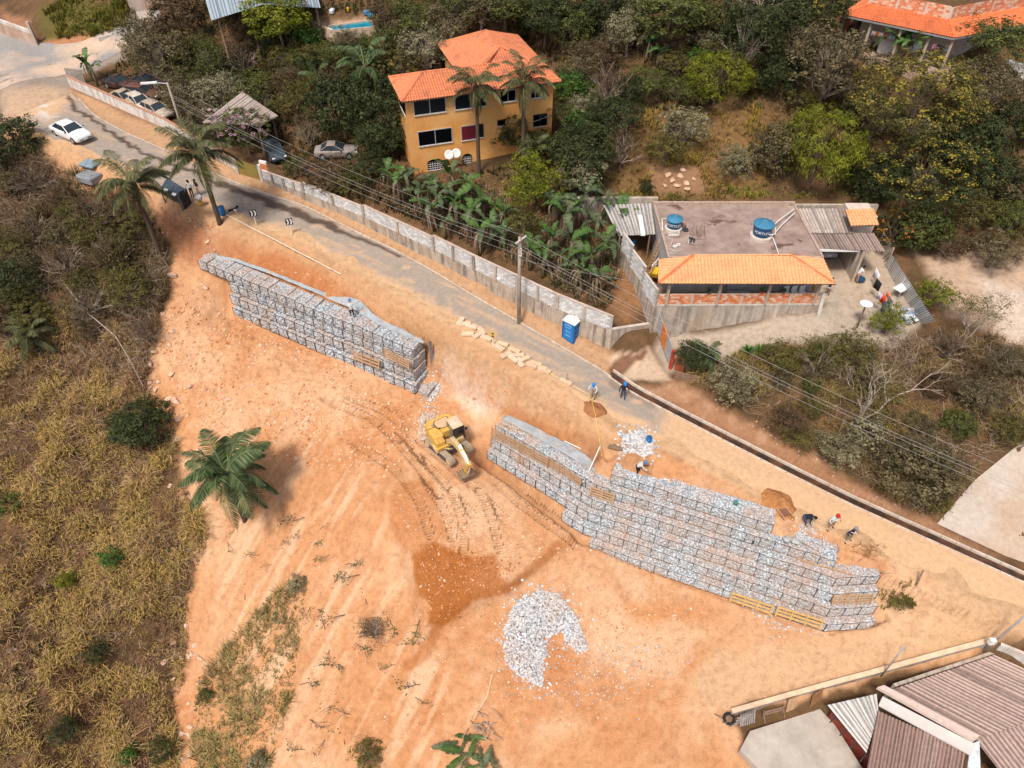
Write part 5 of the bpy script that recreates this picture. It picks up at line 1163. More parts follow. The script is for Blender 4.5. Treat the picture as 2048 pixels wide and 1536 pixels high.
def cloth(a, b, h, m, label, grp, parts=None):
 a = Vector(a); b = Vector(b); k = 8; vs = []
 for i in range(k+1):
  t = i/k; q = a.lerp(b,t); w = .05*math.sin(t*9+a.x); vs += [q, q+Vector((w,.06+w,-h*(.93+.07*math.sin(t*5)))) ]
 mb = MB(); mb.add(vs,[(2*i,2*i+1,2*i+3,2*i+2) for i in range(k)]); o = mb.build('hanging_cloth', m, None, True); s = o.modifiers.new('t','SOLIDIFY'); s.thickness = .012
 return tag(o,label,'laundry',grp)
def line_pts(pxs, e): return [Vector(P(x,y,e)) for x,y in pxs]
cl = line_pts([(1757,536),(1762,556),(1768,575),(1772,588),(1776,600),(1782,612)],6.0)
wire(P(1752,523,6.0), P(1790,632,6.0), .05, 'washing line in the concrete yard beside the silver fence','washing lines',.012)
cc = [((1753,535),(1760,550),'white',(.75,.76,.78),.9,'white cloth at the garage end of the yard washing line'),((1754,556),(1764,568),'black',(.02,.02,.025),.9,'black cloth next to the white one on the yard washing line'),((1758,582),(1766,590),'pale',(.55,.52,.55),.7,'pale cloth in the middle of the yard washing line'),((1766,586),(1774,598),'red',(.72,.06,.03),.8,'red cloth on the yard washing line'),((1776,582),(1782,592),'orange',(.75,.27,.08),.5,'orange cloth behind the red one on the yard washing line'),((1770,600),(1776,610),'jeans',(.10,.15,.24),1.0,'blue jeans at the low end of the yard washing line'),((1779,592),(1786,604),'print',(.10,.12,.12),.8,'dark printed cloth behind the jeans on the yard washing line'),((1782,606),(1788,616),'greywhite',(.6,.62,.64),.7,'grey white cloth at the low end of the yard washing line')]
for a,b,nm,c,h,lab in cc: cloth(P(*a,6.0)-np.array([0,0,.0]), P(*b,6.0), h, M_CLOTH(nm,c), lab, 'laundry on the yard washing line')
tb_ = thing('white_table','white table against the silver fence','table',tuple(P(1797,590,4.4)),RAD(35)); MB().box((0,0,.75),(1.3,.75,.05)).build('top', M_SIGNW, tb_)
for x in (-.55,.55):
 for y in (-.3,.3): MB().box((x,y,.36),(.06,.06,.72)).build('leg', M_GREYM, tb_)
bs = thing('wash_basin','dark blue plastic basin on the yard floor before the woman','basin',tuple(P(1719,561,4.5))); MB().lathe((0,0,0),[(.25,0),(.4,.2),(.43,.21),(.36,.18),(.2,.05)],18).build('bowl', mat('basin_blue',(.02,.09,.20),.4), bs, True)
rub = MB()
for k in range(60):
 q = P(random.gauss(1815,9),random.gauss(630,8),4.3+random.random()*.3); rub.box(q,(random.uniform(.1,.45),random.uniform(.1,.35),random.uniform(.02,.1)),Matrix.Rotation(random.random()*3,3,'Z') @ Matrix.Rotation(random.uniform(-.6,.6),3,'X'))
 rub.mi = random.randrange(3)
tag(stuff(rub.build('rubbish_heap', [mat('rub_white',(.6,.62,.64),.7),mat('rub_blue',(.2,.3,.4),.7),mat('rub_grey',(.35,.33,.32),.8)])),'heap of pale scraps at the low end of the silver fence','rubbish')
                 # upper right house
uh = thing('brick_house','brick house with a red tiled verandah roof and laundry at the top of the slope','house')
UE = 16.8; c0 = P(1683,30,UE); c1 = P(1908,77,UE); c2 = P(2075,46,UE); UR = UE+.75
r0 = P(1745,0,UR)+np.array([0,1.6,0]); r1 = P(1905,44,UR); r2 = P(2070,12,UR)
d01 = (c1-c0)[:2]/np.linalg.norm((c1-c0)[:2]); n01 = np.array([-d01[1],d01[0]]); d12 = (c2-c1)[:2]/np.linalg.norm((c2-c1)[:2]); n12 = np.array([-d12[1],d12[0]])
DP = 2.3; mit = (n01+n12)/np.linalg.norm(n01+n12); mit = mit*DP/mit.dot(n01)
def p3(a,z): return (a[0],a[1],z)
i0 = c0[:2]-d01*6+n01*DP; i1 = c1[:2]+mit; i2 = c2[:2]+d12*3+n12*DP
hipx = .32
cL = c0[:2]+d01*((np.linalg.norm((c1-c0)[:2]))*.28)
tiles(uh, p3(c0[:2]+d01*0,UE), p3(c1[:2],UE), p3(i1,UR), p3(c0[:2]+d01*1.8+n01*DP,UR), M_TRED,.22,.36)
tiles(uh, p3(c1[:2],UE), p3(c2[:2]+d12*3,UE), p3(i2,UR), p3(i1,UR), M_TRED,.22,.36)
lw = c0[:2]+n01*5
tiles(uh, p3(c0[:2]+n01*6.0,UE), p3(c0[:2],UE), p3(c0[:2]+d01*1.8+n01*DP,UR), p3(c0[:2]+d01*1.8+n01*6.0,UR), M_TRED,.22,.36)
ridge(uh, p3(c1[:2],UE+.02), p3(i1,UR+.03), M_TRED,.1); ridge(uh, p3(c0[:2],UE+.02), p3(c0[:2]+d01*1.8+n01*DP,UR+.03), M_TRED,.1)
bw_ = MB(); UW1 = Wall(c0[:2]+n01*DP+d01*1.5, d01); UW2 = Wall(i1, d12); Lw1 = np.linalg.norm(i1-(c0[:2]+n01*DP+d01*1.5)); Lw2 = np.linalg.norm(i2-i1)
UW1.box(bw_,0,Lw1,12,18.6,0,-.15); UW2.box(bw_,.02,Lw2,12,18.6,0,-.15); bw_.build('wall', mat('pale_mortar',(.62,.52,.44),.95), uh)
J = MB()
for Wl,L in ((UW1,Lw1),(UW2,Lw2)):
 for c in range(6):
  for k in range(int(L/.36)):
   s = .18+.36*k+(.18 if c % 2 else 0)
   if s > L-.2: continue
   J.mi = random.randrange(4); Wl.box(J,s-.165,s+.165,UR+.12+.19*c-.083,UR+.12+.19*c+.083,.012,-.02)
 for s in np.arange(.1,L,2.6):
  m = MB(); Wl.box(m,s-.1,s+.1,UR,18.62,.025,-.1); m.build('stiffener', M_CONCL, uh)
stuff(J.build('brick_courses', M_BRICK, uh))
m = MB(); m.add([p3(c0[:2]+d01*.0,13.75),p3(c1[:2]+d01*.3,13.75),p3(i1,13.75),p3(c0[:2]+n01*DP,13.75),p3(c0[:2],12.4),p3(c1[:2]+d01*.3,12.4),p3(i1,12.4),p3(c0[:2]+n01*DP,12.4)],[(0,1,2,3),(4,5,1,0),(5,6,2,1),(7,4,0,3)]); m.build('verandah_floor', mat('verandah_floor',(.42,.30,.23),.9), uh)
m = MB(); m.add([p3(c1[:2]+d12*.2,13.75),p3(c2[:2]+d12*2,13.75),p3(i2,13.75),p3(i1,13.75),p3(c1[:2],12),p3(c2[:2]+d12*2,12),p3(i2,12),p3(i1,12)],[(0,1,2,3),(4,5,1,0)]); m.build('side_floor', mat('verandah_floor',(.42,.30,.23),.9), uh)
for t in (.02,.28,.55,.80,.995):
 q = c0[:2]+(c1-c0)[:2]*t+n01*.35; MB().box((q[0],q[1],15.2),(.22,.22,3.1),Matrix.Rotation(math.atan2(d01[1],d01[0]),3,'Z')).build('column', mat('column_concrete',(.45,.36,.28),.9), uh)
a = c0[:2]+n01*.3; m = MB(); wseg(m,a,a+n01*3.5,13,13,16.6,16.6,.15); m.build('red_side_wall', mat('red_wall',(.45,.09,.05),.8,.2), uh)
m = MB(); m.beam(p3(c0[:2],UE-.08),p3(c1[:2],UE-.08),.08,.12); m.beam(p3(c1[:2],UE-.08),p3(c2[:2]+d12*3,UE-.08),.08,.12); m.build('gutter', M_GREYM, uh)
UC = [(.30,.5,(.75,.74,.76),'white shirt at the far end of the verandah washing line'),(.335,.5,(.72,.25,.05),'orange shirt on the verandah washing line'),(.37,.45,(.75,.7,.7),'white vest between the orange and red shirts on the verandah'),(.405,.55,(.65,.03,.03),'red shirt on the verandah washing line'),(.45,.6,(.62,.68,.72),'pale blue shirt on the verandah washing line'),(.48,.6,(.66,.70,.74),'pale towel next to the pale blue shirt on the verandah'),(.60,1.5,(.68,.72,.76),'large white sheet hanging in the middle of the verandah'),(.66,1.2,(.7,.73,.77),'second white sheet hanging in the middle of the verandah'),(.70,.35,(.6,.42,.06),'yellow cloth above the white sheets on the verandah'),(.84,.6,(.72,.30,.42),'pink cloth near the corner column of the verandah'),(.87,.4,(.03,.04,.06),'dark socks hung near the corner column of the verandah'),(.91,.4,(.05,.06,.1),'dark clothes hung close to the corner column'),(.96,.6,(.3,.42,.55),'blue cloth at the corner column of the verandah')]
Lc = np.linalg.norm((c1-c0)[:2])
wire(p3(c0[:2]+d01*Lc*.27+n01*.6,15.9),p3(c0[:2]+d01*Lc*.99+n01*.6,15.7),.05,'washing line under the red tiled verandah roof','washing lines',.012)
for t,h,c,lab in UC:
 q = c0[:2]+d01*Lc*t+n01*.6; w = .42 if h < 1 else .95; cloth(p3(q,15.85),p3(q+d01*w,15.85),h,M_CLOTH('u%d'%int(t*1000),c),lab,'laundry on the verandah')
q = c0[:2]+d01*Lc*.62+n01*.45; cloth(p3(q,14.7),p3(q+d01*.8,14.7),.5,M_CLOTH('u_red2',(.68,.04,.03)),'red cloth hung low below the white sheet on the verandah','laundry on the verandah')
q = c0[:2]+d01*Lc*.86+n01*1.0; t = thing('wooden_bench','dark wooden bench on the verandah floor under the hung clothes','bench',(q[0],q[1],13.75),math.atan2(d01[1],d01[0])); MB().box((0,0,.45),(2.2,.4,.06)).build('seat', M_WOODOLD, t)
for x in (-.9,.9): MB().box((x,0,.21),(.08,.36,.42)).build('leg', M_WOODOLD, t)
M_UW = M_WHITEW
q = c0[:2]+d01*Lc*.5+n01*1.6; tag(MB().box((q[0],q[1],14.4),(2.6,.05,1.3),Matrix.Rotation(math.atan2(d01[1],d01[0]),3,'Z')).build('white_screen_panel', M_SIGNW),'white panel standing at the back of the verandah','panel')
sm = thing('white_shed','small pale shed corner with a sloping roof at the edge of the slope','shed'); q = P(2040,185,12.0); MB().box((q[0]+1.5,q[1]+1,12.6),(4.5,3,2.4)).build('wall', M_WHITEW, sm); MB().box((q[0]+1.3,q[1]+.6,13.9),(5.0,4,.1),Matrix.Rotation(.12,3,'X')).build('roof', M_FC[0], sm); MB().box((q[0]-.5,q[1]-.9,11.2),(3.0,2.0,.3)).build('step', M_CONCL, sm)
                 # upper left: metal roofed barn, pool, corrugated shed
bn_ = thing('metal_barn','open barn with a pale blue grey metal roof beside the swimming pool','barn')
M_MROOF = [mat('blue_grey_roof_a',(.40,.48,.53),.45,.08,1,metal=.2),mat('blue_grey_roof_b',(.44,.52,.57),.45,.08,1,metal=.2)]
BE = 15.6; rz_ = 16.7
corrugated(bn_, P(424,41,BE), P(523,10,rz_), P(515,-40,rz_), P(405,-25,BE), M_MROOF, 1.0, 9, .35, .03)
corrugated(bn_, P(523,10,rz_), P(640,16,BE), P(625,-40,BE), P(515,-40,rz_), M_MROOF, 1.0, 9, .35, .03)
for x,y in ((436,42),(500,30),(560,22),(632,20)):
 q = P(x,y,BE-.2); MB().box((q[0],q[1]+.3,13.6),(.2,.2,4.0)).build('post', M_WOODOLD, bn_)
q = P(530,40,14); MB().box((q[0],q[1]+7,14),(10,.2,4)).build('back_wall', mat('barn_dark_wall',(.10,.075,.06),.9), bn_)
fn = thing('stick_fence','fence of upright grey sticks below the metal barn','fence')
for k in range(16):
 q = hit(520+5*k,96+.6*k); MB().box((q[0],q[1],q[2]+.6),(.09,.09,1.5+random.uniform(-.2,.2)),Matrix.Rotation(random.uniform(-.1,.1),3,'Y')).build('stick', M_WOODOLD, fn)
pz = max(float(G(*hit(x,y)[:2])) for x,y in ((652,52),(740,40),(745,53),(668,60)))+.06; pc = [P(x,y,pz) for x,y in ((652,52),(740,40),(745,53),(668,60))]
po = thing('swimming_pool','small turquoise swimming pool with a pale rim below the barn','pool')
cen = sum(pc)/4
m = MB(); m.add([tuple(cen+(q-cen)*1.14+np.array([0,0,.02])) for q in pc]+[tuple(cen+(q-cen)*1.0+np.array([0,0,.02])) for q in pc]+[tuple(cen+(q-cen)*1.0-np.array([0,0,1.2])) for q in pc]+[tuple(cen+(q-cen)*1.14-np.array([0,0,1.2])) for q in pc],[(0,1,5,4),(1,2,6,5),(2,3,7,6),(3,0,4,7),(4,5,9,8),(5,6,10,9),(6,7,11,10),(7,4,8,11),(8,9,10,11),(0,12,13,1),(1,13,14,2),(2,14,15,3),(3,15,12,0)]); m.build('basin', mat('pool_rim',(.62,.48,.36),.8), po)
m = MB(); m.add([tuple(cen+(q-cen)*.995-np.array([0,0,.12])) for q in pc],[(0,1,2,3)]); n = NT('pool_water'); n.col(n.ramp(n.noise(1.5,3),[(.3,(.0,.16,.26)),(.7,(.02,.33,.42))])); m.build('water', n.done(.05,.5), po)
for k,(x,y,c,lab) in enumerate(((735,30,(.02,.2,.42),'blue plastic heap piece beside the pool'),(745,36,(.03,.3,.5),'blue plastic sheet by the pool corner'),(665,27,(.62,.66,.7),'white bundle on the pool terrace'),(697,24,(.7,.42,.02),'yellow can on the pool terrace'))):
 q = hit(x,y); mm = mat('pool_item%d'%k,c,.5); tag(MB().bev((q[0],q[1],q[2]+.25),(.8 if k < 3 else .3,.5 if k < 3 else .3,.5),.1,Matrix.Rotation(k*.7,3,'Z')).build('pool_item', mm),lab,'bundle' if k != 3 else 'can')
cs = thing('corrugated_shed','open shed under pale grey corrugated sheets behind the pink flowering shrub','shed')
CE = 9.2
corrugated(cs, P(405,246,CE), P(523,252,CE), P(557,232,CE+.45), P(485,184,CE+.9), M_FCM, 1.1, 3.0, .3, .07)
for x,y in ((430,250),(515,250),(545,235),(480,205)):
 q = P(x,y,CE-.1); MB().box((q[0],q[1],CE-1.6),(.16,.16,3.2)).build('post', M_WOODOLD, cs)
q = P(480,215,8); MB().box((q[0]+.5,q[1]+1.5,7.6),(6,.2,3.0),Matrix.Rotation(RAD(-20),3,'Z')).build('back_wall', M_CONC, cs)
for k in range(14):
 q = P(random.uniform(405,432),random.uniform(215,245),CE+.15+random.uniform(0,.5)); tag(MB().box(tuple(q),(.5,.35,.06),Matrix.Rotation(random.random()*3,3,'Z') @ Matrix.Rotation(random.uniform(-.4,.4),3,'X')).build('broken_sheet', random.choice(M_FCD)),'broken roofing piece piled at the low corner of the corrugated shed','debris','broken roofing pieces by the corrugated shed')
tw = thing('brick_wall','peeling brick wall by the junction leading up the side street','wall'); a = hit(0,58); b = hit(72,92); m = MB(); wseg(m,(a[0]-4,a[1]+1.5),b,7.3,7.3,10.3,9.9,.25); m.build('wall', streak_wall('peeling_wall',(.55,.42,.34),(.36,.2,.13),.8), tw)
m = MB(); wseg(m,(a[0]-4,a[1]+1.45),(b[0],b[1]-.05),10.3,9.9,10.75,10.3,.3); m.build('white_top', M_WHITEW, tw)
MB().box((b[0]+.2,b[1],9.3),(.3,.3,4.0)).build('post', M_CONC, tw)
tw2 = thing('stained_wall','tall stained concrete wall behind the grey trees next to the barn','wall'); a = hit(262,25); b = hit(330,15); m = MB(); wseg(m,a,b,9,9,a[2]+2.3,b[2]+2.6,.2); m.build('wall', streak_wall('rust_wall',(.50,.42,.36),(.35,.2,.13),.8), tw2)
                 # lower right house
lh = thing('low_house','house with brown corrugated roofs and a white metal awning in the walled yard','house')
M_BRC = [mat('brown_corrugated_a',(.36,.24,.20),.9,.2,4,(.22,.14,.12),2,.5),mat('brown_corrugated_b',(.40,.28,.24),.9,.2,4,(.25,.17,.15),2,.5)]
M_PCOR = [mat('pink_corrugated_a',(.44,.32,.28),.9,.2,4,(.28,.19,.16),2,.5),mat('pink_corrugated_b',(.48,.36,.31),.9,.15,4,(.3,.2,.17),2,.4)]
M_WSH = [mat('white_sheet_a',(.58,.56,.53),.6,.08,2,(.5,.42,.36),1,.4),mat('white_sheet_b',(.62,.60,.57),.6,.06,2)]
lz = -5.4
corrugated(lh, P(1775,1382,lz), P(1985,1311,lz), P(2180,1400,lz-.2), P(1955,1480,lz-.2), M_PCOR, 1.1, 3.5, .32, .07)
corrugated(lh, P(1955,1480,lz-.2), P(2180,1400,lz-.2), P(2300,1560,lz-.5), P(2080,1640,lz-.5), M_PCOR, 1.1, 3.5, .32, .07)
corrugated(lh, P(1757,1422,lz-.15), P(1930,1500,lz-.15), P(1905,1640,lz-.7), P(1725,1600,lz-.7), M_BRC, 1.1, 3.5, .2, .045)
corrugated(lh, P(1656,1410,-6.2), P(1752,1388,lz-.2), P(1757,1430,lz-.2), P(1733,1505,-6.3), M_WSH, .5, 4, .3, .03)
rt = MB(); rt.quad(P(1752,1378,lz+.12),P(1765,1374,lz+.12),P(1955,1475,lz+.1),P(1945,1485,lz+.1),.3); rt.build('ridge_cap', mat('pinkish_cap',(.60,.47,.41),.9,.15), lh)
rt = MB(); rt.quad(P(1764,1394,lz-.02),P(1950,1490,lz-.02),P(1940,1512,lz-.06),P(1756,1412,lz-.06),.12); rt.build('white_valley', M_WSH[0], lh)
rt = MB(); rt.quad(P(1766,1404,lz+.04),P(1830,1432,lz+.04),P(1828,1442,lz+.02),P(1768,1415,lz+.02),.02); rt.build('stain_patch', mat('brown_patch',(.25,.15,.13),.9), lh)
MB().quad(P(1940,1488,lz-.1),P(1957,1482,lz-.1),P(1960,1560,lz-.4),P(1930,1560,lz-.4),.1).build('gable_strip', mat('pale_blue_sheet',(.55,.60,.62),.6), lh)
wv = MB(); wseg(wv,P(1652,1438,-8.5),P(1735,1545,-9),-9.5,-9.5,-6.35,-6.4,.2); wv.build('red_front_wall', mat('rust_red_wall',(.20,.04,.025),.7,.25,2), lh)
wv = MB(); wseg(wv,P(1775,1392,-7),P(1985,1322,-7),-9,-9,lz-.15,lz-.15,.2); wv.build('wall', M_CONC, lh)
for k in range(4):
 a = Vector(P(1660+20*k,1445+26*k,-6.5)); MB().beam(a,a+Vector((.7,.55,.05)),.08,.08).build('bracket', M_DARK, lh)
lwl = thing('low_block_wall','low block wall with a pale cap separating the dirt road from the lower yard','wall')
lp = [hit(1462,1432),hit(1560,1404),hit(1660,1376),hit(1765,1348),hit(1880,1316),hit(1985,1288)]
for a,b in zip(lp[:-1],lp[1:]):
 z0, z1 = max(a[2],-8.8)+.55, b[2]+.55; m = MB(); wseg(m,a,b,-10.5,-10.5,z0-.05,z1-.05,.18); m.build('wall', streak_wall('low_wall',(.48,.45,.43),(.25,.2,.18),.7), lwl)
 u = (b-a)[:2]/np.linalg.norm((b-a)[:2]); nn = np.array([u[1],-u[0]])*.06; m = MB(); wseg(m,a[:2]+nn,b[:2]+nn,z0-.05,z1-.05,z0+.05,z1+.05,.32); m.build('cap', mat('wall_cap',(.66,.48,.33),.9,.2,2), lwl)
lw2 = thing('white_block_wall','whitewashed block wall at the road corner beside the grey metal pole','wall'); a = hit(1992,1300); b = hit(2060,1332); m = MB(); wseg(m,a,(b[0]+2,b[1]-1.2),-8,-8,a[2]+.7,a[2]+.6,.2); m.build('wall', M_WHITEW, lw2)
yd = [(1500,1462),(1640,1418),(1670,1450),(1740,1560),(1560,1580),(1480,1500)]
z_y = max(float(G(*hit(x,y)[:2])) for x,y in yd[:4])+.03
m = MB(); q = [tuple(P(x,y,z_y)) for x,y in yd]; q2 = [(a,b,c-.6) for a,b,c in q]; k = len(q); m.add(q+q2,[tuple(range(k))[::-1]]+[(i,(i+1)%k,k+(i+1)%k,k+i) for i in range(k)]);
struct(m.build('yard_slab', mat('yard_slab',(.46,.41,.35),.9,.2,.8,(.34,.29,.26),.5,.6)))
for x0,y0,x1,y1,h,mm,lab in ((1572,1425,1590,1418,1.1,M_WOOD,'smaller brown board leaning on the low block wall'),(1620,1418,1640,1402,1.2,mat('brown_door',(.33,.17,.08),.8,.2),'large brown door leaf leaning on the low block wall'),):
 a, b = P(x0,y0,z_y), P(x1,y1,z_y); m = MB(); m.quad(a,b,b+np.array([.0,.35,h]),a+np.array([.0,.35,h]),.05); tag(m.build('leaning_board', mm),lab,'board')
pt = thing('pallet','grey wooden pallet leaning on the low block wall','pallet',tuple(P(1478,1448,z_y)),RAD(15))
for k in range(7): MB().box((.2+k*.16-.2,0,.55),(.10,.03,1.1),Matrix.Rotation(-.35,3,'X')).build('slat', mat('grey_board',(.33,.30,.27),.9), pt)
for z in (.1,.55,1.0): MB().box((.28,.05-.3*(.55-z)*0,z),(1.2,.07,.08),Matrix.Rotation(-.35,3,'X')).build('bearer', mat('grey_board',(.33,.30,.27),.9), pt)
fm = thing('iron_frame','dark iron bench frame by the low block wall in the yard','frame',tuple(P(1545,1432,z_y)),RAD(14))
for s in (-.7,.7): MB().beam((s,0,0),(s,.2,.8),.06,.06).build('leg', M_WOODOLD, fm); MB().beam((s,-.3,.0),(s,.2,.6),.05,.05).build('brace', M_WOODOLD, fm)
for z in (.35,.75): MB().beam((-.7,.1,z),(.7,.1,z),.08,.05).build('rail', M_WOODOLD, fm)
for k in range(14):
 q = hit(random.uniform(1445,1470),random.uniform(1428,1450)); tag(MB().beam(q+[0,0,.1],q+[random.uniform(-.6,.6),random.uniform(-.5,.5),random.uniform(.05,.4)],.08,.05).build('scrap_timber', M_WOODOLD),'scrap timber piece in the jumble at the end of the low wall','timber','scrap timber at the end of the low wall')
m = MB(); q = Vector(hit(1457,1440))+Vector((0,0,.2)); m.tube([q+Vector((.33*math.cos(a),.33*math.sin(a)*.9,.1*math.sin(a))) for a in np.linspace(0,2*PI,16)],.1,8); tag(m.build('old_tyre', M_BLACK, None, True),'old black tyre in the jumble at the end of the low wall','tyre')
rs = [(1868,1045),(1965,930),(2070,850),(2200,900),(2070,1120),(1990,1090)]
V_ = []; A_ = [hit(x,y) for x,y in ((1874,1048),(1950,960),(2065,868),(2180,800))]; B_ = [hit(x,y) for x,y in ((2010,1112),(2060,1130),(2140,1060),(2250,990))]
SV, SF = ribbon(resample(np.array(A_),30), resample(np.array(B_),30), 14); SV[:,2] = np.maximum(SV[:,2], G(SV[:,0],SV[:,1])+.0)+.03
d2 = np.clip(fbm(SV[:,0],SV[:,1],.4,4,61)*1.5+.2,0,.8)[:,None]
struct(link('concrete_street', np_mesh('concrete_street', SV, SF, True, np.array((.50,.44,.38))*(1-d2)+np.array((.46,.33,.23))*d2), M_ROAD))
# ================================================================ EXCAVATOR
M_YEL = mat('machine_yellow',(.66,.39,.07),.5,.12,1.5,(.58,.38,.2),1.2,.55); M_YELD = mat('dusty_yellow',(.62,.44,.22),.7,.15,2)
M_TRK = mat('track_steel',(.40,.32,.24),.8,.25,4); M_TRKD = mat('track_dark',(.10,.08,.065),.8,.3,4); M_CABROOF = mat('cab_roof',(.62,.47,.32),.7,.12,2); M_CHROME = mat('chrome_rod',(.75,.75,.75),.2,.05,metal=.8)
EX0 = hit(897,897); UH, TRH = RAD(-59), RAD(-46)
ex = thing('excavator','yellow tracked excavator with its bucket down beside the low gabion wing','excavator',tuple(EX0))
uc = bpy.data.objects.new('undercarriage',None)
def rot(a): return Matrix.Rotation(a,4,'Z')
def sub(mb, name, m, par, a, smooth=False):
 R = rot(a)
 mb.v = [tuple(R @ Vector(v)) for v in mb.v]; return mb.build(name, m, par, smooth)
for s in (-1,1):
 y = s*.92; L, r = 3.3, .36
 prof = [(L/2-r+r*math.cos(t),r+r*math.sin(t)) for t in np.linspace(PI/2,-PI/2,9)]+[(-L/2+r+r*math.cos(t),r+r*math.sin(t)) for t in np.linspace(-PI/2,-3*PI/2,9)]
 m = MB(); m.prism([(x,z) for x,z in prof],-.17,.17,Matrix(((1,0,0),(0,0,1),(0,1,0))),(0,y,0)); t = sub(m,'track', M_TRKD, ex, TRH)
 J = MB(); per = [];
 for i in range(len(prof)):
  a = np.array(prof[i]); b = np.array(prof[(i+1)%len(prof)]); per.append((a,b))
 tot = sum(np.linalg.norm(b-a) for a,b in per); ns = 44; k = 0; acc = 0
 for a,b in per:
  l = np.linalg.norm(b-a)
  while k*tot/ns < acc+l and k < ns:
   f = (k*tot/ns-acc)/max(l,1e-6); p = a+(b-a)*f; d = (b-a)/max(l,1e-6); an = math.atan2(d[1],d[0])
   J.box((p[0],y,p[1]),(tot/ns*.86,.5,.045),Matrix.Rotation(-an,3,'Y')); J.box((p[0]+math.sin(an)*-.03,y,p[1]+math.cos(an)*.03),(.03,.5,.04),Matrix.Rotation(-an,3,'Y')); k += 1
  acc += l
 sub(J,'track_shoes', M_TRK, t, TRH)
 for x in (-L/2+r,L/2-r): sub(MB().cyl((x,y-.19,r),.27,.38,16,axis='y'),'wheel', M_YELD, t, TRH)
 for x in (-.7,0,.7): sub(MB().cyl((x,y-.19,.14),.1,.38,10,axis='y'),'roller', M_TRKD, t, TRH)
m = MB(); m.bev((0,0,.5),(1.5,1.5,.4),.05); m.cyl((0,0,.65),.55,.25,20); sub(m,'centre_frame', M_TRKD, ex, TRH)
m = MB(); m.box((1.5,0,.33),(.12,2.1,.5),Matrix.Rotation(.2,3,'Y'));
def U(mb, name, m_, par=ex, smooth=False):
 mb.v = [(x,-y,z) for x,y,z in mb.v]; mb.f = [f[::-1] for f in mb.f]
 return sub(mb, name, m_, par, UH, smooth)
body = MB(); body.prism([(-1.75,-.85),(-1.55,-1.15),(.6,-1.18),(.6,1.18),(-1.55,1.15),(-1.75,.85)],.92,1.15); U(body,'deck', M_YEL)
cwp = [(-1.9,-.75),(-1.72,-1.08),(-1.1,-1.17),(-1.1,1.17),(-1.72,1.08),(-1.9,.75)]
m = MB(); m.prism(cwp,1.0,1.82); m.prism([(x*.97,y*.96) for x,y in cwp],1.82,1.9); U(m,'counterweight', M_YEL)
m = MB(); m.bev((-.55,.72,1.42),(1.1,.88,.75),.06); m.bev((.2,.78,1.35),(.55,.75,.62),.05); U(m,'left_housing' if False else 'engine_housing', M_YEL)
m = MB(); m.bev((-.62,-.15,1.5),(.95,.85,.85),.05); U(m,'engine_cover', M_YEL)
hp = [(-1.55,-.75),(-1.55,.35),(-1.3,.55),(-.75,.5),(-.55,.2),(-.45,-.55),(-.7,-.8)]
m = MB(); m.prism(hp,1.905,1.96); U(m,'hood_seal', M_DARK)
m = MB(); m.prism([(x*.9-.09,y*.9-.01) for x,y in hp],1.955,1.99); U(m,'hood', mat('hood_tan',(.60,.40,.24),.7,.12,2))
m = MB(); m.bev((.15,1.0,.8),(.75,.5,.45),.05); U(m,'side_step', M_YELD)
m = MB(); m.box((.22,.78,1.52),(.35,.5,.34)); U(m,'side_panel_window', mat('panel_tan',(.55,.30,.08),.6))
m = MB(); m.box((0.05,.02,1.2),(.7,.5,.2)); U(m,'pump_bay', mat('rust_dark',(.16,.07,.035),.8))
m = MB(); m.tube([(-.1,.2,1.3),(.2,-.05,1.5),(.35,.15,1.3),(.1,.1,1.35)],.03,5); U(m,'hydraulic_hose', M_BLACK)
m = MB(); m.cyl((-1.05,.75,1.85),.06,.35,10); U(m,'exhaust', M_CHROME); m = MB(); m.cyl((-1.5,.1,1.95),.07,.18,10); U(m,'filler_cap', M_YELD)
cab = MB()
cb = [(-.55,-1.16),(.62,-1.16),(.62,-.28),(-.55,-.28)]
fl = MB(); fl.prism(cb,1.1,1.3); cabo = U(fl,'cab', M_YELD)
for x,y in cb: U(MB().beam((x*1.0,y,1.25),(x*.93,y*.99,2.62),.09,.09,(1,0,0)),'pillar', M_DARK if x > 0 else M_YELD, cabo)
m = MB(); m.bev((.02,-.72,2.68),(1.22,.94,.14),.05); rf = U(m,'roof', M_CABROOF, cabo)
m = MB(); m.bev((.22,-.72,2.76),(.6,.66,.04),.015); U(m,'roof_hatch', mat('hatch',(.66,.52,.38),.6), rf)
for a,b in (((-.55,-.29),(.62,-.29)),((-.55,-1.15),(.62,-1.15)),((-.55,-1.15),(-.55,-.29))):
 mb = MB(); mb.quad((a[0],a[1],1.3),(b[0],b[1],1.3),(b[0]*.93,b[1]*.99,2.6),(a[0]*.93,a[1]*.99,2.6),.01); U(mb,'glass', mat('cab_glass',(.16,.17,.16),.15,.2,spec=.6), cabo)
m = MB(); m.quad((.62,-.29,1.95),(.62,-1.15,1.95),(.575,-1.14,2.6),(.575,-.29,2.6),.01); U(m,'windscreen', mat('cab_glass_dark',(.02,.022,.025),.12,.2,spec=.6), cabo)
m = MB(); m.bev((-.1,-.72,1.55),(.5,.5,.5),.06); m.bev((-.32,-.72,2.0),(.12,.48,.6),.04); U(m,'seat', M_DARK, cabo)
m = MB(); m.tube([(.7,-1.2,1.2),(.75,-1.2,2.5),(.7,-.3,2.5)],.02,5); U(m,'guard_rail', M_DARK, cabo)
m = MB(); m.bev((.5,-1.42,2.05),(.06,.22,.3),.03); U(m,'mirror', M_DARK, cabo)
bo = [(.35,.15,1.35),(1.3,.15,2.35),(2.4,.15,2.55),(3.75,.15,1.95)]
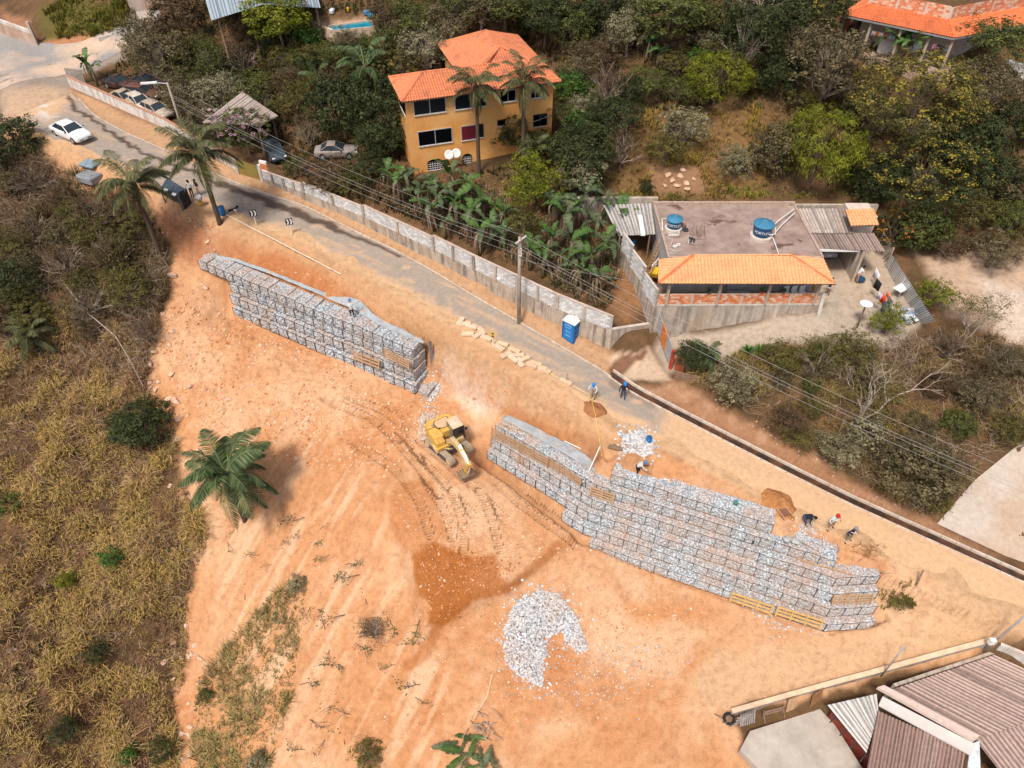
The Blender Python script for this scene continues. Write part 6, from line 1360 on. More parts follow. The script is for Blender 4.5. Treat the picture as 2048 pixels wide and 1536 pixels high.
def arm(ps, w, hs):
 mb = MB(); n_ = len(ps); vs = []
 for i,p in enumerate(ps):
  a = Vector(ps[max(0,i-1)]); b = Vector(ps[min(n_-1,i+1)]); t = (b-a).normalized(); up = Vector((-t.z,0,t.x));
  for sy,sz in ((-1,-1),(1,-1),(1,1),(-1,1)): vs.append(Vector(p)+Vector((0,sy*w/2,0))+up*sz*hs[i]/2)
 fs = [(3,2,1,0),tuple(4*(n_-1)+k for k in range(4))]
 for i in range(n_-1):
  for k in range(4): k2 = (k+1)%4; fs.append((4*i+k,4*i+k2,4*i+4+k2,4*i+4+k))
 mb.add(vs,fs); return mb
bm = U(arm(bo,.34,[.3,.52,.48,.3]),'boom', M_YELD)
for dy in (-.07,.05): U(MB().tube([(1.1,.15+dy,2.62),(2.4,.15+dy,2.83),(3.4,.15+dy,2.38)],.022,5),'hydraulic_pipe', M_CHROME, bm)
U(MB().tube([(1.9,.15,2.82),(2.9,.15,2.62)],.085,10),'cylinder', M_YELD, bm); U(MB().tube([(2.9,.15,2.62),(3.85,.15,2.18)],.05,8),'piston_rod', M_CHROME, bm)
for s in (-.28,.58): U(MB().tube([(.75,s,1.1),(1.45,s,1.75)],.075,8),'lift_cylinder', M_YELD, bm); U(MB().tube([(1.45,s,1.75),(2.0,s,2.3)],.045,8),'lift_rod', M_CHROME, bm)
st = U(arm([(3.95,.15,2.25),(3.75,.15,1.9),(3.35,.15,.75)],.26,[.2,.36,.22]),'stick', M_YEL)
U(MB().tube([(3.98,.15,2.0),(3.75,.15,1.15)],.07,8),'bucket_cylinder', M_CHROME, st)
U(arm([(3.72,.15,1.15),(3.6,.15,.75),(3.35,.15,.55)],.2,[.1,.12,.1]),'link', mat('link_yellow',(.68,.42,.08),.5), st)
bp = [(3.45,.85),(3.62,.45),(3.5,.08),(3.1,-.02),(2.78,.12),(2.72,.3),(2.8,.32),(2.9,.2),(3.12,.1),(3.4,.18),(3.48,.45),(3.32,.78)]
M_BUCK = mat('bucket_steel',(.30,.22,.16),.7,.3,4)
m = MB(); m.prism([(x,z) for x,z in bp],-.52,.52,Matrix(((1,0,0),(0,0,1),(0,1,0))),(0,.15,0)); bk_ = U(m,'bucket', M_BUCK, st)
for s in (-.52,.52):
 m = MB(); m.prism([(3.45,.85),(3.62,.45),(3.5,.08),(3.1,-.02),(2.78,.12),(2.72,.3),(3.2,.7)],-.02,.02,Matrix(((1,0,0),(0,0,1),(0,1,0))),(0,.15+s,0)); U(m,'side_plate', M_BUCK, bk_)
for k in range(5): U(MB().box((2.68,-.31+.23*k,.3),(.16,.09,.07),Matrix.Rotation(-.9,3,'Y')),'tooth', M_TRKD, bk_)
# ================================================================ CARS
M_TYRE = mat('tyre',(.018,.018,.02),.8,.2); M_RIM = mat('rim',(.42,.43,.45),.35,.1,metal=.5); M_CGLASS = mat('car_glass',(.03,.045,.055),.08,.2,spec=.7)
M_LAMP = mat('head_lamp',(.75,.77,.8),.15,.05); M_RLAMP = mat('rear_lamp',(.35,.02,.02),.3,.1)
def car(name,label,loc,rz,L,W,H,paint,group=None,hatch=False,tilt=(0,0),wheels=True,plate=True,cat='car'):
 t = thing(name,label,cat,tuple(loc),rz,group); t.rotation_euler = (tilt[0],tilt[1],rz)
 hl_,hw = L/2,W/2
 if hatch: st_ = [(-hl_,.80,.42,.78,.80),(-hl_+.08,.93,.30,.90,.93),(-hl_+.45,.99,.22,.95,.98),(-.6,1,.20,.94,.98),(.5,1,.20,.92,.96),(hl_-1.0,.99,.20,.88,.95),(hl_-.35,.95,.22,.78,.84),(hl_-.08,.85,.28,.66,.70),(hl_,.72,.34,.55,.57)]
 else: st_ = [(-hl_,.78,.42,.80,.83),(-hl_+.08,.92,.30,.90,.95),(-hl_+.6,.98,.22,.95,1.0),(-.7,1,.20,.94,.98),(.5,1,.20,.92,.96),(hl_-1.1,.99,.20,.89,.96),(hl_-.4,.95,.22,.80,.86),(hl_-.08,.86,.28,.68,.72),(hl_,.72,.34,.55,.58)]
 k_ = H/1.47; mb = MB(); vs = []; fs = []
 for x,wf,zs,zh,zc in st_:
  w = hw*wf; zs*=k_; zh*=k_; zc*=k_
  vs += [(x,-w*.9,zs),(x,-w,zs+.12),(x,-w,zh-.16),(x,-w*.96,zh-.03),(x,-w*.84,zh+.0),(x,-w*.4,zc),(x,w*.4,zc),(x,w*.84,zh),(x,w*.96,zh-.03),(x,w,zh-.16),(x,w,zs+.12),(x,w*.9,zs)]
 n_ = 12
 for i in range(len(st_)-1):
  for k in range(n_): k2 = (k+1)%n_; fs.append((i*n_+k,(i+1)*n_+k,(i+1)*n_+k2,i*n_+k2))
 fs.append(tuple(range(n_))); fs.append(tuple(range((len(st_)-1)*n_,len(st_)*n_))[::-1])
 mb.add(vs,fs); b = mb.build('body', paint, t, True)
 if hatch: g0,g1,r0_,r1_ = -hl_+.12,hl_-1.25,-hl_+.55,hl_-2.05
 else: g0,g1,r0_,r1_ = -hl_+.55,hl_-1.3,-hl_+1.35,hl_-2.15
 zb,zr_ = .93*k_,H; wb,wr = hw*.90,hw*.72
 gv = [(g0,-wb*.92,zb),(g1,-wb,zb),(g1,wb,zb),(g0,wb*.92,zb),(r0_,-wr,zr_-.05),(r1_,-wr,zr_-.06),(r1_,wr,zr_-.06),(r0_,wr,zr_-.05)]
 gm = MB(); gm.add(gv,[(0,1,5,4),(2,3,7,6),(1,2,6,5),(3,0,4,7),(4,5,6,7)]); gl_ = gm.build('windows', M_CGLASS, t)
 rm = MB(); rv = [(r0_-.12,-wr-.02,zr_-.07),(r1_+.1,-wr-.02,zr_-.08),(r1_+.1,wr+.02,zr_-.08),(r0_-.12,wr+.02,zr_-.07),(r0_,-wr*.8,zr_),(r1_,-wr*.8,zr_),(r1_,wr*.8,zr_),(r0_,wr*.8,zr_)]
 rm.add(rv,[(4,5,6,7),(0,1,5,4),(1,2,6,5),(2,3,7,6),(3,0,4,7),(3,2,1,0)]); rm.build('roof', paint, t, True)
 for i0,i1 in ((0,4),(1,5),(2,6),(3,7)): MB().beam(Vector(gv[i0]),Vector(gv[i1])+Vector((0,0,.0)),.075,.06).build('pillar', paint, t)
 mx = (r0_+r1_)/2
 for s in (-1,1): MB().beam((mx,s*wb*1.0,zb),(mx-.05,s*(wr+.01),zr_-.05),.07,.04).build('pillar', paint if hatch else M_DARK, t)
 if wheels:
  for x in (-hl_+.82,hl_-.86):
   for s in (-1,1):
    w = MB().cyl((x,s*(hw-.10)-.1,.31),.31,.2,18,axis='y').build('wheel', M_TYRE, t); MB().cyl((x,s*(hw+.005)-.01 if s>0 else -hw-.01,.31),.2,.02,14,axis='y').build('rim', M_RIM, w)
    MB().cyl((x,s*(hw-.03)-.02,.33),.37,.045,18,axis='y').build('arch', M_DARK, t)
 for s in (-1,1):
  MB().bev((hl_-.16,s*hw*.66,.66*k_),(.2,.34,.1),.03,Matrix.Rotation(-s*.35,3,'Z')).build('headlight', M_LAMP, t)
  MB().bev((-hl_+.07,s*hw*.7,.80*k_),(.1,.32,.14),.03).build('tail_light', M_RLAMP, t)
  MB().bev((g1-.25,s*(hw+.06),.98*k_),(.12,.18,.11),.03).build('mirror', M_DARK if not hatch else paint, t)
  for q in (mx+.55,mx-.5): MB().box((q-.25,s*(hw+.004),.76*k_),(.16,.02,.03)).build('door_handle', M_RIM, t)
 MB().bev((hl_-.04,0,.44*k_),(.08,W*.62,.2),.03).build('grille', M_DARK, t); MB().bev((-hl_+.02,0,.40*k_),(.06,W*.6,.14),.02).build('rear_bumper_insert', M_DARK, t)
 if plate: MB().box((hl_+.006,0,.42*k_),(.02,.4,.12)).build('number_plate', M_SIGNW, t); MB().box((-hl_-.008,0,.66*k_),(.02,.4,.12)).build('number_plate', M_SIGNW, t)
 return t
def paint(nm,c,r=.25): return mat('paint_'+nm,c,r,.05,2,spec=.5)
b = PR(146,274); wcar = car('white_sedan','white sedan driving on the road above the earth pad',b,RAD(-33),4.75,1.85,1.5,paint('white',(.80,.82,.84)))
car('silver_car','silver hatchback parked in the open garage beside the flat roofed house',tuple(P(1640,520,4.5)+np.array([.35,1.6,0])),RAD(95),3.9,1.65,1.5,paint('silver',(.45,.47,.50)),None,True)
SC_ = [(243,176,-25,(.035,.02,.025),'dark maroon wrecked sedan beside the banana clump in the scrap yard',False),(300,172,-8,(.012,.016,.02),'black wrecked car under the grey tree in the scrap yard',False),(290,196,-12,(.13,.06,.045),'brown wrecked hatchback behind the dark sedans in the scrap yard',True),(256,207,-32,(.42,.35,.26),'cream wrecked car along the whitewashed wall',False),(284,216,-40,(.58,.55,.48),'white wrecked car with a rusty bonnet along the whitewashed wall',True),(318,231,-35,(.45,.40,.33),'dull cream wrecked car half under the shrubs in the scrap yard',True)]
for x,y,a,c,lab,h in SC_:
 q = hit(x,y); car('wrecked_car',lab,q,RAD(a),4.1,1.65,1.4,mat('wreck_%d_%d'%(x,y),c,.6,.3,3,(.25,.11,.06),1.2,.5),'wrecked cars in the scrap yard',h,(random.uniform(-.04,.04),random.uniform(-.04,.04)),plate=False)
q = hit(551,312); car('dark_pickup','dark blue grey hatchback parked behind the yellow gate',q,RAD(-60),4.0,1.65,1.45,mat('paint_dusk',(.05,.07,.09),.35),None,True,plate=False)
q = hit(675,312); car('grey_wreck','grey wrecked car under the round dark tree behind the road wall',q,RAD(5),4.2,1.65,1.4,mat('wreck_grey',(.28,.26,.25),.6,.2,3,(.3,.15,.09),1.5,.6),None,False,plate=False)
# ================================================================ PEOPLE
SKIN1, SKIN2 = mat('skin_a',(.30,.155,.09),.6,.08), mat('skin_b',(.45,.26,.17),.6,.08)
def person(label, foot, rz, shirt, trousers, boots, skin=SKIN1, lean=.1, spread=.14, armL=(.1,.28,-.55), armR=(.1,-.28,-.55), helmet=None, cap=None, hair=None, bare_legs=False, bare_arms=False, band=None, crouch=0.0, step=0.0, H=1.75, head_dn=.2):
 t = thing('person',label,'person',tuple(foot),rz); k = H/1.75
 pel = Vector((-lean*.22-crouch*.15,0,.93-crouch*.3)); R = Matrix.Rotation(lean,3,'Y')
 chest = pel+R @ Vector((0,0,.42)); neck = pel+R @ Vector((0,0,.56)); Rh = Matrix.Rotation(lean+head_dn,3,'Y'); head = neck+Rh @ Vector((.02,0,.10)); htop_ = neck+Rh @ Vector((.03,0,.25))
 V = [pel, pel+R @ Vector((0,0,.2)), chest, neck, head, htop_]; Rr = [.145,.14,.155,.062,.098,.07]; E = [(0,1),(1,2),(2,3),(3,4),(4,5)]; lab = ['shirt','shirt','shirt','skin','skin']
 for s,arm in ((1,armL),(-1,armR)):
  sh = pel+R @ Vector((0,s*.185,.47)); hand = sh+Vector(arm); d = hand-sh; L = min(d.length,.56); hand = sh+d.normalized()*L
  el = (sh+hand)/2+(Vector((-.6,s*.35,-.3)).normalized())*math.sqrt(max(0,.29**2-(L/2)**2))
  i = len(V); V += [sh,el,hand,hand+(hand-el).normalized()*.08]; Rr += [.07,.052,.036,.034]; E += [(2,i),(i,i+1),(i+1,i+2),(i+2,i+3)]; lab += ['shirt','shirt','skin' if bare_arms else 'shirt','skin']
  fd = (hand-el).normalized(); pv = Vector((0,0,1)).cross(fd); pv = pv.normalized() if pv.length > .1 else Vector((0,1,0))
  for q,(o,l) in enumerate(((-.03,.075),(-.01,.09),(.012,.085),(.03,.065))):
   V.append(V[i+3]+pv*o+fd*l+Vector((.02,0,-.02))); Rr.append(.009); E.append((i+3,len(V)-1)); lab.append('skin')
  V.append(V[i+2]+pv*.06*s+fd*.06); Rr.append(.01); E.append((i+2,len(V)-1)); lab.append('skin')
 for s in (1,-1):
  hp = pel+Vector((0,s*.09,-.05)); fx = step*s; an = Vector((fx,s*spread,.08)); kn = (hp+an)/2+Vector((.03+crouch*.32,s*.02,0)); i = len(V)
  V += [hp,kn,an,an+Vector((.15,s*.02,-.04))]; Rr += [.098,.068,.05,.042]; E += [(0,i),(i,i+1),(i+1,i+2),(i+2,i+3)]; lab += ['trousers','skin' if bare_legs else 'trousers','skin' if bare_legs else 'trousers','boots']
 me = bpy.data.meshes.new('body'); me.from_pydata([tuple(v*k) for v in V],E,[]); ob = bpy.data.objects.new('tmp',me); COL.objects.link(ob)
 ob.modifiers.new('s','SKIN'); sv = me.skin_vertices[0].data
 for i,r in enumerate(Rr): sv[i].radius = (r*k,r*k)
 sv[0].use_root = True; sb = ob.modifiers.new('d','SUBSURF'); sb.levels = 1
 bpy.context.view_layer.update(); m2 = bpy.data.meshes.new_from_object(ob.evaluated_get(bpy.context.evaluated_depsgraph_get())); bpy.data.objects.remove(ob)
 mats = {'shirt':shirt,'trousers':trousers,'skin':skin,'boots':boots}; order = list(mats); m2.materials.clear()
 for o_ in order: m2.materials.append(mats[o_])
 A = np.array([V[a]*k for a,b in E]); B = np.array([V[b]*k for a,b in E])
 for p in m2.polygons:
  c = np.array(p.center); ab = B-A; tt = np.clip(((c-A)*ab).sum(1)/((ab*ab).sum(1)+1e-9),0,1); p.material_index = order.index(lab[int(np.argmin(((A+ab*tt[:,None]-c)**2).sum(1)))]); p.use_smooth = True
 m2.name = 'body'; link('body', m2, None, t)
 hc = (head*.45+htop_*.55)*k
 f = MB(); fw = Rh @ Vector((1,0,0)); sd_ = Vector((0,1,0))
 for s in (-1,1): f.box(hc+fw*.085*k+sd_*s*.033-Vector((0,0,.01)),(.012,.02,.012)); f.box(hc+sd_*s*.098*k-Vector((0,0,.02)),(.03,.015,.05))
 f.box(hc+fw*.10*k-Vector((0,0,.04)),(.03,.02,.04)); f.build('face', skin, t)
 up = Rh @ Vector((0,0,1)); Mh = Matrix((fw,sd_,up)).transposed()
 if helmet or cap:
  mm = helmet or cap; h_ = MB(); prof = [(.135,0),(.13,.05),(.105,.11),(.05,.145),(.01,.15)]; h_.lathe((0,0,0),prof,14); h_.prism([(.10,-.1),(.2,-.07),(.215,0),(.2,.07),(.10,.1)],-.005,.012)
  h_.v = [tuple(Mh @ Vector(v)*1.05*k+hc+up*.02) for v in h_.v]; h_.build('hard_hat' if helmet else 'cap', mm, t, True)
 if hair:
  h_ = MB(); h_.lathe((0,0,0),[(.085,-.14),(.115,-.03),(.112,.04),(.085,.1),(.01,.125)],12); h_.v = [tuple(Mh @ (Vector(v)+Vector((-.03,0,0)))*k+hc) for v in h_.v]; h_.build('hair', hair, t, True)
 if band:
  c = (pel+R @ Vector((0,0,.33)))*k; b_ = MB(); b_.tube([c+R @ Vector((.168*math.cos(a),.185*math.sin(a),0))*k for a in np.linspace(0,2*PI,17)],.022*k,6); b_.build('reflective_band', band, t)
  for s in (1,-1):
   a_ = Vector((step*s,s*spread,.24))*k; b_ = MB(); b_.tube([a_+Vector((.062*math.cos(q),.062*math.sin(q),0))*k for q in np.linspace(0,2*PI,11)],.018*k,5); b_.build('ankle_band', band, t)
 return t
BLUEH = mat('hat_blue',(.03,.22,.62),.4,.05); PALE_SH = mat('shirt_pale',(.55,.58,.58),.9,.1); GREY_SH = mat('shirt_grey',(.48,.52,.54),.9,.1); NAVY = mat('shirt_navy',(.015,.02,.04),.9,.1); JEANS = mat('jeans',(.045,.075,.13),.9,.15); KHAKI = mat('khaki',(.33,.25,.16),.9,.12); BLACKT = mat('trousers_black',(.02,.02,.025),.9,.1); BOOT = mat('boots',(.06,.045,.035),.8); BAND = mat('reflective',(.75,.75,.72),.5,.05); HAIR = mat('hair_black',(.008,.007,.007),.5,.2)
w1p = P(704,637,0);
def wall1_top(px,py):
 e = 2.2
 for _ in range(8):
  p = P(px,py,e); t_ = np.dot(p[:2]-W1L[:2],(W1R-W1L)[:2])/L1**2; e = zt(0)(p[:2])+.02
 return P(px,py,e)
person('worker in grey shirt and blue helmet pulling the sheet on the gabion wall',wall1_top(705,634),RAD(100),GREY_SH,BLACKT,BOOT,SKIN1,.35,.12,(.35,.42,-.05),(.3,-.45,-.1),helmet=BLUEH,band=BAND,crouch=.15,step=.12)
person('worker in blue helmet, pale shirt and khaki trousers holding a shovel',PR(1186,797),RAD(-120),PALE_SH,KHAKI,BOOT,SKIN1,.25,.13,(.38,.1,-.3),(.36,-.12,-.28),helmet=BLUEH)
person('worker in a blue helmet, navy jacket and jeans walking on the road beside the gutter',PR(1245,797),RAD(-80),NAVY,JEANS,BOOT,SKIN1,.05,.1,(.05,.2,-.5),(.15,-.2,-.48),helmet=BLUEH,step=.14)
person('worker in a blue helmet, grey shirt and dark trousers bending beside the white stone heap',hit(1276,949),RAD(-10),PALE_SH,BLACKT,BOOT,SKIN1,.7,.14,(.42,.1,-.35),(.42,-.1,-.35),helmet=BLUEH,band=BAND,step=.1,crouch=.1)
person('worker in navy shirt and jeans bending right down over the ground',hit(1611,1049),RAD(-18),NAVY,JEANS,BOOT,SKIN1,1.35,.16,(.1,.1,-.52),(.1,-.1,-.52),hair=HAIR,crouch=.12,head_dn=.5)
person('worker in a red cap and pale shirt standing with hands on hips',hit(1659,1058),RAD(-62),PALE_SH,KHAKI,BOOT,SKIN1,.05,.26,(.12,.2,-.36),(.12,-.2,-.36),cap=mat('cap_red',(.6,.02,.02),.8),band=BAND)
person('worker in a grey cap and navy jersey with a white chest band',hit(1694,1083),RAD(-62),NAVY,KHAKI,BOOT,SKIN1,.05,.24,(.12,.2,-.36),(.12,-.2,-.36),cap=mat('cap_grey',(.25,.25,.28),.8),band=BAND)
person('woman with long dark hair in a pale top leaning over the basin in the yard',P(1712,564,4.5),RAD(10),PALE_SH,mat('shorts_tan',(.4,.2,.1),.9),mat('sandal',(.3,.15,.08),.8),SKIN2,.45,.1,(.42,.08,-.2),(.42,-.08,-.2),hair=HAIR,bare_legs=True,bare_arms=True,H=1.65)
person('person with dark hair stooping at the corner of the orange porch roof',P(1653,590,4.4),RAD(60),BLACKT,mat('shorts_white',(.6,.6,.6),.9),mat('sandal',(.3,.15,.08),.8),SKIN2,.55,.16,(.3,.2,-.4),(.3,-.2,-.4),hair=HAIR,bare_legs=True,bare_arms=True,H=1.65)
person('person in white shirt and black trousers standing beside the blue site hut near the palm',PR(386,394),RAD(-100),PALE_SH,BLACKT,BOOT,SKIN2,.02,.1,hair=HAIR,bare_arms=True)
person('person in black shirt and pale shorts by the blue site hut',PR(399,391),RAD(-130),BLACKT,mat('shorts_white',(.6,.6,.6),.9),BOOT,SKIN2,.02,.1,hair=HAIR,bare_legs=True,bare_arms=True,H=1.7)
sv_ = thing('shovel','long handled shovel held by the worker at the road edge','shovel'); q = Vector(PR(1186,797)); MB().tube([q+Vector((-.25,-.35,1.15)),q+Vector((-.45,-.85,.05))],.022,6).build('handle', M_WOOD, sv_); MB().box(q+Vector((-.47,-.9,.02)),(.24,.3,.02),Matrix.Rotation(.3,3,'X')).build('blade', M_GREYM, sv_)
dgp = PR(468,428); dog = thing('dog','black and white dog standing at the road edge near the blue barrel','dog',tuple(dgp),RAD(28))
M_DOG = mat('dog_black',(.015,.014,.014),.8); M_DOGW = mat('dog_white',(.7,.68,.65),.8)
Vd = [(-.28,0,.46),(-.05,0,.45),(.22,0,.46),(.36,0,.56),(.46,0,.66),(.60,0,.62)]; Rd = [.11,.115,.135,.08,.085,.045]; Ed = [(0,1),(1,2),(2,3),(3,4),(4,5)]
for x,s in ((-.28,.09),(-.28,-.09),(.22,.09),(.22,-.09)):
 i = len(Vd); j = 0 if x < 0 else 2
 Vd += ([(x-.03,s,.34),(x+.06,s,.25),(x-.07,s,.15),(x-.03,s,.02)] if x < 0 else [(x,s,.34),(x+.02,s,.2),(x,s,.1),(x+.04,s,.02)]); Rd += [.065,.045,.03,.028]; Ed += [(j,i),(i,i+1),(i+1,i+2),(i+2,i+3)]
i = len(Vd); Vd += [(-.42,0,.52),(-.56,0,.62)]; Rd += [.025,.015]; Ed += [(0,i),(i,i+1)]
for s in (-1,1): Vd.append((.43,s*.07,.76)); Rd.append(.02); Ed.append((4,len(Vd)-1))
me = bpy.data.meshes.new('body'); me.from_pydata(Vd,Ed,[]); ob = bpy.data.objects.new('tmp',me); COL.objects.link(ob); ob.modifiers.new('s','SKIN')
for i,r in enumerate(Rd): me.skin_vertices[0].data[i].radius = (r,r)
me.skin_vertices[0].data[1].use_root = True; ob.modifiers.new('d','SUBSURF').levels = 1; bpy.context.view_layer.update(); m2 = bpy.data.meshes.new_from_object(ob.evaluated_get(bpy.context.evaluated_depsgraph_get())); bpy.data.objects.remove(ob)
m2.materials.clear(); m2.materials.append(M_DOG); m2.materials.append(M_DOGW)
for p in m2.polygons: p.material_index = int(p.center.z < .33 or (.05 < p.center.x < .3 and abs(p.center.y) < .2 and p.center.z < .5)); p.use_smooth = True
link('body', m2, None, dog)
  # site hut, wire rolls, planks near the palms
hut = thing('site_hut','small dark blue corrugated sheet hut standing by the palm at the road edge','hut')
M_HUT = [mat('hut_blue_a',(.06,.09,.13),.5,.15,2),mat('hut_blue_b',(.08,.11,.15),.5,.15,2)]
hb = hit(362,418);
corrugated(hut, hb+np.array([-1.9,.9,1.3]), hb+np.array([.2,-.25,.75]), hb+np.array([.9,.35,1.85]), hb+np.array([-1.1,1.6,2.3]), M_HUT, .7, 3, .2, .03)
for k,(dx,dy) in enumerate(((-1.7,.9),(.2,-.1),(.7,.4),(-1.0,1.5))): MB().box((hb[0]+dx,hb[1]+dy,hb[2]+.8),(.1,.1,1.8)).build('post', M_WOODOLD, hut)
MB().box((hb[0]+.65,hb[1]+.2,hb[2]+.95),(.05,.9,1.7),Matrix.Rotation(-.5,3,'Z')).build('dark_door', M_DARK, hut)
for k in range(2): MB().box((hb[0]-1.1+.9*k,hb[1]+.55-.5*k,hb[2]+1.62-.15*k),(.5,.3,.03),Matrix.Rotation(RAD(-28),3,'Z') @ Matrix.Rotation(.35,3,'X')).build('white_notice', M_SIGNW, hut)
n = NT('mesh_bale'); n.col(n.ramp(n.noise(14,4,.8),[(.35,(.14,.15,.16)),(.65,(.42,.44,.46))])); n.bump(n.noise(25,3),1,.06); M_BALE = n.done(.6,.4)
for (x,y,sx,sy,sz,a,lab,c) in ((181,331,1.7,1.3,.35,-20,'flat bundle of folded wire mesh with a blue grey cover on the earth pad',mat('bale_blue',(.24,.33,.38),.6,.15,5,(.15,.2,.22),4,.6)),(182,362,2.0,1.5,.75,-25,'thick bale of grey wire mesh on the earth pad',M_BALE)):
 q = hit(x,y); tag(MB().bev((q[0],q[1],q[2]+sz/2),(sx,sy,sz),.12,Matrix.Rotation(RAD(a),3,'Z')).build('wire_mesh_bale', c),lab,'bale','bales of gabion mesh')
for k in range(3):
 a = hit(140+8*k,354+1*k)+[0,0,.08]; b = hit(162+8*k,385+0*k)+[0,0,.08]; tag(MB().beam(a,b,.09,.06).build('timber_plank', M_WOOD),'pale timber batten lying beside the grey mesh bale','plank','battens on the earth pad')
wbr = thing('cement_mixer','small grey and yellow drum mixer standing at the road edge beside the two people','mixer',tuple(hit(403,412)),RAD(20))
MB().lathe((0,0,.55),[(.12,0),(.3,.15),(.3,.38),(.18,.55),(.15,.5)],14).build('drum', mat('mixer_grey',(.45,.45,.45),.6), wbr, True)
for s in (-1,1): MB().tube([(s*.3,0,0),(s*.1,0,.7)],.03,5).build('leg', mat('barrow_yellow',(.72,.45,.03),.5), wbr)
MB().box((0,.05,.35),(.3,.3,.35)).build('motor', mat('barrow_yellow',(.72,.45,.03),.5), wbr)
  # small site things near the lower workers
m = MB(); q = Vector(hit(1665,1096)); m.tube([q+Vector((.42*math.cos(a),.42*math.sin(a),.05)) for a in np.linspace(0,2*PI,25)],.05,6); tag(m.build('wire_coil', mat('coil_mauve',(.36,.25,.25),.6)),'coil of thin wire on the ground below the two standing workers','coil')
m = MB(); m.box((0,0,0),(.9,.6,.03)); sieve = thing('sand_sieve','rectangular brown sand sieve lying on the red soil heap','sieve',tuple(hit(1562,1022)+np.array([0,0,.25])),RAD(-70)); MB().box((0,0,.0),(1.15,.62,.02)).build('mesh', mat('sieve',(.22,.10,.06),.8), sieve)
for y in (-.34,.34): MB().box((0,y,.03),(1.7,.06,.07)).build('rail', M_WOOD, sieve)
gb_ = Vector(P(1471,1008,-.75)); t = tag(MB().lathe(tuple(gb_),[(.16,0),(.17,.25),(.12,.33),(.02,.34)],12).build('green_jug', mat('jug_green',(.08,.24,.22),.5)),'green jug standing on the edge of the top gabion row','jug')
for px,py,e,lab in ((1574,1080,-1.5,'larger grey cement bag slumped behind the gabions'),(1590,1085,-1.7,'smaller grey cement bag next to the larger one')):
 q = Vector(P(px,py,e)); tag(MB().bev(tuple(q+Vector((0,0,.15))),(.6,.42,.28),.11,Matrix.Rotation(.6 if px < 1580 else -.3,3,'Z')).build('cement_bag', mat('bag_grey',(.40,.41,.40),.8)),lab,'bag','cement bags behind the gabions')
bkt = thing('black_bucket_bag','black strap bag hanging on the gabion face','bag',tuple(P(1507,1083,-2.0))); MB().bev((0,0,-.1),(.16,.14,.22),.04).build('pouch', M_DARK, bkt); MB().tube([(-.06,0,0),(0,.06,.55),(.07,0,0)],.02,5).build('strap', M_DARK, bkt)
m = MB(); m.tube([P(1585,1075,-1.4),P(1640,1105,-1.9),P(1680,1118,-2.3)],.03,5); tag(m.build('steel_bar', mat('rusty_steel',(.28,.2,.17),.7)),'rusty steel bar lying behind the lower gabions','bar')
nt = thing('wire_netting','tangle of grey wire netting by the end of the gabion wall','netting'); J = MB();
A_ = [P(x,y,e) for x,y,e in ((1770,1140,-3.0),(1830,1152,-3.2),(1850,1178,-3.8),(1790,1185,-4.2))]
for i in range(15):
 t = i/14
 for (a,b,c,d) in ((A_[0],A_[1],A_[3],A_[2]),):
  p0 = a+(b-a)*t; p1 = c+(d-c)*t; J.tube([p0+[0,0,.25*math.sin(t*9)],(p0+p1)/2+[random.uniform(-.15,.15),0,.5+.2*math.sin(t*5)],p1+[0,0,.1]],.012,4); q0 = a+(c-a)*t; q1 = b+(d-b)*t; J.tube([q0+[0,0,.1],(q0+q1)/2+[0,random.uniform(-.15,.15),.55],q1+[0,0,.2]],.012,4)
J.build('mesh', mat('netting',(.5,.5,.5),.5), nt)
stick('fence_post', hit(1832,1172), hit(1832,1172)+np.array([.25,.5,1.1]), .06, M_WOODOLD, 'leaning dark post beside the tangle of wire netting', 'post')
m = MB(); m.beam(P(1765,1145,-2.6),P(1838,1150,-2.8),.1,.06); tag(m.build('timber_plank', M_WOOD),'plank along the top of the wire netting','plank','loose planks')
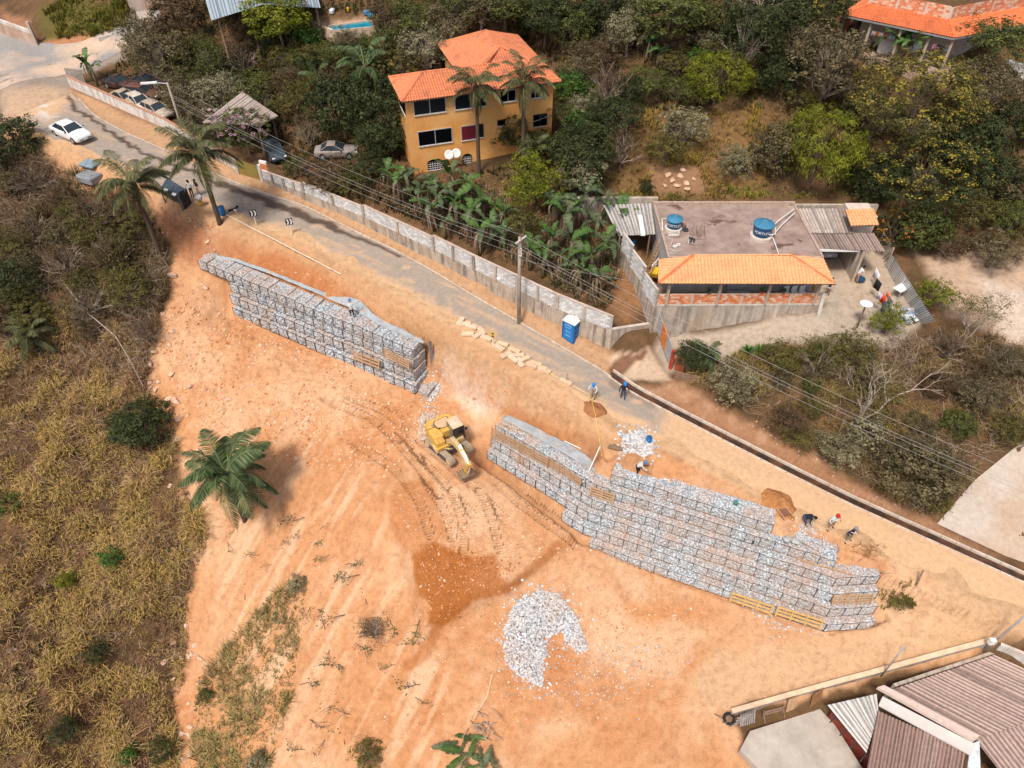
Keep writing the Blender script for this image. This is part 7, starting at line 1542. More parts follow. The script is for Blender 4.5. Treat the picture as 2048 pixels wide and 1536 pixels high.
# ================================================================ PLANTS
def leaf_mesh(name, n_clump, per, leaf, seed, flat=.85, shell=.55, aspect=.5, droop=0.0, rough=.28, spread=.16, fl=None):
 r = np.random.default_rng(seed); th = r.uniform(0,2*PI,n_clump); cz = r.uniform(-.75,1,n_clump); rr = (shell+(1-shell)*r.random(n_clump)**.6)
 ph = np.sqrt(1-cz**2); C = np.stack([np.cos(th)*ph,np.sin(th)*ph,cz*flat],1)*rr[:,None]
 C *= (1+rough*fbm(C[:,0]*2+seed,C[:,1]*2+C[:,2]*1.7,1.0,3,seed%7))[:,None]*.95
 cs = np.repeat(C,per,0); n = len(cs); off = r.normal(0,1,(n,3)); off /= np.linalg.norm(off,axis=1)[:,None]+1e-6; off *= (r.random(n)**.5*spread)[:,None]*np.repeat(r.uniform(.6,1.5,n_clump),per)[:,None]; off[:,2] *= .8
 p = cs+off; nr = off/(np.linalg.norm(off,axis=1)[:,None]+1e-6)*.8+cs*.6+np.array([0,0,.5])+r.normal(0,.5,(n,3)); nr /= np.linalg.norm(nr,axis=1)[:,None]
 t = np.cross(nr,r.normal(0,1,(n,3))); t[:,2] -= droop; t -= nr*(t*nr).sum(1)[:,None]; t /= np.linalg.norm(t,axis=1)[:,None]; b = np.cross(nr,t)
 L = leaf*r.uniform(.6,1.3,n)[:,None]; Wd = L*aspect
 V = np.stack([p-t*L*.5,p+b*Wd*.5+t*L*.05,p+t*L*.5,p-b*Wd*.5+t*L*.05],1).reshape(-1,3); Fq = np.arange(4*n).reshape(n,4)
 sh = np.clip(np.repeat(r.random(n_clump),per)*.55+r.random(n)*.45,0,1)
 me = np_mesh(name,V,Fq,False,None,{'shade':np.repeat(sh,4)})
 if fl is not None:
  out = (p*cs).sum(1)/(np.linalg.norm(cs,axis=1)+1e-6)-np.linalg.norm(cs,axis=1); cl = np.repeat(r.random(n_clump) < fl,per); up = p[:,2] > -.2
  me.polygons.foreach_set('material_index',((out > spread*.12)&cl&up).astype(np.int32))
 return me
def twig_mesh(name, seed, nb=26, r0=.03, lv=3, spread=.9):
 rg_ = random.Random(seed); mb = MB()
 def grow(p,d,l,r,k):
  q = p+d*l*.5+Vector((rg_.uniform(-.1,.1),rg_.uniform(-.1,.1),rg_.uniform(-.04,.08)))*l; e = p+d*l+Vector((rg_.uniform(-.15,.15),rg_.uniform(-.15,.15),rg_.uniform(-.1,.1)))*l
  mb.tube([p,q,e],[r,r*.8,r*.55],3,False)
  if k <= 0: return
  for _ in range(rg_.choice((2,3))):
   nd = (d+Vector((rg_.uniform(-1,1),rg_.uniform(-1,1),rg_.uniform(-.35,.6)))*.75).normalized(); grow(q.lerp(e,rg_.uniform(.2,1)),nd,l*rg_.uniform(.55,.8),r*.6,k-1)
 for i in range(nb):
  a = rg_.uniform(0,2*PI); el = rg_.uniform(.25,1.2); d = Vector((math.cos(a)*math.cos(el)*spread,math.sin(a)*math.cos(el)*spread,math.sin(el))); grow(Vector((rg_.uniform(-.08,.08),rg_.uniform(-.08,.08),0)),d.normalized(),rg_.uniform(.3,.5),r0,lv)
 return mb.mesh(name)
def trunk_mesh(name, seed, r0=.11, limbs=6, h=1.0):
 rg_ = random.Random(seed); mb = MB(); tp = Vector((rg_.uniform(-.08,.08),rg_.uniform(-.08,.08),h*.55))
 mb.tube([Vector((0,0,-.25)),tp*.5+Vector((rg_.uniform(-.05,.05),0,0)),tp],[r0,r0*.8,r0*.65],7)
 for i in range(limbs):
  a = 2*PI*i/limbs+rg_.uniform(-.4,.4); d = Vector((math.cos(a),math.sin(a),rg_.uniform(.5,1.3))).normalized(); l = rg_.uniform(.45,.75); q = tp+d*l*.5+Vector((0,0,.05)); e = tp+d*l+Vector((0,0,.12)); mb.tube([tp-Vector((0,0,.05)),q,e],[r0*.5,r0*.33,r0*.15],5)
  for k in range(2):
   d2 = (d+Vector((rg_.uniform(-.8,.8),rg_.uniform(-.8,.8),rg_.uniform(0,.6)))).normalized(); mb.tube([q,q+d2*.28,q+d2*.5],[r0*.25,r0*.15,r0*.06],4)
 return mb.mesh(name)
G_ = {'dark':foliage('leaf_dark',(.012,.022,.006),(.105,.125,.04)),'mid':foliage('leaf_mid',(.026,.040,.008),(.20,.22,.055)),'grey':foliage('leaf_grey',(.042,.036,.015),(.29,.235,.12)),'lime':foliage('leaf_lime',(.06,.085,.004),(.36,.38,.035),.3),'sage':foliage('leaf_sage',(.07,.065,.028),(.50,.46,.27)),'brown':foliage('leaf_brown',(.04,.026,.014),(.22,.14,.07)),'bright':foliage('leaf_bright',(.02,.06,.008),(.14,.29,.05)),'olive':foliage('leaf_olive',(.045,.042,.010),(.25,.22,.06)),'gold':foliage('leaf_gold',(.12,.095,.01),(.52,.41,.06)),'orange':foliage('leaf_orange',(.25,.08,.01),(.65,.26,.05)),'pink':foliage('leaf_pink',(.32,.12,.20),(.72,.42,.55)),'rust':foliage('leaf_rust',(.10,.035,.015),(.34,.14,.05))}
M_BARK = mat('bark',(.13,.095,.07),.95,.35,4); M_BARKP = mat('pale_bark',(.40,.33,.28),.95,.25,4); M_TWIG = mat('grey_twig',(.33,.26,.20),.95,.3,4)
CR = {}
def crown_of(kind, tone):
 key = (kind,tone)
 if key not in CR:
  L = []
  for s in range(2 if kind in ('weep','flower','flame') else 3):
   sd_ = s*13+abs(hash(kind)) % 1 + {'dense':1,'airy':2,'weep':3,'flower':4,'flame':5,'small':6,'dry':7}[kind]*100
   if kind == 'dense': me = leaf_mesh('crown',210,28,.085,sd_,.9,.5,.55,0,.4,.17)
   if kind == 'small': me = leaf_mesh('crown',60,22,.15,sd_,.85,.4,.5,0,.35,.25)
   if kind == 'airy': me = leaf_mesh('crown',170,24,.08,sd_,.85,.3,.5,0,.5,.16)
   if kind == 'dry': me = leaf_mesh('crown',130,14,.06,sd_,.8,.2,.4,0,.5,.17)
   if kind == 'weep': me = leaf_mesh('crown',210,30,.13,sd_,1.0,.72,.16,1.6,.22,.17)
   if kind in ('flower','flame'): me = leaf_mesh('crown',330 if kind == 'flower' else 190,34,.042 if kind == 'flower' else .065,sd_,.85,.6,.6,0,.3,.10,.72 if kind == 'flower' else .4)
   if isinstance(tone,tuple):
    for q in tone: me.materials.append(G_[q])
   else: me.materials.append(G_[tone])
   L.append(me)
  CR[key] = L
 return random.choice(CR[key])
TRK_ = [trunk_mesh('trunk',s) for s in range(4)]
for t in TRK_: t.materials.append(M_BARK)
TRKP = [t.copy() for t in TRK_]
for t in TRKP: t.materials.clear(); t.materials.append(M_BARKP)
TWG = [twig_mesh('branches',s,16,.022,2) for s in range(4)]
for t in TWG: t.materials.append(M_TWIG)
def plant(px, py, rx, ry, kind, tone, label, cat='tree', up=.9, name=None, twigs=False, pale=False, group=None):
 s0 = 24.0
 for _ in range(3):
  rm = rx/s0; b = hit(px,py,up*rm*1.1); dep = b[1]*C_-(b[2]+up*rm-ZC)*S_; s0 = F/dep
 rm *= 1.2; rz = max(.6*rm,ry/s0*1.12); b[2] = float(G(b[0],b[1])); hc = up*rm*1.1
 t = thing(name or ('tree' if cat == 'tree' else 'bush'),label,cat,tuple(b),random.uniform(0,6.28),group)
 if not isinstance(kind,str): kind = 'dense'
 o = link('crown' if cat == 'tree' else 'foliage', crown_of(kind,tone), None, t, (0,0,hc)); o.scale = (rm,rm,rz)
 tr = link('trunk' if cat == 'tree' else 'stem', random.choice(TRKP if pale else TRK_), None, t, (0,0,0)); k = min(max(rm,.5),1.6); tr.scale = (k*1.1 if hc > 1.2 else rm*.8,k*1.1 if hc > 1.2 else rm*.8,max(.4,hc*1.0))
 if twigs: w = link('branches', random.choice(TWG), None, t, (0,0,hc*.25)); w.scale = (rm*1.1,rm*1.1,rz*1.5)
 return t
TREES = [
 (290,85,48,42,'airy','grey','grey leaved tree next to the side road wall','tree',1.1,1),(318,118,58,45,'airy','grey','broad grey leaved tree over the scrap cars','tree',1.0,1),(358,40,48,42,'dense','brown','dark brown tree beside the metal barn','tree',1.2,0),(427,128,34,46,'airy','mid','light green shrub below the metal barn post','tree',.9,1),(445,190,46,42,'airy','sage','pale green bush above the corrugated shed','tree',.8,1),(362,188,48,40,'airy','grey','grey bush between the scrap cars and the lamp pole','tree',.8,1),(484,112,46,40,'dry','brown','leafless brown thicket below the barn','tree',.8,1),(405,100,30,34,'airy','olive','olive bush left of the light green shrub below the barn','tree',.8,0),(395,225,34,26,'airy','grey','grey bush hanging over the low end of the corrugated shed','tree',.6,1),
 (557,45,55,42,'dense','lime','bright lime green tree in front of the metal barn','tree',1.3,0),(618,78,24,22,'small','bright','fresh green shrub below the lime green tree','bush',.9,0),(645,55,24,22,'dry','grey','grey twiggy bush at the pool corner','bush',.8,1),(600,120,30,26,'airy','mid','green shrub on the bank under the stick fence','bush',.8,0),(655,115,36,30,'airy','mid','green bush below the pool rim','bush',.9,0),(690,85,30,24,'airy','grey','grey bush along the pool rim','bush',.8,0),(622,115,20,22,'small','rust','orange leaved shrub below the pool','bush',.9,0),
 (780,38,32,30,'dense','brown','dark purple brown bush beside the pool','tree',.9,0),(797,140,40,36,'flame',('olive','gold'),'yellow and red tinged tree next to the orange house roof','tree',1.1,0),(683,225,54,66,'dense','dark','round dark green tree behind the road wall','tree',1.0,0),(782,245,54,66,'dense','dark','dark tree shading the left side of the orange house','tree',1.0,0),(617,262,40,36,'dry','grey','leafless grey bush beside the grey wrecked car','bush',.9,1),(590,205,40,34,'airy','olive','olive bush with reddish tips above the pickup','tree',.8,0),(560,175,30,26,'airy','brown','brown bush on the bank above the corrugated shed','bush',.8,0),(488,262,50,36,'flame',('mid','pink'),'pink flowering shrub over the corrugated shed edge','tree',.9,0),(588,333,20,18,'small','mid','clipped green bush behind the road wall by the gate','bush',.9,0),(650,350,46,24,'airy','brown','brown green creeper bush spilling over the road wall','bush',.6,1),(695,365,36,26,'airy','olive','olive bush behind the road wall below the dark tree','bush',.7,0),(735,335,40,30,'airy','dark','dark bush at the foot of the dark tree by the orange house','bush',.7,0),(755,285,40,30,'dense','dark','low dark bush against the orange house side','bush',.8,0),
 (853,100,46,40,'airy','sage','pale grey green tree behind the orange house roof','tree',1.0,1),(900,55,44,40,'airy','grey','grey tree up the slope behind the orange house','tree',1.0,0),(960,25,46,34,'airy','grey','grey tree at the top of the slope behind the rear wing','tree',1.0,0),(830,45,40,34,'airy','mid','green tree up the slope left of the orange house','tree',1.0,0),(880,105,30,26,'small','sage','pale shrub close behind the orange house roof','bush',.9,0),(760,90,36,30,'airy','mid','green bush on the slope above the coconut palm','tree',.9,0),(920,15,40,28,'dense','mid','green tree at the top of the slope over the grey trees','tree',1.0,0),(1010,20,46,32,'dense','mid','green tree at the top of the slope over the rear wing','tree',1.0,0),(1090,45,48,40,'dense','dark','dark tree behind the rear wing of the orange house','tree',1.0,0),(1145,60,40,46,'airy','mid','tall green tree on the slope right of the rear wing','tree',1.0,0),(1150,20,44,34,'flame',('dark','gold'),'dark tree with golden tips at the top of the slope','tree',1.0,0),(1172,130,40,38,'airy','grey','grey tree on the slope beside the orange house','tree',.9,1),(1147,175,36,32,'airy','bright','fresh green bush at the corner of the orange house','tree',.9,0),(1215,165,50,46,'dry','brown','brown thicket on the slope right of the orange house','tree',.9,1),(1163,250,28,28,'small','bright','bright green shrub under the orange house corner','bush',.9,0),(1165,305,58,46,'dense','dark','dark mango tree below the orange house corner','tree',.9,0),(1160,350,46,40,'dense','sage','grey green mango tree above the banana plants','tree',.8,0),(1022,270,34,34,'dense','dark','dark shrub before the orange house wall beside the palm','tree',.9,0),(1080,300,40,34,'dense','mid','green bush at the foot of the orange house','bush',.7,0),(1205,230,40,36,'airy','dark','dark bush on the shaded slope right of the orange house','bush',.8,0),(812,372,28,22,'airy','olive','olive bush beside the orange house grille window','bush',.7,0),(1067,372,54,58,'airy','lime','yellow green tree among the banana plants','tree',.9,0),(1045,450,34,34,'airy','olive','olive green bush below the yellow green tree','bush',.7,0),
 (1200,25,46,36,'dense','dark','dark tree at the top of the slope beside the golden tipped tree','tree',1.0,0),(1258,62,44,44,'airy','sage','grey green tree near the top of the slope','tree',1.0,0),(1340,30,66,44,'dense','mid','big green tree at the top of the slope','tree',1.0,0),(1415,30,40,36,'dense','olive','olive tree beside the bare red trunk at the top of the slope','tree',1.0,0),(1490,75,62,62,'airy','dark','tall open tree with pale branches on the upper slope','tree',1.3,1),(1560,40,56,44,'dense','dark','dark tree in the grove below the brick house','tree',1.0,0),(1640,28,52,38,'flame',('dark','gold'),'dark tree with orange tips beside the brick house','tree',1.0,0),(1600,95,52,44,'airy','grey','grey tree in the grove below the brick house','tree',1.0,1),(1660,135,78,62,'airy','grey','broad grey green tree below the brick house','tree',1.0,1),(1560,150,44,40,'dense','dark','dark bush between the lime shrub and the broad grey tree','tree',.8,0),(1400,122,28,24,'small','bright','bright green shrub growing against the lime shrub','bush',.9,0),(1436,160,56,42,'weep','lime','feathery lime green shrub on the dry slope','bush',.8,0),(1408,88,26,22,'small','sage','pale shrub above the bright green shrub','bush',.9,0),(1240,235,46,40,'airy','dark','dark thicket left of the dry grass slope','bush',.8,1),(1367,255,46,38,'airy','sage','sage green bush in the middle of the dry slope','bush',.8,1),(1330,300,42,30,'airy','olive','yellowish bush below the sage bush on the dry slope','bush',.7,0),(1243,292,50,46,'dry','brown','brown leafless thicket at the left of the dry slope','bush',.9,1),(1473,328,36,38,'airy','sage','sage bush above the water tank house roof','bush',.8,0),(1555,305,48,54,'dense','grey','blue grey bush beside the big lime bush','tree',.8,0),(1640,300,72,66,'weep','lime','big feathery lime bush above the garage','tree',.85,0),(1293,375,14,15,'small','dark','small upright dark bush behind the flat roof','bush',1.0,0),
 (1836,215,112,92,'flower',('olive','gold'),'largest flowering tree with yellow clusters below the brick house','tree',.9,0),(1846,355,98,68,'flower',('dark','gold'),'lower flowering tree with yellow clusters above the garage','tree',.9,0),(1750,245,40,40,'airy','grey','grey bush on the left flank of the flowering trees','tree',.8,1),(1930,300,60,62,'dense','dark','dark tree on the right flank of the flowering trees','tree',.9,0),(1790,462,42,42,'flame',('dark','orange'),'tree with orange blossom beside the garage roof','tree',.9,0),(1848,460,48,46,'dense','mid','green tree next to the orange blossom tree','tree',.8,0),(2000,363,40,46,'dense','dark','very dark round tree on the right of the flowering trees','tree',.9,0),(1990,95,60,48,'airy','mid','bright leafy tree in front of the brick house side','tree',1.1,0),(1970,175,62,46,'airy','grey','grey tree between the brick house and the pale shed','tree',.9,1),(2030,240,40,36,'dense','dark','dark bush below the pale shed','bush',.8,0),(1740,380,36,30,'dense','dark','dark bush behind the small tiled roof','bush',.7,0),(1950,420,46,34,'airy','olive','olive bush on the bank behind the flowering trees','bush',.7,0),(2030,440,40,40,'airy','mid','green bush on the bank near the pale sand','bush',.8,0),(1900,490,36,26,'airy','brown','brown bush between the green trees and the sand','bush',.7,1),(1990,500,50,24,'airy','grey','grey bush at the upper edge of the sand','bush',.7,1),
 (1868,588,36,26,'airy','lime','yellow green round bush behind the silver fence','bush',.8,0),(1776,642,32,32,'airy','lime','yellow green bush at the edge of the concrete yard','bush',.8,0),(1388,712,32,26,'dense','dark','dark bush just inside the driveway gate','bush',.8,0),(1470,772,44,42,'airy','sage','sage bush on the dry slope below the drive','bush',.8,0),(1730,862,36,32,'small','sage','pale leafed sapling in front of the bare tree','tree',1.0,0),(1682,900,44,32,'airy','sage','sage bush above the gutter beside the pale sapling','bush',.7,0),(1835,942,68,50,'dense','grey','broad grey green bush near the concrete street','bush',.75,0),(1915,850,30,28,'dense','mid','dark green bush on the dry slope toward the street','bush',.8,0),(1622,775,18,18,'small','mid','small green bush beside the forked pale tree','bush',.9,0),(1640,700,24,22,'airy','mid','green tuft bush at the drive edge','bush',.8,0),(1783,835,18,18,'dry','brown','small dark dry bush below the bare tree','bush',.8,1),(1560,715,40,22,'airy','olive','olive bush along the edge of the drive','bush',.6,0),(1705,700,46,24,'airy','olive','olive bush along the yard edge under the bare tree','bush',.7,0),(1960,790,46,40,'airy','grey','grey bush on the right part of the dry slope','bush',.7,1),(2020,860,34,32,'airy','olive','olive bush beside the concrete street top','bush',.7,0),(1905,690,44,36,'dry','brown','brown leafless bush near the end of the silver fence','bush',.8,1),(2010,720,46,44,'dry','grey','grey leafless bush below the pale sand','bush',.8,1),(1580,830,26,22,'dry','brown','small brown bush in the middle of the dry slope','bush',.7,1),(1870,1000,30,20,'small','olive','low olive bush beside the gutter near the street','bush',.6,0),
 (20,285,50,40,'dense','dark','dark bush at the road edge left of the white car','bush',.8,0),(278,852,52,34,'dense','dark','dark green bush at the edge of the boulders','bush',.7,0),(252,858,28,24,'small','bright','fresh green shrub beside the dark bush at the boulders','bush',.8,0),(225,1115,22,20,'small','bright','small green bush in the dry grass field','bush',.9,0),(130,1160,18,16,'small','lime','small yellow green plant in the dry grass field','bush',.9,0),(195,1305,24,22,'airy','dark','grey green bush low in the dry grass field','bush',.8,0),(410,1395,16,14,'small','mid','small round green bush on the grass tongue','bush',.9,0),(595,1170,18,16,'small','sage','small pale green bush on the bare slope','bush',.8,0),(255,1510,18,18,'small','bright','bright green plant at the bottom of the dry grass field','bush',.9,0),(325,1500,24,22,'airy','dark','dark bush at the bottom of the dry grass field near the gully','bush',.8,0),(515,1530,24,16,'small','sage','pale green bush at the foot of the grass tongue','bush',.8,0),(30,560,50,40,'airy','dark','dark bush in the shaded thicket below the road','bush',.8,0),(60,450,54,38,'dry','brown','brownish leafless bush in the shaded thicket near the road','bush',.8,1),(180,420,56,34,'dry','brown','brown leafless bush below the mesh bales','bush',.7,1),(130,520,56,40,'dry','brown','brown thicket bush in the middle of the shaded thicket','bush',.8,1),(225,500,50,40,'dry','olive','thin olive bush in the thicket beside the palm trunk','bush',.8,1),(270,450,36,26,'airy','olive','olive bush at the palm foot in the thicket','bush',.8,0),(170,600,50,36,'dry','grey','leafless grey bush in the thicket above the fallen branches','bush',.8,1),(260,580,46,34,'airy','olive','olive bush in the thicket beside the earth slope','bush',.7,1),(60,350,50,30,'dry','brown','brown bush just below the white car','bush',.7,1),(290,660,40,34,'dry','brown','brown bush at the boulder line','bush',.7,1),(745,1265,40,36,'dry','brown','uprooted dry bush lying on the bare slope','bush',.35,1),(735,1510,30,24,'airy','olive','small olive bush at the foot of the bare slope','bush',.6,1),(1800,1195,26,12,'small','olive','grass like olive bush at the gabion wall end','bush',.5,0),(20,1010,24,24,'small','mid','green bush at the margin of the dry grass field','bush',.8,0),(130,1460,26,20,'airy','dark','dark bush in the lower dry grass','bush',.8,0)]
for x,y,rx,ry,k,tn,lab,cat,up,tw in TREES: plant(x,y,rx,ry,k,tn,lab,cat,up,twigs=bool(tw),pale=(k in ('airy','dry') and tn in ('grey','sage','dark') and cat == 'tree'))
                 # bare trees on the right slope
def bare_tree(base, forks, label, seed, sc):
 rg_ = random.Random(seed); t = thing('bare_tree',label,'tree',tuple(base)); mb = MB(); tw = MB()
 def grow(p,d,l,r,k,m):
  e = p+d*l; q = (p+e)/2+Vector((rg_.uniform(-.12,.12),rg_.uniform(-.12,.12),.04))*l; m.tube([p,q,e],[r,r*.85,r*.7],5 if r > .03 else 3,False)
  if k <= 0: return
  for _ in range(rg_.choice((2,2,3))):
   nd = (d+Vector((rg_.uniform(-1,1),rg_.uniform(-1,1),rg_.uniform(-.5,.45)))*.7).normalized(); grow(q.lerp(e,rg_.uniform(.3,1)),nd,l*rg_.uniform(.62,.85),r*.62,k-1,tw if k < 4 else m)
 for d,l,r,k in forks: grow(Vector((0,0,-.2)),Vector(d).normalized(),l*sc,r*sc,k,mb)
 mb.build('trunk', M_BARKP, t, True); stuff(tw.build('twigs', M_TWIG, t))
 o = link('sparse_leaves', crown_of('dry','olive'), None, t, (0,0,3.2*sc)); o.scale = (3.4*sc,3.0*sc,1.5*sc); return t
bare_tree(hit(1722,838),[((.0,.05,1),1.7,.13,5),((.75,.25,.75),2.6,.10,5),((-.35,.3,1),1.9,.09,5),((.3,.6,.8),2.0,.07,5)],'large pale leafless tree spreading over the dry slope',5,1.0)
bare_tree(hit(1625,757),[((-.15,0,1),1.5,.10,4),((.5,.1,.9),1.6,.08,4),((.1,.2,1),1.6,.07,4)],'forked pale leafless tree at the edge of the drive',9,.85)
bare_tree(hit(1930,680),[((-.2,.1,1),1.6,.08,5),((.4,.2,.8),1.8,.07,5),((0,.4,.9),1.6,.06,4)],'grey leafless tree beside the pale sand',21,.9)
bare_tree(hit(1500,120),[((-.1,0,1),2.6,.14,5),((.3,.1,1),2.8,.13,5),((.0,.3,1),2.6,.1,4)],'tall pale branched tree on the upper slope above the lime shrub',33,1.25)
b = hit(1440,30); t = thing('dead_tree','thick reddish bare trunk at the top of the slope','tree',tuple(b)); MB().tube([(0,0,-.2),(.05,0,1.2),(.0,.05,3.2)],[.32,.25,.22],8).build('trunk', mat('red_bark',(.20,.11,.08),.95,.3,4), t, True)
                 # palms
def frond_mesh(name, seed, L=1.0, arch=.5, droop=.9, nl=30, lw=.03, ll=.24, hang=.5):
 r = np.random.default_rng(seed); V = []; Fq = []; sh = []
 s = np.linspace(0,1,14); x = s*L*(1-.12*droop*s*s); z = arch*L*np.sin(s*1.9)*.55-droop*L*.55*s**2.4; rach = np.stack([x,np.zeros(14),z],1)
 for i in range(13):
  a,b = rach[i],rach[i+1]; w = .016*L*(1-s[i]*.8); k = len(V); V += [a+[0,-w,0],a+[0,w,0],b+[0,w*.9,0],b+[0,-w*.9,0]]; Fq.append([k,k+1,k+2,k+3]); sh += [.9]*4
 for i in range(nl):
  t = .14+.86*i/nl; p = np.array([np.interp(t,s,rach[:,j]) for j in range(3)]); q = np.array([np.interp(min(1,t+.03),s,rach[:,j]) for j in range(3)]); d = (q-p)/(np.linalg.norm(q-p)+1e-9)
  for sd_ in (-1,1):
   l = ll*L*(math.sin(PI*min(1,t*.9+.12))**.6)*r.uniform(.85,1.15); dr = d*.55+np.array([0,sd_*.85,-hang*r.uniform(.3,1.2)]); dr /= np.linalg.norm(dr); w = np.cross(dr,[0,0,1]); w = w/(np.linalg.norm(w)+1e-9)*lw*L*.5
   m = p+dr*l*.55; e = p+dr*l+np.array([0,0,-hang*l*.35]); k = len(V); V += [p-w*.5,p+w*.5,m+w,m-w]; Fq.append([k,k+1,k+2,k+3]); V += [e]; V += [e+w*.1]; Fq.append([k+3,k+2,k+5,k+4]); c = r.random(); sh += [c*.7,c*.7,c,c,c*1.0,c]
 return np_mesh(name,np.array(V),np.array(Fq),False,None,{'shade':np.array(sh)})
M_PALM = foliage('palm_leaf',(.03,.042,.012),(.26,.26,.12)); M_PALMY = foliage('palm_leaf_green',(.022,.05,.014),(.22,.29,.12)); M_PALMD = foliage('palm_leaf_dry',(.10,.07,.03),(.36,.26,.13))
FR = {}
for nm,mm in (('a',M_PALM),('g',M_PALMY)):
 FR[nm] = []
 for k,(ar,dr) in enumerate(((.95,.35),(.7,.7),(.45,1.0),(.15,1.25),(.8,.5),(.5,.8))):
  m = frond_mesh('frond',k+10*(nm == 'g'),1.0,ar,dr,60,.016,.25,.5); m.materials.append(mm); FR[nm].append(m)
FR['d'] = []
for k in range(2): m = frond_mesh('frond',50+k,1.0,-.2,1.5,22,.03,.18,.9); m.materials.append(M_PALMD); FR['d'].append(m)
M_PTR = mat('palm_trunk',(.10,.07,.05),.95,.35,5)
def palm(label, base, h, fl, nf, tone, r0=.16, seed=0, dead=3, lean=(0,0), trunk=True, skirt=True):
 rg_ = random.Random(seed); t = thing('palm_tree',label,'palm',tuple(base),0)
 if trunk:
  k = 12; ps = [(lean[0]*(i/k)**1.5,lean[1]*(i/k)**1.5,-.3+(h+.3)*i/k) for i in range(k+1)]; MB().tube(ps,[r0*(1.25-.35*i/k+.06*(i%2)) for i in range(k+1)],8).build('trunk', M_PTR, t, True)
 top = Vector((lean[0],lean[1],h))
 if skirt: MB().lathe(tuple(top+Vector((0,0,-.7))),[(r0*.9,0),(r0*1.9,.3),(r0*1.7,.7),(r0*.6,.95)],9).build('crown_base', mat('palm_husk',(.16,.10,.06),.95,.4,6), t, True)
 for i in range(nf):
  el = i/nf; me = FR[tone][min(3,int(el*4))] if rg_.random() < .75 else rg_.choice(FR[tone]); o = link('frond', me, None, t, tuple(top+Vector((0,0,.1-.35*el)))); sc = fl*rg_.uniform(.85,1.1); o.scale = (sc,sc*rg_.uniform(.9,1.1),sc); o.rotation_euler = (rg_.uniform(-.25,.25),rg_.uniform(-.2,.1)-(.35*(1-el)),i*2.39996+rg_.uniform(-.25,.25))
 for i in range(dead):
  o = link('dry_frond', rg_.choice(FR['d']), None, t, tuple(top+Vector((0,0,-.4)))); sc = fl*.75; o.scale = (sc*.7,sc*.7,sc); o.rotation_euler = (0,.45,rg_.uniform(0,6.28))
 return t
def palm_at(bx,by,ty,label,fl,nf,tone,seed,**k):
 b = hit(bx,by); h = htop(b,ty)-b[2]; return palm(label,b,h,fl,nf,tone,seed=seed,**k)
palm_at(325,518,368,'tall palm rising from the thicket left of the gabion wall',3.5,24,'a',3,r0=.19,dead=4)
palm_at(440,447,308,'tall palm standing at the road edge beside the blue barrel',3.6,24,'a',4,r0=.19,dead=4)
palm_at(490,1041,952,'young green palm leaning out over the bare earth slope',4.1,28,'g',5,r0=.16,dead=0,skirt=False)
palm_at(958,348,172,'slim palm in front of the orange house beside the red curtain window',2.7,18,'a',6,r0=.15,dead=7)
palm_at(1046,340,165,'bushy palm in front of the right end of the orange house',3.0,20,'a',7,r0=.17,dead=3)
palm_at(738,200,135,'coconut palm with long fronds on the slope left of the orange house',3.6,14,'g',8,r0=.14,dead=3)
palm_at(640,182,160,'small palm on the slope below the pool',2.3,11,'g',9,r0=.1,dead=1)
palm_at(75,700,672,'low spreading palm in the shaded thicket',2.6,16,'a',10,r0=.12,dead=0)
palm_at(1408,735,712,'small palm with yellowed fronds beside the driveway gate',1.5,14,'g',12,r0=.08,dead=2)
palm_at(1065,345,300,'young palm under the bushy palm at the orange house',2.0,12,'a',13,r0=.1,dead=1)
palm_at(690,190,172,'low palm seedling between the coconut palm and the dark round tree',1.8,9,'g',15,r0=.08,dead=0)
for x,lab in ((1494,'spiky green plant at the drive edge nearest the gate'),(1516,'spiky green plant at the drive edge beside its twin')):
 b = hit(x,708); t = thing('spiky_plant',lab,'plant',tuple(b),0,'spiky plants on the drive edge'); mb = MB()
 for k in range(70):
  a = random.uniform(0,2*PI); e = random.uniform(.15,1.4); d = Vector((math.cos(a)*math.cos(e),math.sin(a)*math.cos(e),math.sin(e)))*random.uniform(.6,.9); w = Vector((-math.sin(a),math.cos(a),0))*.035; b0 = Vector((0,0,.25)); mb.add([b0-w,b0+w,b0+d*.6+w*.8,b0+d+Vector((0,0,-.12)),b0+d*.6-w*.8],[(0,1,2,4),(4,2,3)])
 mb.build('leaves', mat('spiky_leaf',(.07,.17,.03),.5,.3,5), t); MB().cyl((0,0,-.1),.07,.4,8).build('stem', M_BARK, t)
                 # banana plants
def banana_leaf(name, seed, L=2.0, W=.5, arch=.9, droop=1.0, ragged=.3):
 r = np.random.default_rng(seed); n_ = 16; V = []; Fq = []; sh = []; s = np.linspace(0,1,n_+1); x = np.sin(s*arch*1.2)/(arch*1.2)*L; z = (np.cos(s*arch*1.2*0)-1)*0+L*.75*s-droop*L*.75*s**2.2
 for i in range(n_):
  w0 = W*math.sin(PI*(s[i]*.93+.05))**.55; w1 = W*math.sin(PI*(s[i+1]*.93+.05))**.55
  for sd_ in (-1,1):
   g = r.random() < ragged; e = r.uniform(.55,1) if g else 1.0; dz = r.uniform(.0,.35) if g else .06; k = len(V); gap = .012 if g else 0
   V += [(x[i],0,z[i]),(x[i+1],0,z[i+1]),(x[i+1]-gap,sd_*w1*.5*e,z[i+1]-dz*w1+.10*w1),(x[i]+gap,sd_*w0*.5*e,z[i]-dz*w0+.10*w0)]; Fq.append([k,k+1,k+2,k+3] if sd_ > 0 else [k+3,k+2,k+1,k]); c = r.uniform(.25,1.0); sh += [1.0 if abs(i-8) < 9 else c,c,c*.8,c*.8]
 return np_mesh(name,np.array(V),np.array(Fq),False,None,{'shade':np.array(sh)})
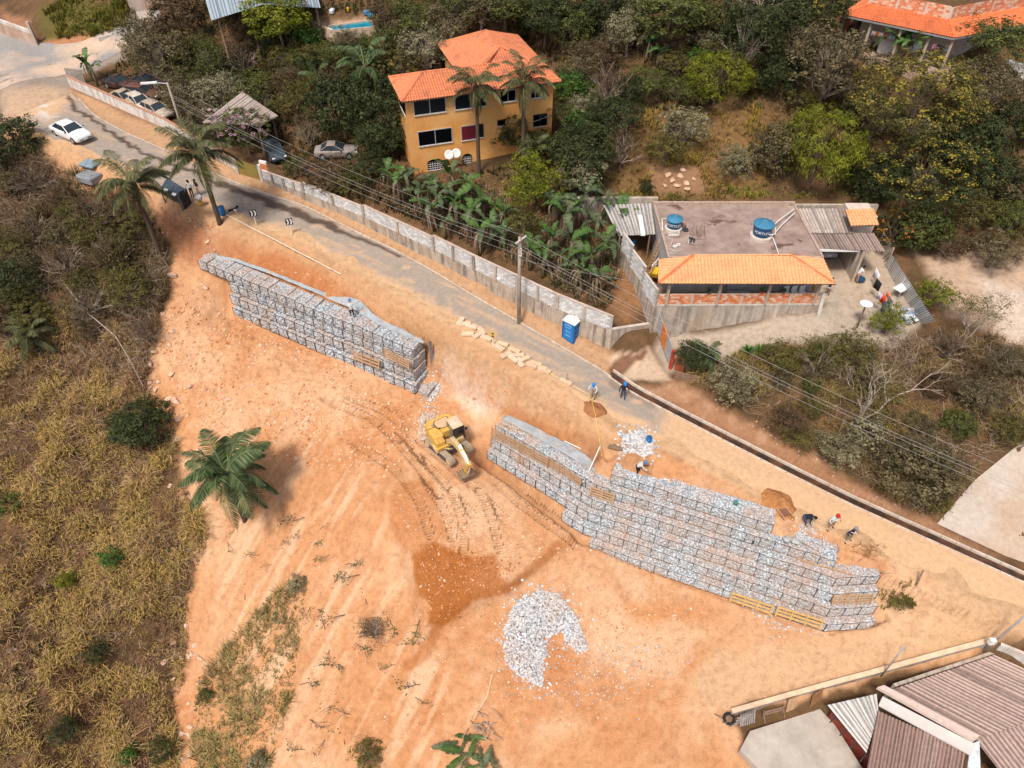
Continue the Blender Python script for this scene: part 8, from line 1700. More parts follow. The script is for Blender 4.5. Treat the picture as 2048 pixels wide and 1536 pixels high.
M_BAN = foliage('banana_leaf',(.016,.05,.012),(.15,.27,.07),.3,.45); M_BAND = foliage('banana_leaf_dull',(.03,.05,.02),(.17,.22,.11),.25,.5); M_BANX = foliage('banana_leaf_dead',(.10,.065,.04),(.36,.26,.19),.1,.9)
BL = {'g':[],'d':[],'x':[]}
for k in range(4):
 m = banana_leaf('leaf',k,1.0,.27,.9,.55+.25*k,.25); m.materials.append(M_BAN); BL['g'].append(m); m = banana_leaf('leaf',k+20,1.0,.25,.9,.7+.25*k,.6); m.materials.append(M_BAND); BL['d'].append(m)
for k in range(3): m = banana_leaf('leaf',k+40,1.0,.12,.5,2.2,.9); m.materials.append(M_BANX); BL['x'].append(m)
M_BST = mat('banana_stem',(.20,.17,.08),.8,.35,3,(.16,.1,.06),2,.6)
def banana(px, py, label, sc=1.0, green=.5, nl=7, dead=4, seed=0, group='banana plants behind the road wall', b=None):
 rg_ = random.Random(seed+int(px)*7+int(py)); b = hit(px,py) if b is None else b; t = thing('banana_plant',label,'banana plant',tuple(b),0,group); h = 1.9*sc*rg_.uniform(.8,1.15)
 lx,ly = rg_.uniform(-.2,.2),rg_.uniform(-.2,.2); MB().tube([(0,0,-.2),(lx*.4,ly*.4,h*.5),(lx,ly,h)],[.14*sc,.12*sc,.07*sc],8).build('stem', M_BST, t, True)
 for i in range(nl):
  o = link('leaf', rg_.choice(BL['g' if rg_.random() < green else 'd']), None, t, (lx,ly,h-.1)); s_ = sc*rg_.uniform(1.5,2.3); o.scale = (s_*rg_.uniform(.65,1),s_*rg_.uniform(.8,1.1),s_*rg_.uniform(.8,1.15)); o.rotation_euler = (rg_.uniform(-.3,.3),rg_.uniform(-.55,.1),i*2.4+rg_.uniform(-.4,.4))
 for i in range(dead):
  o = link('dead_leaf', rg_.choice(BL['x']), None, t, (lx*.8,ly*.8,h*.85)); s_ = sc*rg_.uniform(1.0,1.6); o.scale = (s_*.55,s_,s_*.9); o.rotation_euler = (rg_.uniform(-.3,.3),.2,rg_.uniform(0,6.28))
 return t
BN = [(800,412),(822,398),(845,425),(862,405),(880,440),(898,420),(915,455),(930,430),(948,470),(962,445),(980,490),(905,395),(935,405),(1000,500),(870,460),(1100,520),(1125,490),(1148,460),(1170,440),(1192,480),(1140,530),(1165,515),(1205,455),(1182,560),(1120,550),(1205,530),(1150,580),(1085,555),(1220,500),(1190,600),(780,390),(1010,470),(960,510),(1060,540),(890,480),(1230,470),(1110,455),(1175,415)]
POS = ['under the orange house grille windows','next to the olive bush at the house foot','in the row nearest the road wall','in the middle of the clump below the house','among the dead leaves below the house']
for i,(x,y) in enumerate(BN):
 near = x > 1040; lab = ('banana plant in the clump beside the flat roofed house' if near else 'banana plant in the clump below the orange house')
 banana(x,y,lab,random.uniform(.95,1.4),.4,random.choice((5,6,7)),random.choice((6,8,10)),i,'banana plants beside the flat roofed house' if near else 'banana plants below the orange house')
banana(185,162,'big banana plant with upright leaves at the junction wall',1.25,.9,8,3,91,None); banana(196,172,'second banana stem with yellow trunk beside the big one at the junction',1.0,.8,6,4,92,None)
banana(1290,125,'banana plant on the slope among dead leaves above the dry grass',1.1,.8,6,6,93,None); banana(1312,140,'banana plant with hanging dead leaves on the upper slope',1.0,.7,5,8,94,None)
banana(1780,140,'big bright banana plant before the verandah of the brick house',1.5,1.0,10,2,95,None); banana(1800,150,'second bright banana plant leaning right before the verandah',1.3,1.0,8,2,96,None)
banana(850,30,'banana plant with dry leaves up the slope left of the orange house',.9,.3,5,6,97,None); banana(1235,460,'tall banana plant at the corner of the lean-to shed',1.2,.9,8,2,98,None)
for i in range(16):
 b = hit(random.uniform(915,985),random.uniform(1470,1540)); t = None
 o = link('cut_banana_leaf', random.choice(BL['g' if i % 2 else 'd']), None, None, tuple(b+np.array([0,0,.25+.02*i]))); s_ = random.uniform(1.4,2.2); o.scale = (s_,s_*.9,s_*.35); o.rotation_euler = (random.uniform(-.5,.5),random.uniform(-.1,.3),random.uniform(2.4,5.2)); tag(o,'cut banana leaf in the heap at the foot of the bare slope','leaf','cut banana leaves')
for i in range(26):
 a = hit(random.gauss(965,14),random.gauss(1455,16))+[0,0,random.uniform(.1,.5)]; d = np.array([random.uniform(-.7,.7),random.uniform(-.9,.5),random.uniform(-.1,.3)]); tag(MB().tube([a,a+d*.5+[0,0,.1],a+d],.035,5).build('dry_stalk', mat('dry_stem',(.40,.29,.21),.9,.3,3)),'dry cut stalk on the banana heap','stalk','dry stems on the banana heap')
a = hit(985,1350)+[0,0,.08]; b = hit(948,1440)+[0,0,.15]; tag(MB().tube([a,(a+b)/2+[.25,0,0],b],.07,6).build('pale_log', mat('pale_log',(.60,.40,.25),.9)),'long pale log leading down to the banana heap','log')
                 # grass and ground cover
def blades(polys, dens, nb, hl, cols, name, label, mt, seed, patch=.35, excl=None, wid=.05, lean=.75, thr=-.3, clump=0.0):
 r = np.random.default_rng(seed); xs, ys = [], []
 pp = np.concatenate([np.array([hit(x,y)[:2] for x,y in pl]) for pl in polys]); lo, hi = pp.min(0)-3, pp.max(0)+3; n = int((hi-lo).prod()*dens)
 X = r.uniform(lo[0],hi[0],n); Y = r.uniform(lo[1],hi[1],n); Z = G(X,Y); px, py = Qa(X,Y,Z); w = fbm(X,Y,.5,3,seed%9)*16
 m = np.zeros(n,bool)
 for pl in polys: m |= sdist(pl,px+w,py-w) > 0
 for pl in (excl or []): m &= ~(sdist(pl,px+w*.5,py) > 0)
 k = fbm(X,Y,patch,4,seed%5+2); m &= (k+r.uniform(-.6,.6,n)) > thr
 if clump: k2 = fbm(X,Y,.75,2,seed%6+1); m &= k2+r.uniform(-.25,.25,n) > -.22; k = k*.3+k2*clump
 X,Y,Z,k = X[m],Y[m],Z[m],k[m]; n = len(X)
 X = np.repeat(X,nb)+r.normal(0,.09,n*nb); Y = np.repeat(Y,nb)+r.normal(0,.09,n*nb); Z = np.repeat(Z,nb); kk = np.repeat(k,nb); N = n*nb
 hh = r.uniform(hl[0],hl[1],N)*np.clip(.75+.55*kk+1.3*fbm(X,Y,.55,2,seed%7+3),.25,2.4); az = r.uniform(0,2*PI,N)+fbm(X,Y,.25,2,4)*2.5; ln = r.uniform(.15,1.0,N)*lean; dx, dy = np.cos(az)*ln*hh, np.sin(az)*ln*hh; wx, wy = -np.sin(az)*wid, np.cos(az)*wid
 b0 = np.stack([X-wx*.5,Y-wy*.5,Z-.05],1); b1 = np.stack([X+wx*.5,Y+wy*.5,Z-.05],1); m0 = np.stack([X+dx*.45+wx*.45,Y+dy*.45+wy*.45,Z+hh*.62],1); m1 = np.stack([X+dx*.45-wx*.45,Y+dy*.45-wy*.45,Z+hh*.62],1); tp = np.stack([X+dx,Y+dy,Z+hh*(1-.35*ln)],1)
 V = np.stack([b0,b1,m0,m1,tp],1).reshape(-1,3); base = np.arange(N)*5; Fx = np.concatenate([np.stack([base,base+1,base+2],1),np.stack([base,base+2,base+3],1),np.stack([base+3,base+2,base+4],1)])
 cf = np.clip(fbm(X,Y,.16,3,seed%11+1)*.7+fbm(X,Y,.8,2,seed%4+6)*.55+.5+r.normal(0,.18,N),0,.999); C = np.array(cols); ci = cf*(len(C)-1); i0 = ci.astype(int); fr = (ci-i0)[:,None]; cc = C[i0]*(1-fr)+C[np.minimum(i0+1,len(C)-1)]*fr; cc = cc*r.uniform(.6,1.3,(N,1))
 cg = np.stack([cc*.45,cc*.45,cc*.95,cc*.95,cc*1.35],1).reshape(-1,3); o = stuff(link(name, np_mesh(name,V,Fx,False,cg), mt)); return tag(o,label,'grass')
n = NT('grass_blade'); c = n.attr('Col','Color'); n.col(c); M_GRASS = n.done(.8,.15)
STRAW = [(.15,.08,.04),(.42,.26,.11),(.55,.38,.12),(.36,.27,.06),(.52,.34,.19),(.24,.13,.07)]
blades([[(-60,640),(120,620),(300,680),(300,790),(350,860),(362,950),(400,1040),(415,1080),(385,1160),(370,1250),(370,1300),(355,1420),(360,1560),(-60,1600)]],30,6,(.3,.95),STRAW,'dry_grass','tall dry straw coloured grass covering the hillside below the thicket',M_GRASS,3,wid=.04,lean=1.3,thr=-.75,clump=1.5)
blades([[(-60,300),(100,310),(200,380),(330,450),(345,540),(320,650),(120,640),(-60,660)]],8,7,(.4,1.0),[(.06,.04,.022),(.13,.085,.04),(.20,.14,.06),(.12,.11,.035)],'thicket_grass','dark dry grass under the thicket bushes beside the road',M_GRASS,4,wid=.06)
blades([TONGUE],16,7,(.4,.9),[(.18,.11,.055),(.34,.25,.10),(.42,.33,.14),(.24,.20,.06)],'grass_tongue','dry grass tongue on the bare slope',M_GRASS,5,wid=.04,lean=1.2,thr=-.75)
blades([[(1225,250),(1330,215),(1560,220),(1580,330),(1500,400),(1250,405),(1190,340)]],12,7,(.4,.9),[(.16,.09,.03),(.30,.19,.05),(.36,.27,.05),(.26,.15,.06)],'slope_grass','golden dry grass on the slope above the flat roofed house',M_GRASS,6,excl=[[(1300,335),(1400,335),(1410,385),(1295,385)]],wid=.05,lean=1.1)
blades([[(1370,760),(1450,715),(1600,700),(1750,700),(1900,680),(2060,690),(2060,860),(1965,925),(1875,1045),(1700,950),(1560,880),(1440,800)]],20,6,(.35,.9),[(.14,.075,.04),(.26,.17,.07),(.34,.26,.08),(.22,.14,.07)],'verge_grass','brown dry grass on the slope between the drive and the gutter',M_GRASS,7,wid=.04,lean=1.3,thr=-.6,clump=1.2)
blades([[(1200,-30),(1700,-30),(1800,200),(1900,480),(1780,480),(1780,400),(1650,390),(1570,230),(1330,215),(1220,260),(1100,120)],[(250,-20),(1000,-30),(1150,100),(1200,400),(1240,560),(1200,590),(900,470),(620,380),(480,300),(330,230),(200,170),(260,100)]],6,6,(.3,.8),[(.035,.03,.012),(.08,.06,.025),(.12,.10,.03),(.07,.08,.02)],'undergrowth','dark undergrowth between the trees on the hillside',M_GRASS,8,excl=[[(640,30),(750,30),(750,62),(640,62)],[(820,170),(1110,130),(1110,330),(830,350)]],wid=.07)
blades([[(150,0),(265,-10),(250,60),(120,85),(85,20)]],22,6,(.4,.9),[(.06,.06,.012),(.15,.15,.02),(.22,.18,.04),(.12,.14,.02)],'bank_grass','green and golden grass bank above the junction',M_GRASS,9,wid=.06)
blades([[(1240,396),(1600,398),(1780,400),(1760,385),(1600,380),(1240,380)]],26,6,(.25,.55),[(.10,.12,.02),(.26,.26,.04),(.32,.28,.06)],'roof_edge_grass','yellow green grass tufts along the edge behind the flat roof',M_GRASS,10,wid=.05)
blades([[(1500,700),(1700,690),(1780,700),(1700,730),(1480,735),(1430,715)]],14,6,(.3,.6),[(.10,.10,.02),(.24,.22,.04),(.3,.2,.07)],'drive_grass','yellow green grass along the lower edge of the drive',M_GRASS,12,wid=.05)
blades([[(1880,520),(2060,480),(2060,400),(1900,440)],[(1900,130),(2060,200),(2060,360),(1950,420),(1880,400)]],8,6,(.3,.8),[(.07,.05,.025),(.14,.12,.03),(.2,.17,.05),(.08,.11,.02)],'right_bank_grass','mixed grass on the bank beside the flowering trees',M_GRASS,14,wid=.06)
blades([[(1755,1175),(1830,1160),(1845,1180),(1760,1225)]],26,6,(.2,.55),[(.16,.12,.03),(.26,.24,.06),(.3,.24,.1)],'corner_grass','patch of grass at the end of the gabion wall',M_GRASS,15,wid=.05)
def undergrowth(polys, dens, label, name, mt, seed, excl=(), per=9, leaf=.17, up=(.1,1.1)):
 r = np.random.default_rng(seed); pp = np.concatenate([np.array([hit(x,max(y,-20))[:2] for x,y in pl]) for pl in polys]); lo, hi = pp.min(0)-2, pp.max(0)+2; n = int((hi-lo).prod()*dens); X = r.uniform(lo[0],hi[0],n); Y = r.uniform(lo[1],hi[1],n); Z = G(X,Y); px, py = Qa(X,Y,Z); m = np.zeros(n,bool)
 for pl in polys: m |= sdist(pl,px,py) > 0
 for pl in excl: m &= ~(sdist(pl,px,py) > 0)
 k = fbm(X,Y,.35,4,seed%7); m &= k+r.uniform(-.4,.4,n) > -.1; X,Y,Z,k = X[m],Y[m],Z[m],k[m]; n = len(X); hgt = r.uniform(up[0],up[1],n)*np.clip(.6+1.2*k,.3,1.6)
 C = np.repeat(np.stack([X,Y,Z+hgt],1),per,0); N = len(C); off = r.normal(0,1,(N,3))*np.array([.28,.28,.18]); p = C+off; nr = off*1.5+np.array([0,0,.6])+r.normal(0,.5,(N,3)); nr /= np.linalg.norm(nr,axis=1)[:,None]; t = np.cross(nr,r.normal(0,1,(N,3))); t /= np.linalg.norm(t,axis=1)[:,None]+1e-9; b = np.cross(nr,t); L = leaf*r.uniform(.5,1.3,N)[:,None]
 V = np.stack([p-t*L*.5,p+b*L*.25,p+t*L*.5,p-b*L*.25],1).reshape(-1,3); sh = np.clip(np.repeat(r.random(n),per)*.6+r.random(N)*.4,0,1); kk = np.repeat(fbm(X,Y,.12,3,seed%5+1),per); cs_ = np.array([(.020,.030,.008),(.075,.09,.03),(.15,.13,.06),(.10,.07,.035)]); ci = np.clip((kk*1.1+.5)*3,0,2.999); i0 = ci.astype(int); f_ = (ci-i0)[:,None]; cc = (cs_[i0]*(1-f_)+cs_[i0+1]*f_)*(.4+1.3*sh)[:,None]
 return tag(stuff(link(name, np_mesh(name,V,np.arange(4*N).reshape(N,4),False,np.repeat(cc,4,0)), mt)),label,'undergrowth')
HX = [[(640,28),(755,28),(755,64),(640,64)],[(815,150),(1115,125),(1115,330),(825,352)],[(1225,215),(1560,220),(1580,330),(1500,405),(1200,405)],[(1200,395),(1790,395),(1840,520),(1640,640),(1300,620)],[(200,150),(335,180),(335,250),(200,200)],[(470,300),(720,290),(720,330),(560,350),(470,330)],[(1690,40),(1960,70),(1960,125),(1690,110)],[(400,0),(640,0),(640,45),(400,60)],[(1090,420),(1240,400),(1300,560),(1270,650),(1180,540)]]
undergrowth([[(255,90),(330,60),(420,-20),(1690,-20),(1720,120),(2060,130),(2060,380),(1900,500),(1780,480),(1780,395),(1200,395),(1230,560),(1190,590),(900,475),(620,385),(480,300),(330,230),(260,170)]],7,'leafy undergrowth filling the hillside between the trees','leafy_undergrowth',M_GRASS,31,HX)
undergrowth([[(-40,300),(100,320),(200,390),(330,460),(345,560),(310,700),(200,690),(-40,640)]],8,'leafy scrub in the shaded thicket beside the road','thicket_scrub',M_GRASS,33,(),8,.13,(.1,.9))
undergrowth([[(1380,760),(1470,715),(1900,700),(2060,690),(2060,860),(1960,925),(1860,1035),(1560,880)]],2.5,'sparse leafy scrub on the dry slope above the gutter','slope_scrub',M_GRASS,35,(),8,.12,(.1,.6))
blades([[(640,385),(760,400),(900,470),(1060,550),(1215,625),(1240,560),(1200,430),(1130,400),(1050,440),(960,380),(800,350),(700,350)]],9,7,(.3,1.3),[(.06,.04,.02),(.20,.13,.07),(.34,.25,.16),(.10,.10,.035)],'banana_litter','dead hanging leaves and litter among the banana plants',M_GRASS,41,wid=.07,lean=.9,thr=-.4)
def sticks(pl, n_, ln, up, name, label, seed, cols):
 r = np.random.default_rng(seed); q = np.array([hit(x,y)[:2] for x,y in pl]); lo, hi = q.min(0), q.max(0); X = r.uniform(lo[0],hi[0],n_*4); Y = r.uniform(lo[1],hi[1],n_*4); k = (sdist([tuple(a) for a in q],X,Y) > 0)&(fbm(X,Y,.3,3,seed)+r.uniform(-.4,.4,len(X)) > 0); X,Y = X[k][:n_],Y[k][:n_]; N = len(X); a = r.uniform(0,2*PI,N); e = r.uniform(-.15,1.0,N); L = r.uniform(ln[0],ln[1],N); p = np.stack([X,Y,G(X,Y)+r.uniform(0,up,N)],1)
 V = []
 d = np.stack([np.cos(a)*np.cos(e),np.sin(a)*np.cos(e),np.sin(e)],1); w = np.stack([-np.sin(a),np.cos(a),np.zeros(N)],1); u = np.cross(d,w); rr = r.uniform(.008,.02,N)[:,None]; bend = r.normal(0,.18,(N,3))
 for t,f in ((0,1),(.5,.8),(1,.4)):
  c = p+d*(L*t)[:,None]+bend*(L*(t*(1-t)*2))[:,None]
  for g in range(3): V.append(c+(w*math.cos(g*2.094)+u*math.sin(g*2.094))*rr*f)
 V = np.stack(V,1).reshape(-1,3); b = (np.arange(N)*9)[:,None]; Fq = np.concatenate([b+np.array([[s_*3+g,s_*3+(g+1)%3,s_*3+3+(g+1)%3,s_*3+3+g]]) for s_ in range(2) for g in range(3)]); cc = np.array(cols)[r.integers(0,len(cols),N)]*r.uniform(.6,1.2,(N,1)); return tag(stuff(link(name,np_mesh(name,V,Fq,False,np.repeat(cc,9,0)),M_GRASS)),label,'twigs')
TWC = [(.34,.25,.18),(.24,.16,.10),(.46,.37,.29),(.16,.10,.06)]
sticks([(-60,300),(100,320),(300,430),(345,540),(320,680),(290,780),(150,720),(-60,700)],6500,(.5,1.7),1.0,'thicket_twigs','tangle of dry twigs through the shaded thicket',51,TWC)
sticks([(1400,765),(1500,715),(1900,680),(2060,680),(2060,860),(1960,925),(1860,1035),(1560,880)],5000,(.4,1.4),.7,'slope_twigs','dry twigs tangled through the slope above the gutter',52,TWC)
sticks([(-60,640),(300,700),(350,860),(400,1050),(370,1300),(350,1560),(-60,1600)],4500,(.3,.9),.5,'field_stalks','dry stalks scattered through the straw coloured grass field',53,TWC)
blades([[(-60,640),(120,620),(300,680),(300,790),(350,860),(362,950),(400,1040),(415,1080),(385,1160),(370,1250),(370,1300),(355,1420),(360,1560),(-60,1600)]],20,5,(.12,.35),[(.07,.04,.02),(.15,.085,.04),(.24,.15,.07)],'low_field_litter','low brown litter between the grass clumps of the field',M_GRASS,43,wid=.04,lean=1.2,thr=-1)
rb = random.Random(77); FP = []
for pl,cnt in (([(260,80),(420,20),(800,0),(1150,0),(1200,130),(1190,380),(1000,200),(800,110),(700,170),(560,250),(420,280),(330,220)],46),([(1190,-10),(1690,-10),(1700,200),(1580,240),(1560,190),(1300,190),(1200,300)],30),([(1690,180),(2060,130),(2060,400),(1900,480),(1740,400)],20),([(-20,310),(100,330),(300,440),(330,560),(290,700),(-20,680)],22),([(1400,770),(1500,740),(1900,720),(2040,700),(2040,850),(1950,900),(1850,1000),(1600,880)],14)):
 xs = [q[0] for q in pl]; ys = [q[1] for q in pl]; k = 0; tr = 0
 while k < cnt and tr < 3000:
  tr += 1; x, y = rb.uniform(min(xs),max(xs)), rb.uniform(min(ys),max(ys))
  if float(sdist(pl,np.array([x]),np.array([y]))[0]) < 0 or any(float(sdist(e,np.array([x]),np.array([y]))[0]) > -14 for e in HX) or any((x-a)**2+(y-b)**2 < 26**2 for a,b in FP): continue
  FP.append((x,y)); k += 1; dr_ = x > 1380 and y > 650; tn = rb.choice(['brown','grey','olive'] if dr_ or (x < 340 and y > 300) else ['grey','dark','mid','grey','olive','brown','sage','olive']); kd = rb.choice(['airy','airy','dense','dry' if tn in ('grey','brown') else 'airy'])
  hz = 'dry slope scrub' if dr_ else 'thicket beside the road' if y > 300 and x < 340 else 'hillside undergrowth'
  plant(x,y,rb.uniform(22,38),rb.uniform(18,32),kd,tn,'low %s bush among the %s'%({'grey':'grey leafed','dark':'dark green','mid':'green','olive':'olive','brown':'brown','sage':'pale green'}[tn],hz),'bush',.75,twigs=rb.random() < .35,group='low %s bushes in the %s'%(tn,hz))
# ================================================================ ROCKS, STONE HEAPS, CLODS, BRANCHES
M_ROCK = NT('boulder'); _n = M_ROCK; _c = _n.ramp(_n.noise(3,5,.7),[(.3,(.40,.24,.15)),(.55,(.66,.46,.33)),(.75,(.78,.66,.56))]); _n.col(_c); _n.bump(_n.noise(8,5,.7),.7,.06); M_ROCK = _n.done(.9,.2)
RK = []
for s in range(5):
 r = np.random.default_rng(s+60); b_ = bmesh.new(); bmesh.ops.create_icosphere(b_,subdivisions=2,radius=1); v = np.array([q.co[:] for q in b_.verts]); f = np.array([[q.index for q in p.verts] for p in b_.faces]); b_.free()
 for _ in range(9):
  nr = r.normal(0,1,3); nr /= np.linalg.norm(nr); d = v@nr; c = r.uniform(.45,.8); v = np.where((d > c)[:,None],v-nr*(d-c)[:,None],v)
 me = np_mesh('boulder',v*(1+r.uniform(-.04,.04,(len(v),1))),f,False); me.materials.append(M_ROCK); RK.append(me)
def rock(px,py,s,label,grp):
 b = hit(px,py); o = link('boulder', random.choice(RK), None, None, (b[0],b[1],b[2]+s*.12)); o.scale = (s,s*random.uniform(.55,.85),s*random.uniform(.35,.55)); o.rotation_euler = (random.uniform(-.25,.25),random.uniform(-.25,.25),random.uniform(0,6.28)); tag(o,label,'boulder',grp)
for x,y,s in [(325,628,.35),(310,705,.5),(300,728,.5),(343,748,.55),(298,765,.45),(301,774,.4),(312,779,.5),(318,763,.45),(293,793,.6),(287,806,.55),(337,798,.6),(353,803,.8),(378,773,.45),(340,831,.45),(358,838,.5),(347,662,.5),(340,690,.45),(347,552,.75),(356,878,.6),(359,840,.45),(340,973,.35),(400,889,.4),(397,900,.35),(330,815,.4)]:
 rock(x,y,s*.8,'pale orange boulder in the line along the thicket edge','boulders along the thicket edge')
for x,y,s in [(346,1285,.55),(352,1304,.6),(347,1318,.5),(375,1312,.45),(390,1291,.4),(409,1326,.5),(402,1318,.45),(328,1326,.45),(374,1252,.35),(312,1359,.4),(347,1357,.35),(400,1365,.35),(366,1467,.6),(381,1453,.45),(377,1470,.4),(384,1505,.5),(396,1491,.35),(366,1520,.35),(378,1406,.35),(362,1312,.4),(385,1308,.45)]:
 rock(x,y,s*.8,'pale stone in the gully below the bare slope','stones in the gully')
for x,y,s in [(420,752,.35),(455,800,.4),(430,850,.3),(490,870,.35),(560,790,.45),(555,800,.3),(380,905,.3),(600,840,.3),(520,690,.3),(640,880,.3),(575,910,.3),(450,660,.3),(410,575,.45),(405,570,.4),(660,930,.25),(470,930,.25),(540,850,.3),(505,770,.28),(415,485,.5),(430,500,.35),(405,520,.35)]:
 rock(x,y,s*.75,'orange rock lying loose on the earth below the upper gabion wall','rocks below the upper gabion wall')
for x,y,s in [(1335,350,.5),(1345,362,.55),(1360,352,.5),(1372,366,.5),(1355,372,.6),(1375,378,.5),(1330,372,.5),(1388,358,.45),(1365,340,.45)]:
 rock(x,y,s*.8,'pale stone in the rubble patch above the flat roofed house','rubble above the flat roof')
def heap(polys, n_, size, hmax, name, label, mt, seed, scatter=.12):
 r = np.random.default_rng(seed); P_ = []
 for pl in polys:
  q = np.array([hit(x,y)[:2] for x,y in pl]); lo, hi = q.min(0)-.6, q.max(0)+.6; pq = [tuple(a) for a in q]; X = r.uniform(lo[0],hi[0],n_*4); Y = r.uniform(lo[1],hi[1],n_*4); d = sdist(pq,X,Y)+fbm(X,Y,1.2,2,seed%5)*.25
  k = (d > 0)|(r.random(len(X)) < scatter*np.exp(np.minimum(d,0)*2.5)); X,Y,d = X[k][:n_],Y[k][:n_],d[k][:n_]; P_.append(np.stack([X,Y,G(X,Y)+np.clip(d*.7,0,1)*hmax*r.uniform(.75,1.0,len(X))+.04],1))
 c = np.concatenate(P_); Vv, Ff, sh = stones(c, r.uniform(size*.6,size*1.3,len(c)), r); me = np_mesh(name,Vv,Ff,False,None,{'shade':sh}); return tag(stuff(link(name,me,mt)),label,'stones')
heap([[(1050,1188),(1085,1180),(1120,1190),(1145,1215),(1165,1270),(1180,1300),(1150,1300),(1120,1260),(1095,1275),(1090,1330),(1085,1380),(1060,1370),(1030,1340),(1010,1310),(1008,1260),(1030,1205)]],4600,.075,.45,'stone_heap','large horseshoe heap of white crushed stone on the bare earth',M_PILE,1)
heap([[(838,835),(870,820),(880,835),(862,850),(860,885),(840,880)]],700,.075,.3,'stone_heap','dusty stone heap behind the excavator',stone_mat('dusty_stone',(.35,.26,.2),(.72,.62,.54),(.6,.4,.27),.6),2)
heap([[(850,790),(875,755),(885,775),(860,805)]],500,.08,.3,'stone_heap','small stone heap at the end of the upper gabion wall',M_PILE,3)
heap([[(1248,872),(1285,862),(1305,880),(1305,905),(1280,915),(1250,900)]],1100,.095,.55,'stone_heap','white stone heap on the road edge beside the blue drum',M_PILE,4)
heap([[(1255,928),(1275,925),(1270,945),(1250,945)]],200,.08,.25,'stone_heap','little stone heap next to the bending worker',M_PILE,5)
heap([[(1600,1050),(1625,1048),(1640,1075),(1600,1075)]],260,.05,.08,'stone_scatter','pale mortar and stones before the bending worker',M_PILE,6,.3)
heap([[(1470,1200),(1560,1245),(1640,1262),(1560,1262),(1480,1215)]],300,.06,.06,'stone_scatter','loose stones along the foot of the large gabion wall',M_PILE,7,.3)
heap([[(1160,1290),(1300,1290),(1400,1320),(1250,1400),(1120,1420)]],420,.045,.02,'stone_scatter','white stones scattered beside the horseshoe heap',M_PILE,8,.2)
m_ = MB()
def mound(px,py,rx,ry,h,name,label,c,seed):
 b = hit(px,py); r = np.random.default_rng(seed); u = np.linspace(-1,1,28); X,Y = np.meshgrid(u,u,indexing='ij'); x = b[0]+X*rx*1.3; y = b[1]+Y*ry*1.3; R = np.hypot(X,Y)*1.3*(1+.45*fbm(x,y,1.1,3,seed+2)); z = G(x,y)+h*np.clip(1-R**1.5,0,1)*(1+.5*fbm(x,y,1.5,3,seed))-.03-.2*np.clip(R-1,0,1); ix = np.arange(784).reshape(28,28); Fq = np.stack([ix[:-1,:-1],ix[1:,:-1],ix[1:,1:],ix[:-1,1:]],-1).reshape(-1,4)
 me = np_mesh(name,np.stack([x,y,z],-1).reshape(-1,3),Fq,True,np.tile(np.array(c),(784,1))*r.uniform(.8,1.15,(784,1)),{'trs':np.zeros(784),'trm':np.zeros(784)}); tag(stuff(link(name,me,M_EARTH)),label,'soil heap')
mound(1552,1003,1.3,1.2,.5,'soil_heap','red soil heap beside the sand sieve',(.50,.23,.09),3); mound(1192,818,.9,.7,.3,'soil_heap','dark red soil heap at the shovel',(.40,.18,.08),4); mound(1270,935,1.6,1.3,.25,'soil_heap','brown earth mound next to the white stone heap',(.5,.26,.13),5)
def clods(pl, n_, size, label, seed, cols, name='soil_clods'):
 r = np.random.default_rng(seed); q = np.array([hit(x,y)[:2] for x,y in pl]); lo, hi = q.min(0), q.max(0); X = r.uniform(lo[0],hi[0],n_*3); Y = r.uniform(lo[1],hi[1],n_*3); k = (sdist([tuple(a) for a in q],X,Y) > 0)&(fbm(X,Y,.5,3,seed)+r.uniform(-.5,.5,len(X)) > -.1); X,Y = X[k][:n_],Y[k][:n_]
 c = np.stack([X,Y,G(X,Y)+size*.1],1); Vv,Ff,sh = stones(c,size*r.uniform(.3,1,len(c))**1.6*1.3,r,(1,1,.6)); cc = np.array(cols)[r.integers(0,len(cols),len(c))]*r.uniform(.8,1.15,(len(c),1)); me = np_mesh(name,Vv,Ff,False,np.repeat(cc,len(ICO_V),0)); tag(stuff(link(name,me,M_GRASS)),label,'clods')
EC = [(.58,.29,.14),(.5,.22,.09),(.66,.42,.27),(.7,.5,.36)]
clods([(345,560),(470,625),(812,792),(850,850),(780,960),(600,930),(440,880),(350,830),(320,700)],2600,.10,'orange clods strewn below the upper gabion wall',11,EC)
clods([(780,960),(1000,980),(1180,1060),(1450,1250),(1200,1450),(900,1500),(840,1250),(820,1100)],1800,.07,'small orange clods on the lower platform',12,EC)
clods([(830,1110),(870,1085),(990,1105),(1050,1130),(920,1240),(850,1240)],700,.07,'dark clods on the fresh dark fill',13,[(.38,.14,.04),(.45,.18,.06),(.55,.27,.12)])
clods([(400,1080),(560,1000),(700,1050),(830,1250),(900,1500),(650,1536),(600,1200),(450,1250)],900,.055,'small clods on the bare streaked slope',14,EC)
clods([(434,470),(700,570),(920,690),(1150,800),(1010,825),(900,790),(780,660),(520,535)],1400,.10,'clods clinging to the face of the earth cut',15,[(.5,.22,.09),(.56,.28,.13),(.64,.38,.21)])
clods([(1280,780),(1440,800),(1680,945),(1880,1050),(1700,1000),(1450,880)],500,.06,'pale grit on the bank above the gutter',16,[(.5,.32,.2),(.6,.45,.32)])
clods([(300,400),(430,450),(410,520),(340,520)],300,.10,'rubble on the red bank under the palm',17,[(.5,.24,.13),(.6,.42,.32),(.42,.18,.09)])
BRM = []
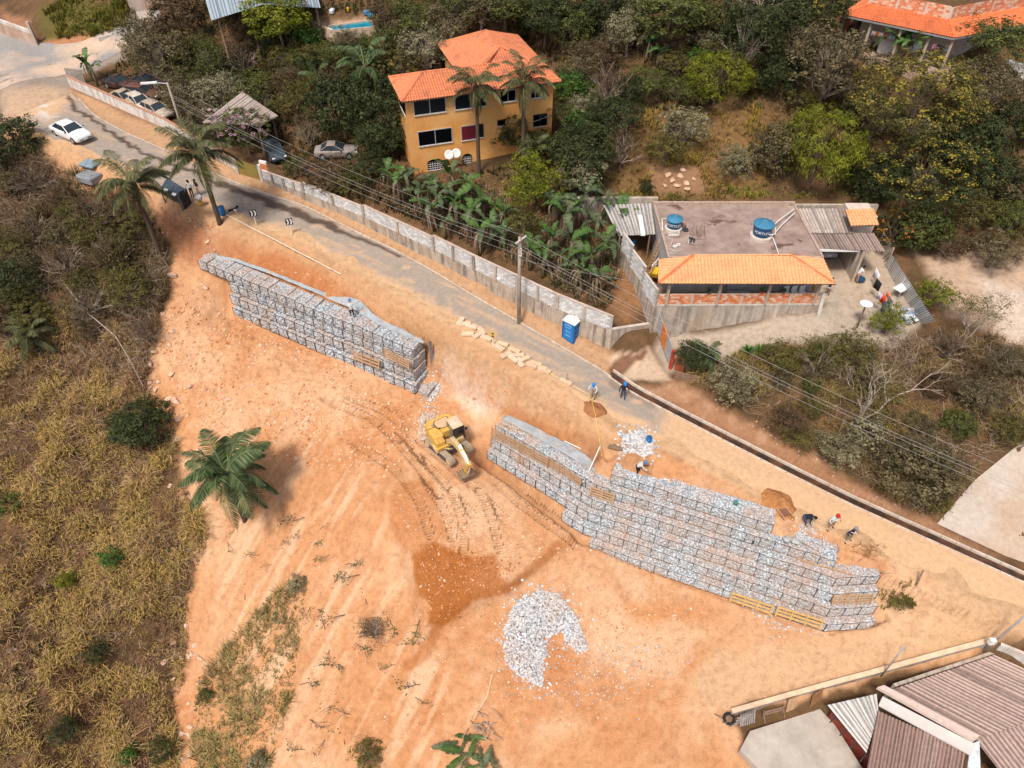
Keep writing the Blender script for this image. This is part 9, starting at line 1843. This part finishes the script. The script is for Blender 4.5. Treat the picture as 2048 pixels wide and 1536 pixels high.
for s in range(5):
 rg_ = random.Random(s+5); mb = MB(); ps = [Vector((0,0,.05))]; d = Vector((1,0,.1))
 for k in range(5): ps.append(ps[-1]+d*.22+Vector((0,rg_.uniform(-.08,.08),rg_.uniform(-.03,.06))))
 mb.tube(ps,[.022,.02,.018,.015,.012,.008],4)
 for k in range(6):
  p = ps[rg_.randrange(1,6)]; e = p+Vector((rg_.uniform(-.1,.35),rg_.uniform(-.4,.4),rg_.uniform(0,.15))); mb.tube([p,(p+e)/2+Vector((0,0,.04)),e],[.012,.01,.005],3)
 mb.mi = 1
 for k in range(26 if s < 3 else 8):
  p = ps[rg_.randrange(3,6)]+Vector((rg_.gauss(0,.14),rg_.gauss(0,.16),rg_.uniform(0,.12))); a = rg_.uniform(0,6.28); u = Vector((math.cos(a),math.sin(a),rg_.uniform(-.3,.5)))*.07; w = Vector((-u.y,u.x,.02))*.45; mb.add([p-u,p+w,p+u,p-w],[(0,1,2,3)])
 me = mb.mesh('fallen_branch'); me.materials.append(M_BARK); me.materials.append(mat('wilted_leaf',(.10,.12,.05),.8,.4,5)); BRM.append(me)
rb = random.Random(5); LB = ['leafy cut twig lying on the bare streaked slope','bare cut twig lying on the bare streaked slope']
for x,y in [(455,1085),(470,1060),(520,1110),(530,1085),(545,1130),(575,1075),(610,1035),(620,1085),(640,1060),(660,1110),(600,1060),(690,1130),(720,1150),(560,1190),(490,1200),(620,1215),(650,1260),(690,1230),(735,1210),(660,1300),(640,1330),(680,1340),(715,1290),(600,1370),(670,1390),(640,1410),(700,1430),(760,1400),(620,1440),(790,1330),(650,1480),(690,1490),(830,1395),(840,1370),(610,1500),(780,1240),(590,1250),(550,1250),(840,1240),(470,1370)]:
 b = hit(x,y); k = rb.randrange(5); o = link('fallen_branch', BRM[k], None, None, tuple(b)); sc = rb.uniform(.8,1.7); o.scale = (sc,sc,sc); o.rotation_euler = (rb.uniform(-.2,.2),rb.uniform(-.2,.3),rb.uniform(0,6.28)); tag(o,LB[0] if k < 3 else LB[1],'branch','leafy twigs on the slope' if k < 3 else 'bare twigs on the slope')
for (pts_,r,lab) in (([(120,555),(170,620),(230,670),(260,720),(285,770)],.07,'long pale fallen branch down through the thicket to the boulders'),([(240,480),(252,520),(262,580)],.05,'pale standing dead branch in the thicket near the palm'),([(180,505),(200,530),(170,540)],.04,'crooked pale dead branch in the middle of the thicket'),([(250,930),(290,990),(310,1010)],.035,'thin dark stick lying in the dry grass field')):
 m = MB(); m.tube([hit(x,y,1.0 if r > .035 else .4)+np.array([0,0,.9 if r > .035 else .35]) for x,y in pts_],[r*(1-.6*i/len(pts_)) for i in range(len(pts_))],6); tag(m.build('dead_branch', M_BARKP if r > .035 else M_BARK, None, True),lab,'branch')
J = MB(); b = hit(1735,1103)
for k in range(130):
 p = Vector(b)+Vector((random.gauss(0,.55),random.gauss(0,.3),random.uniform(.02,.25))); d = Vector((random.uniform(-.4,.4),random.uniform(-.3,.3),random.uniform(-.05,.1))); J.tube([p,p+d],.014,3,False)
tag(stuff(J.build('twig_heap', mat('brown_twigs',(.36,.18,.08),.9,.3))),'heap of brown twigs and vines at the road edge by the lower workers','twigs')
t = thing('tree_stumps','stack of planks and roots on the earth at the trench corner','timber',tuple(hit(1232,893)),RAD(-15))
for k in range(6): MB().beam((-.6+.05*k,-.3+.13*k,.1+.03*k),(.5+random.uniform(-.2,.2),-.35+.14*k,.12),.1,.05).build('plank', M_WOODOLD, t)
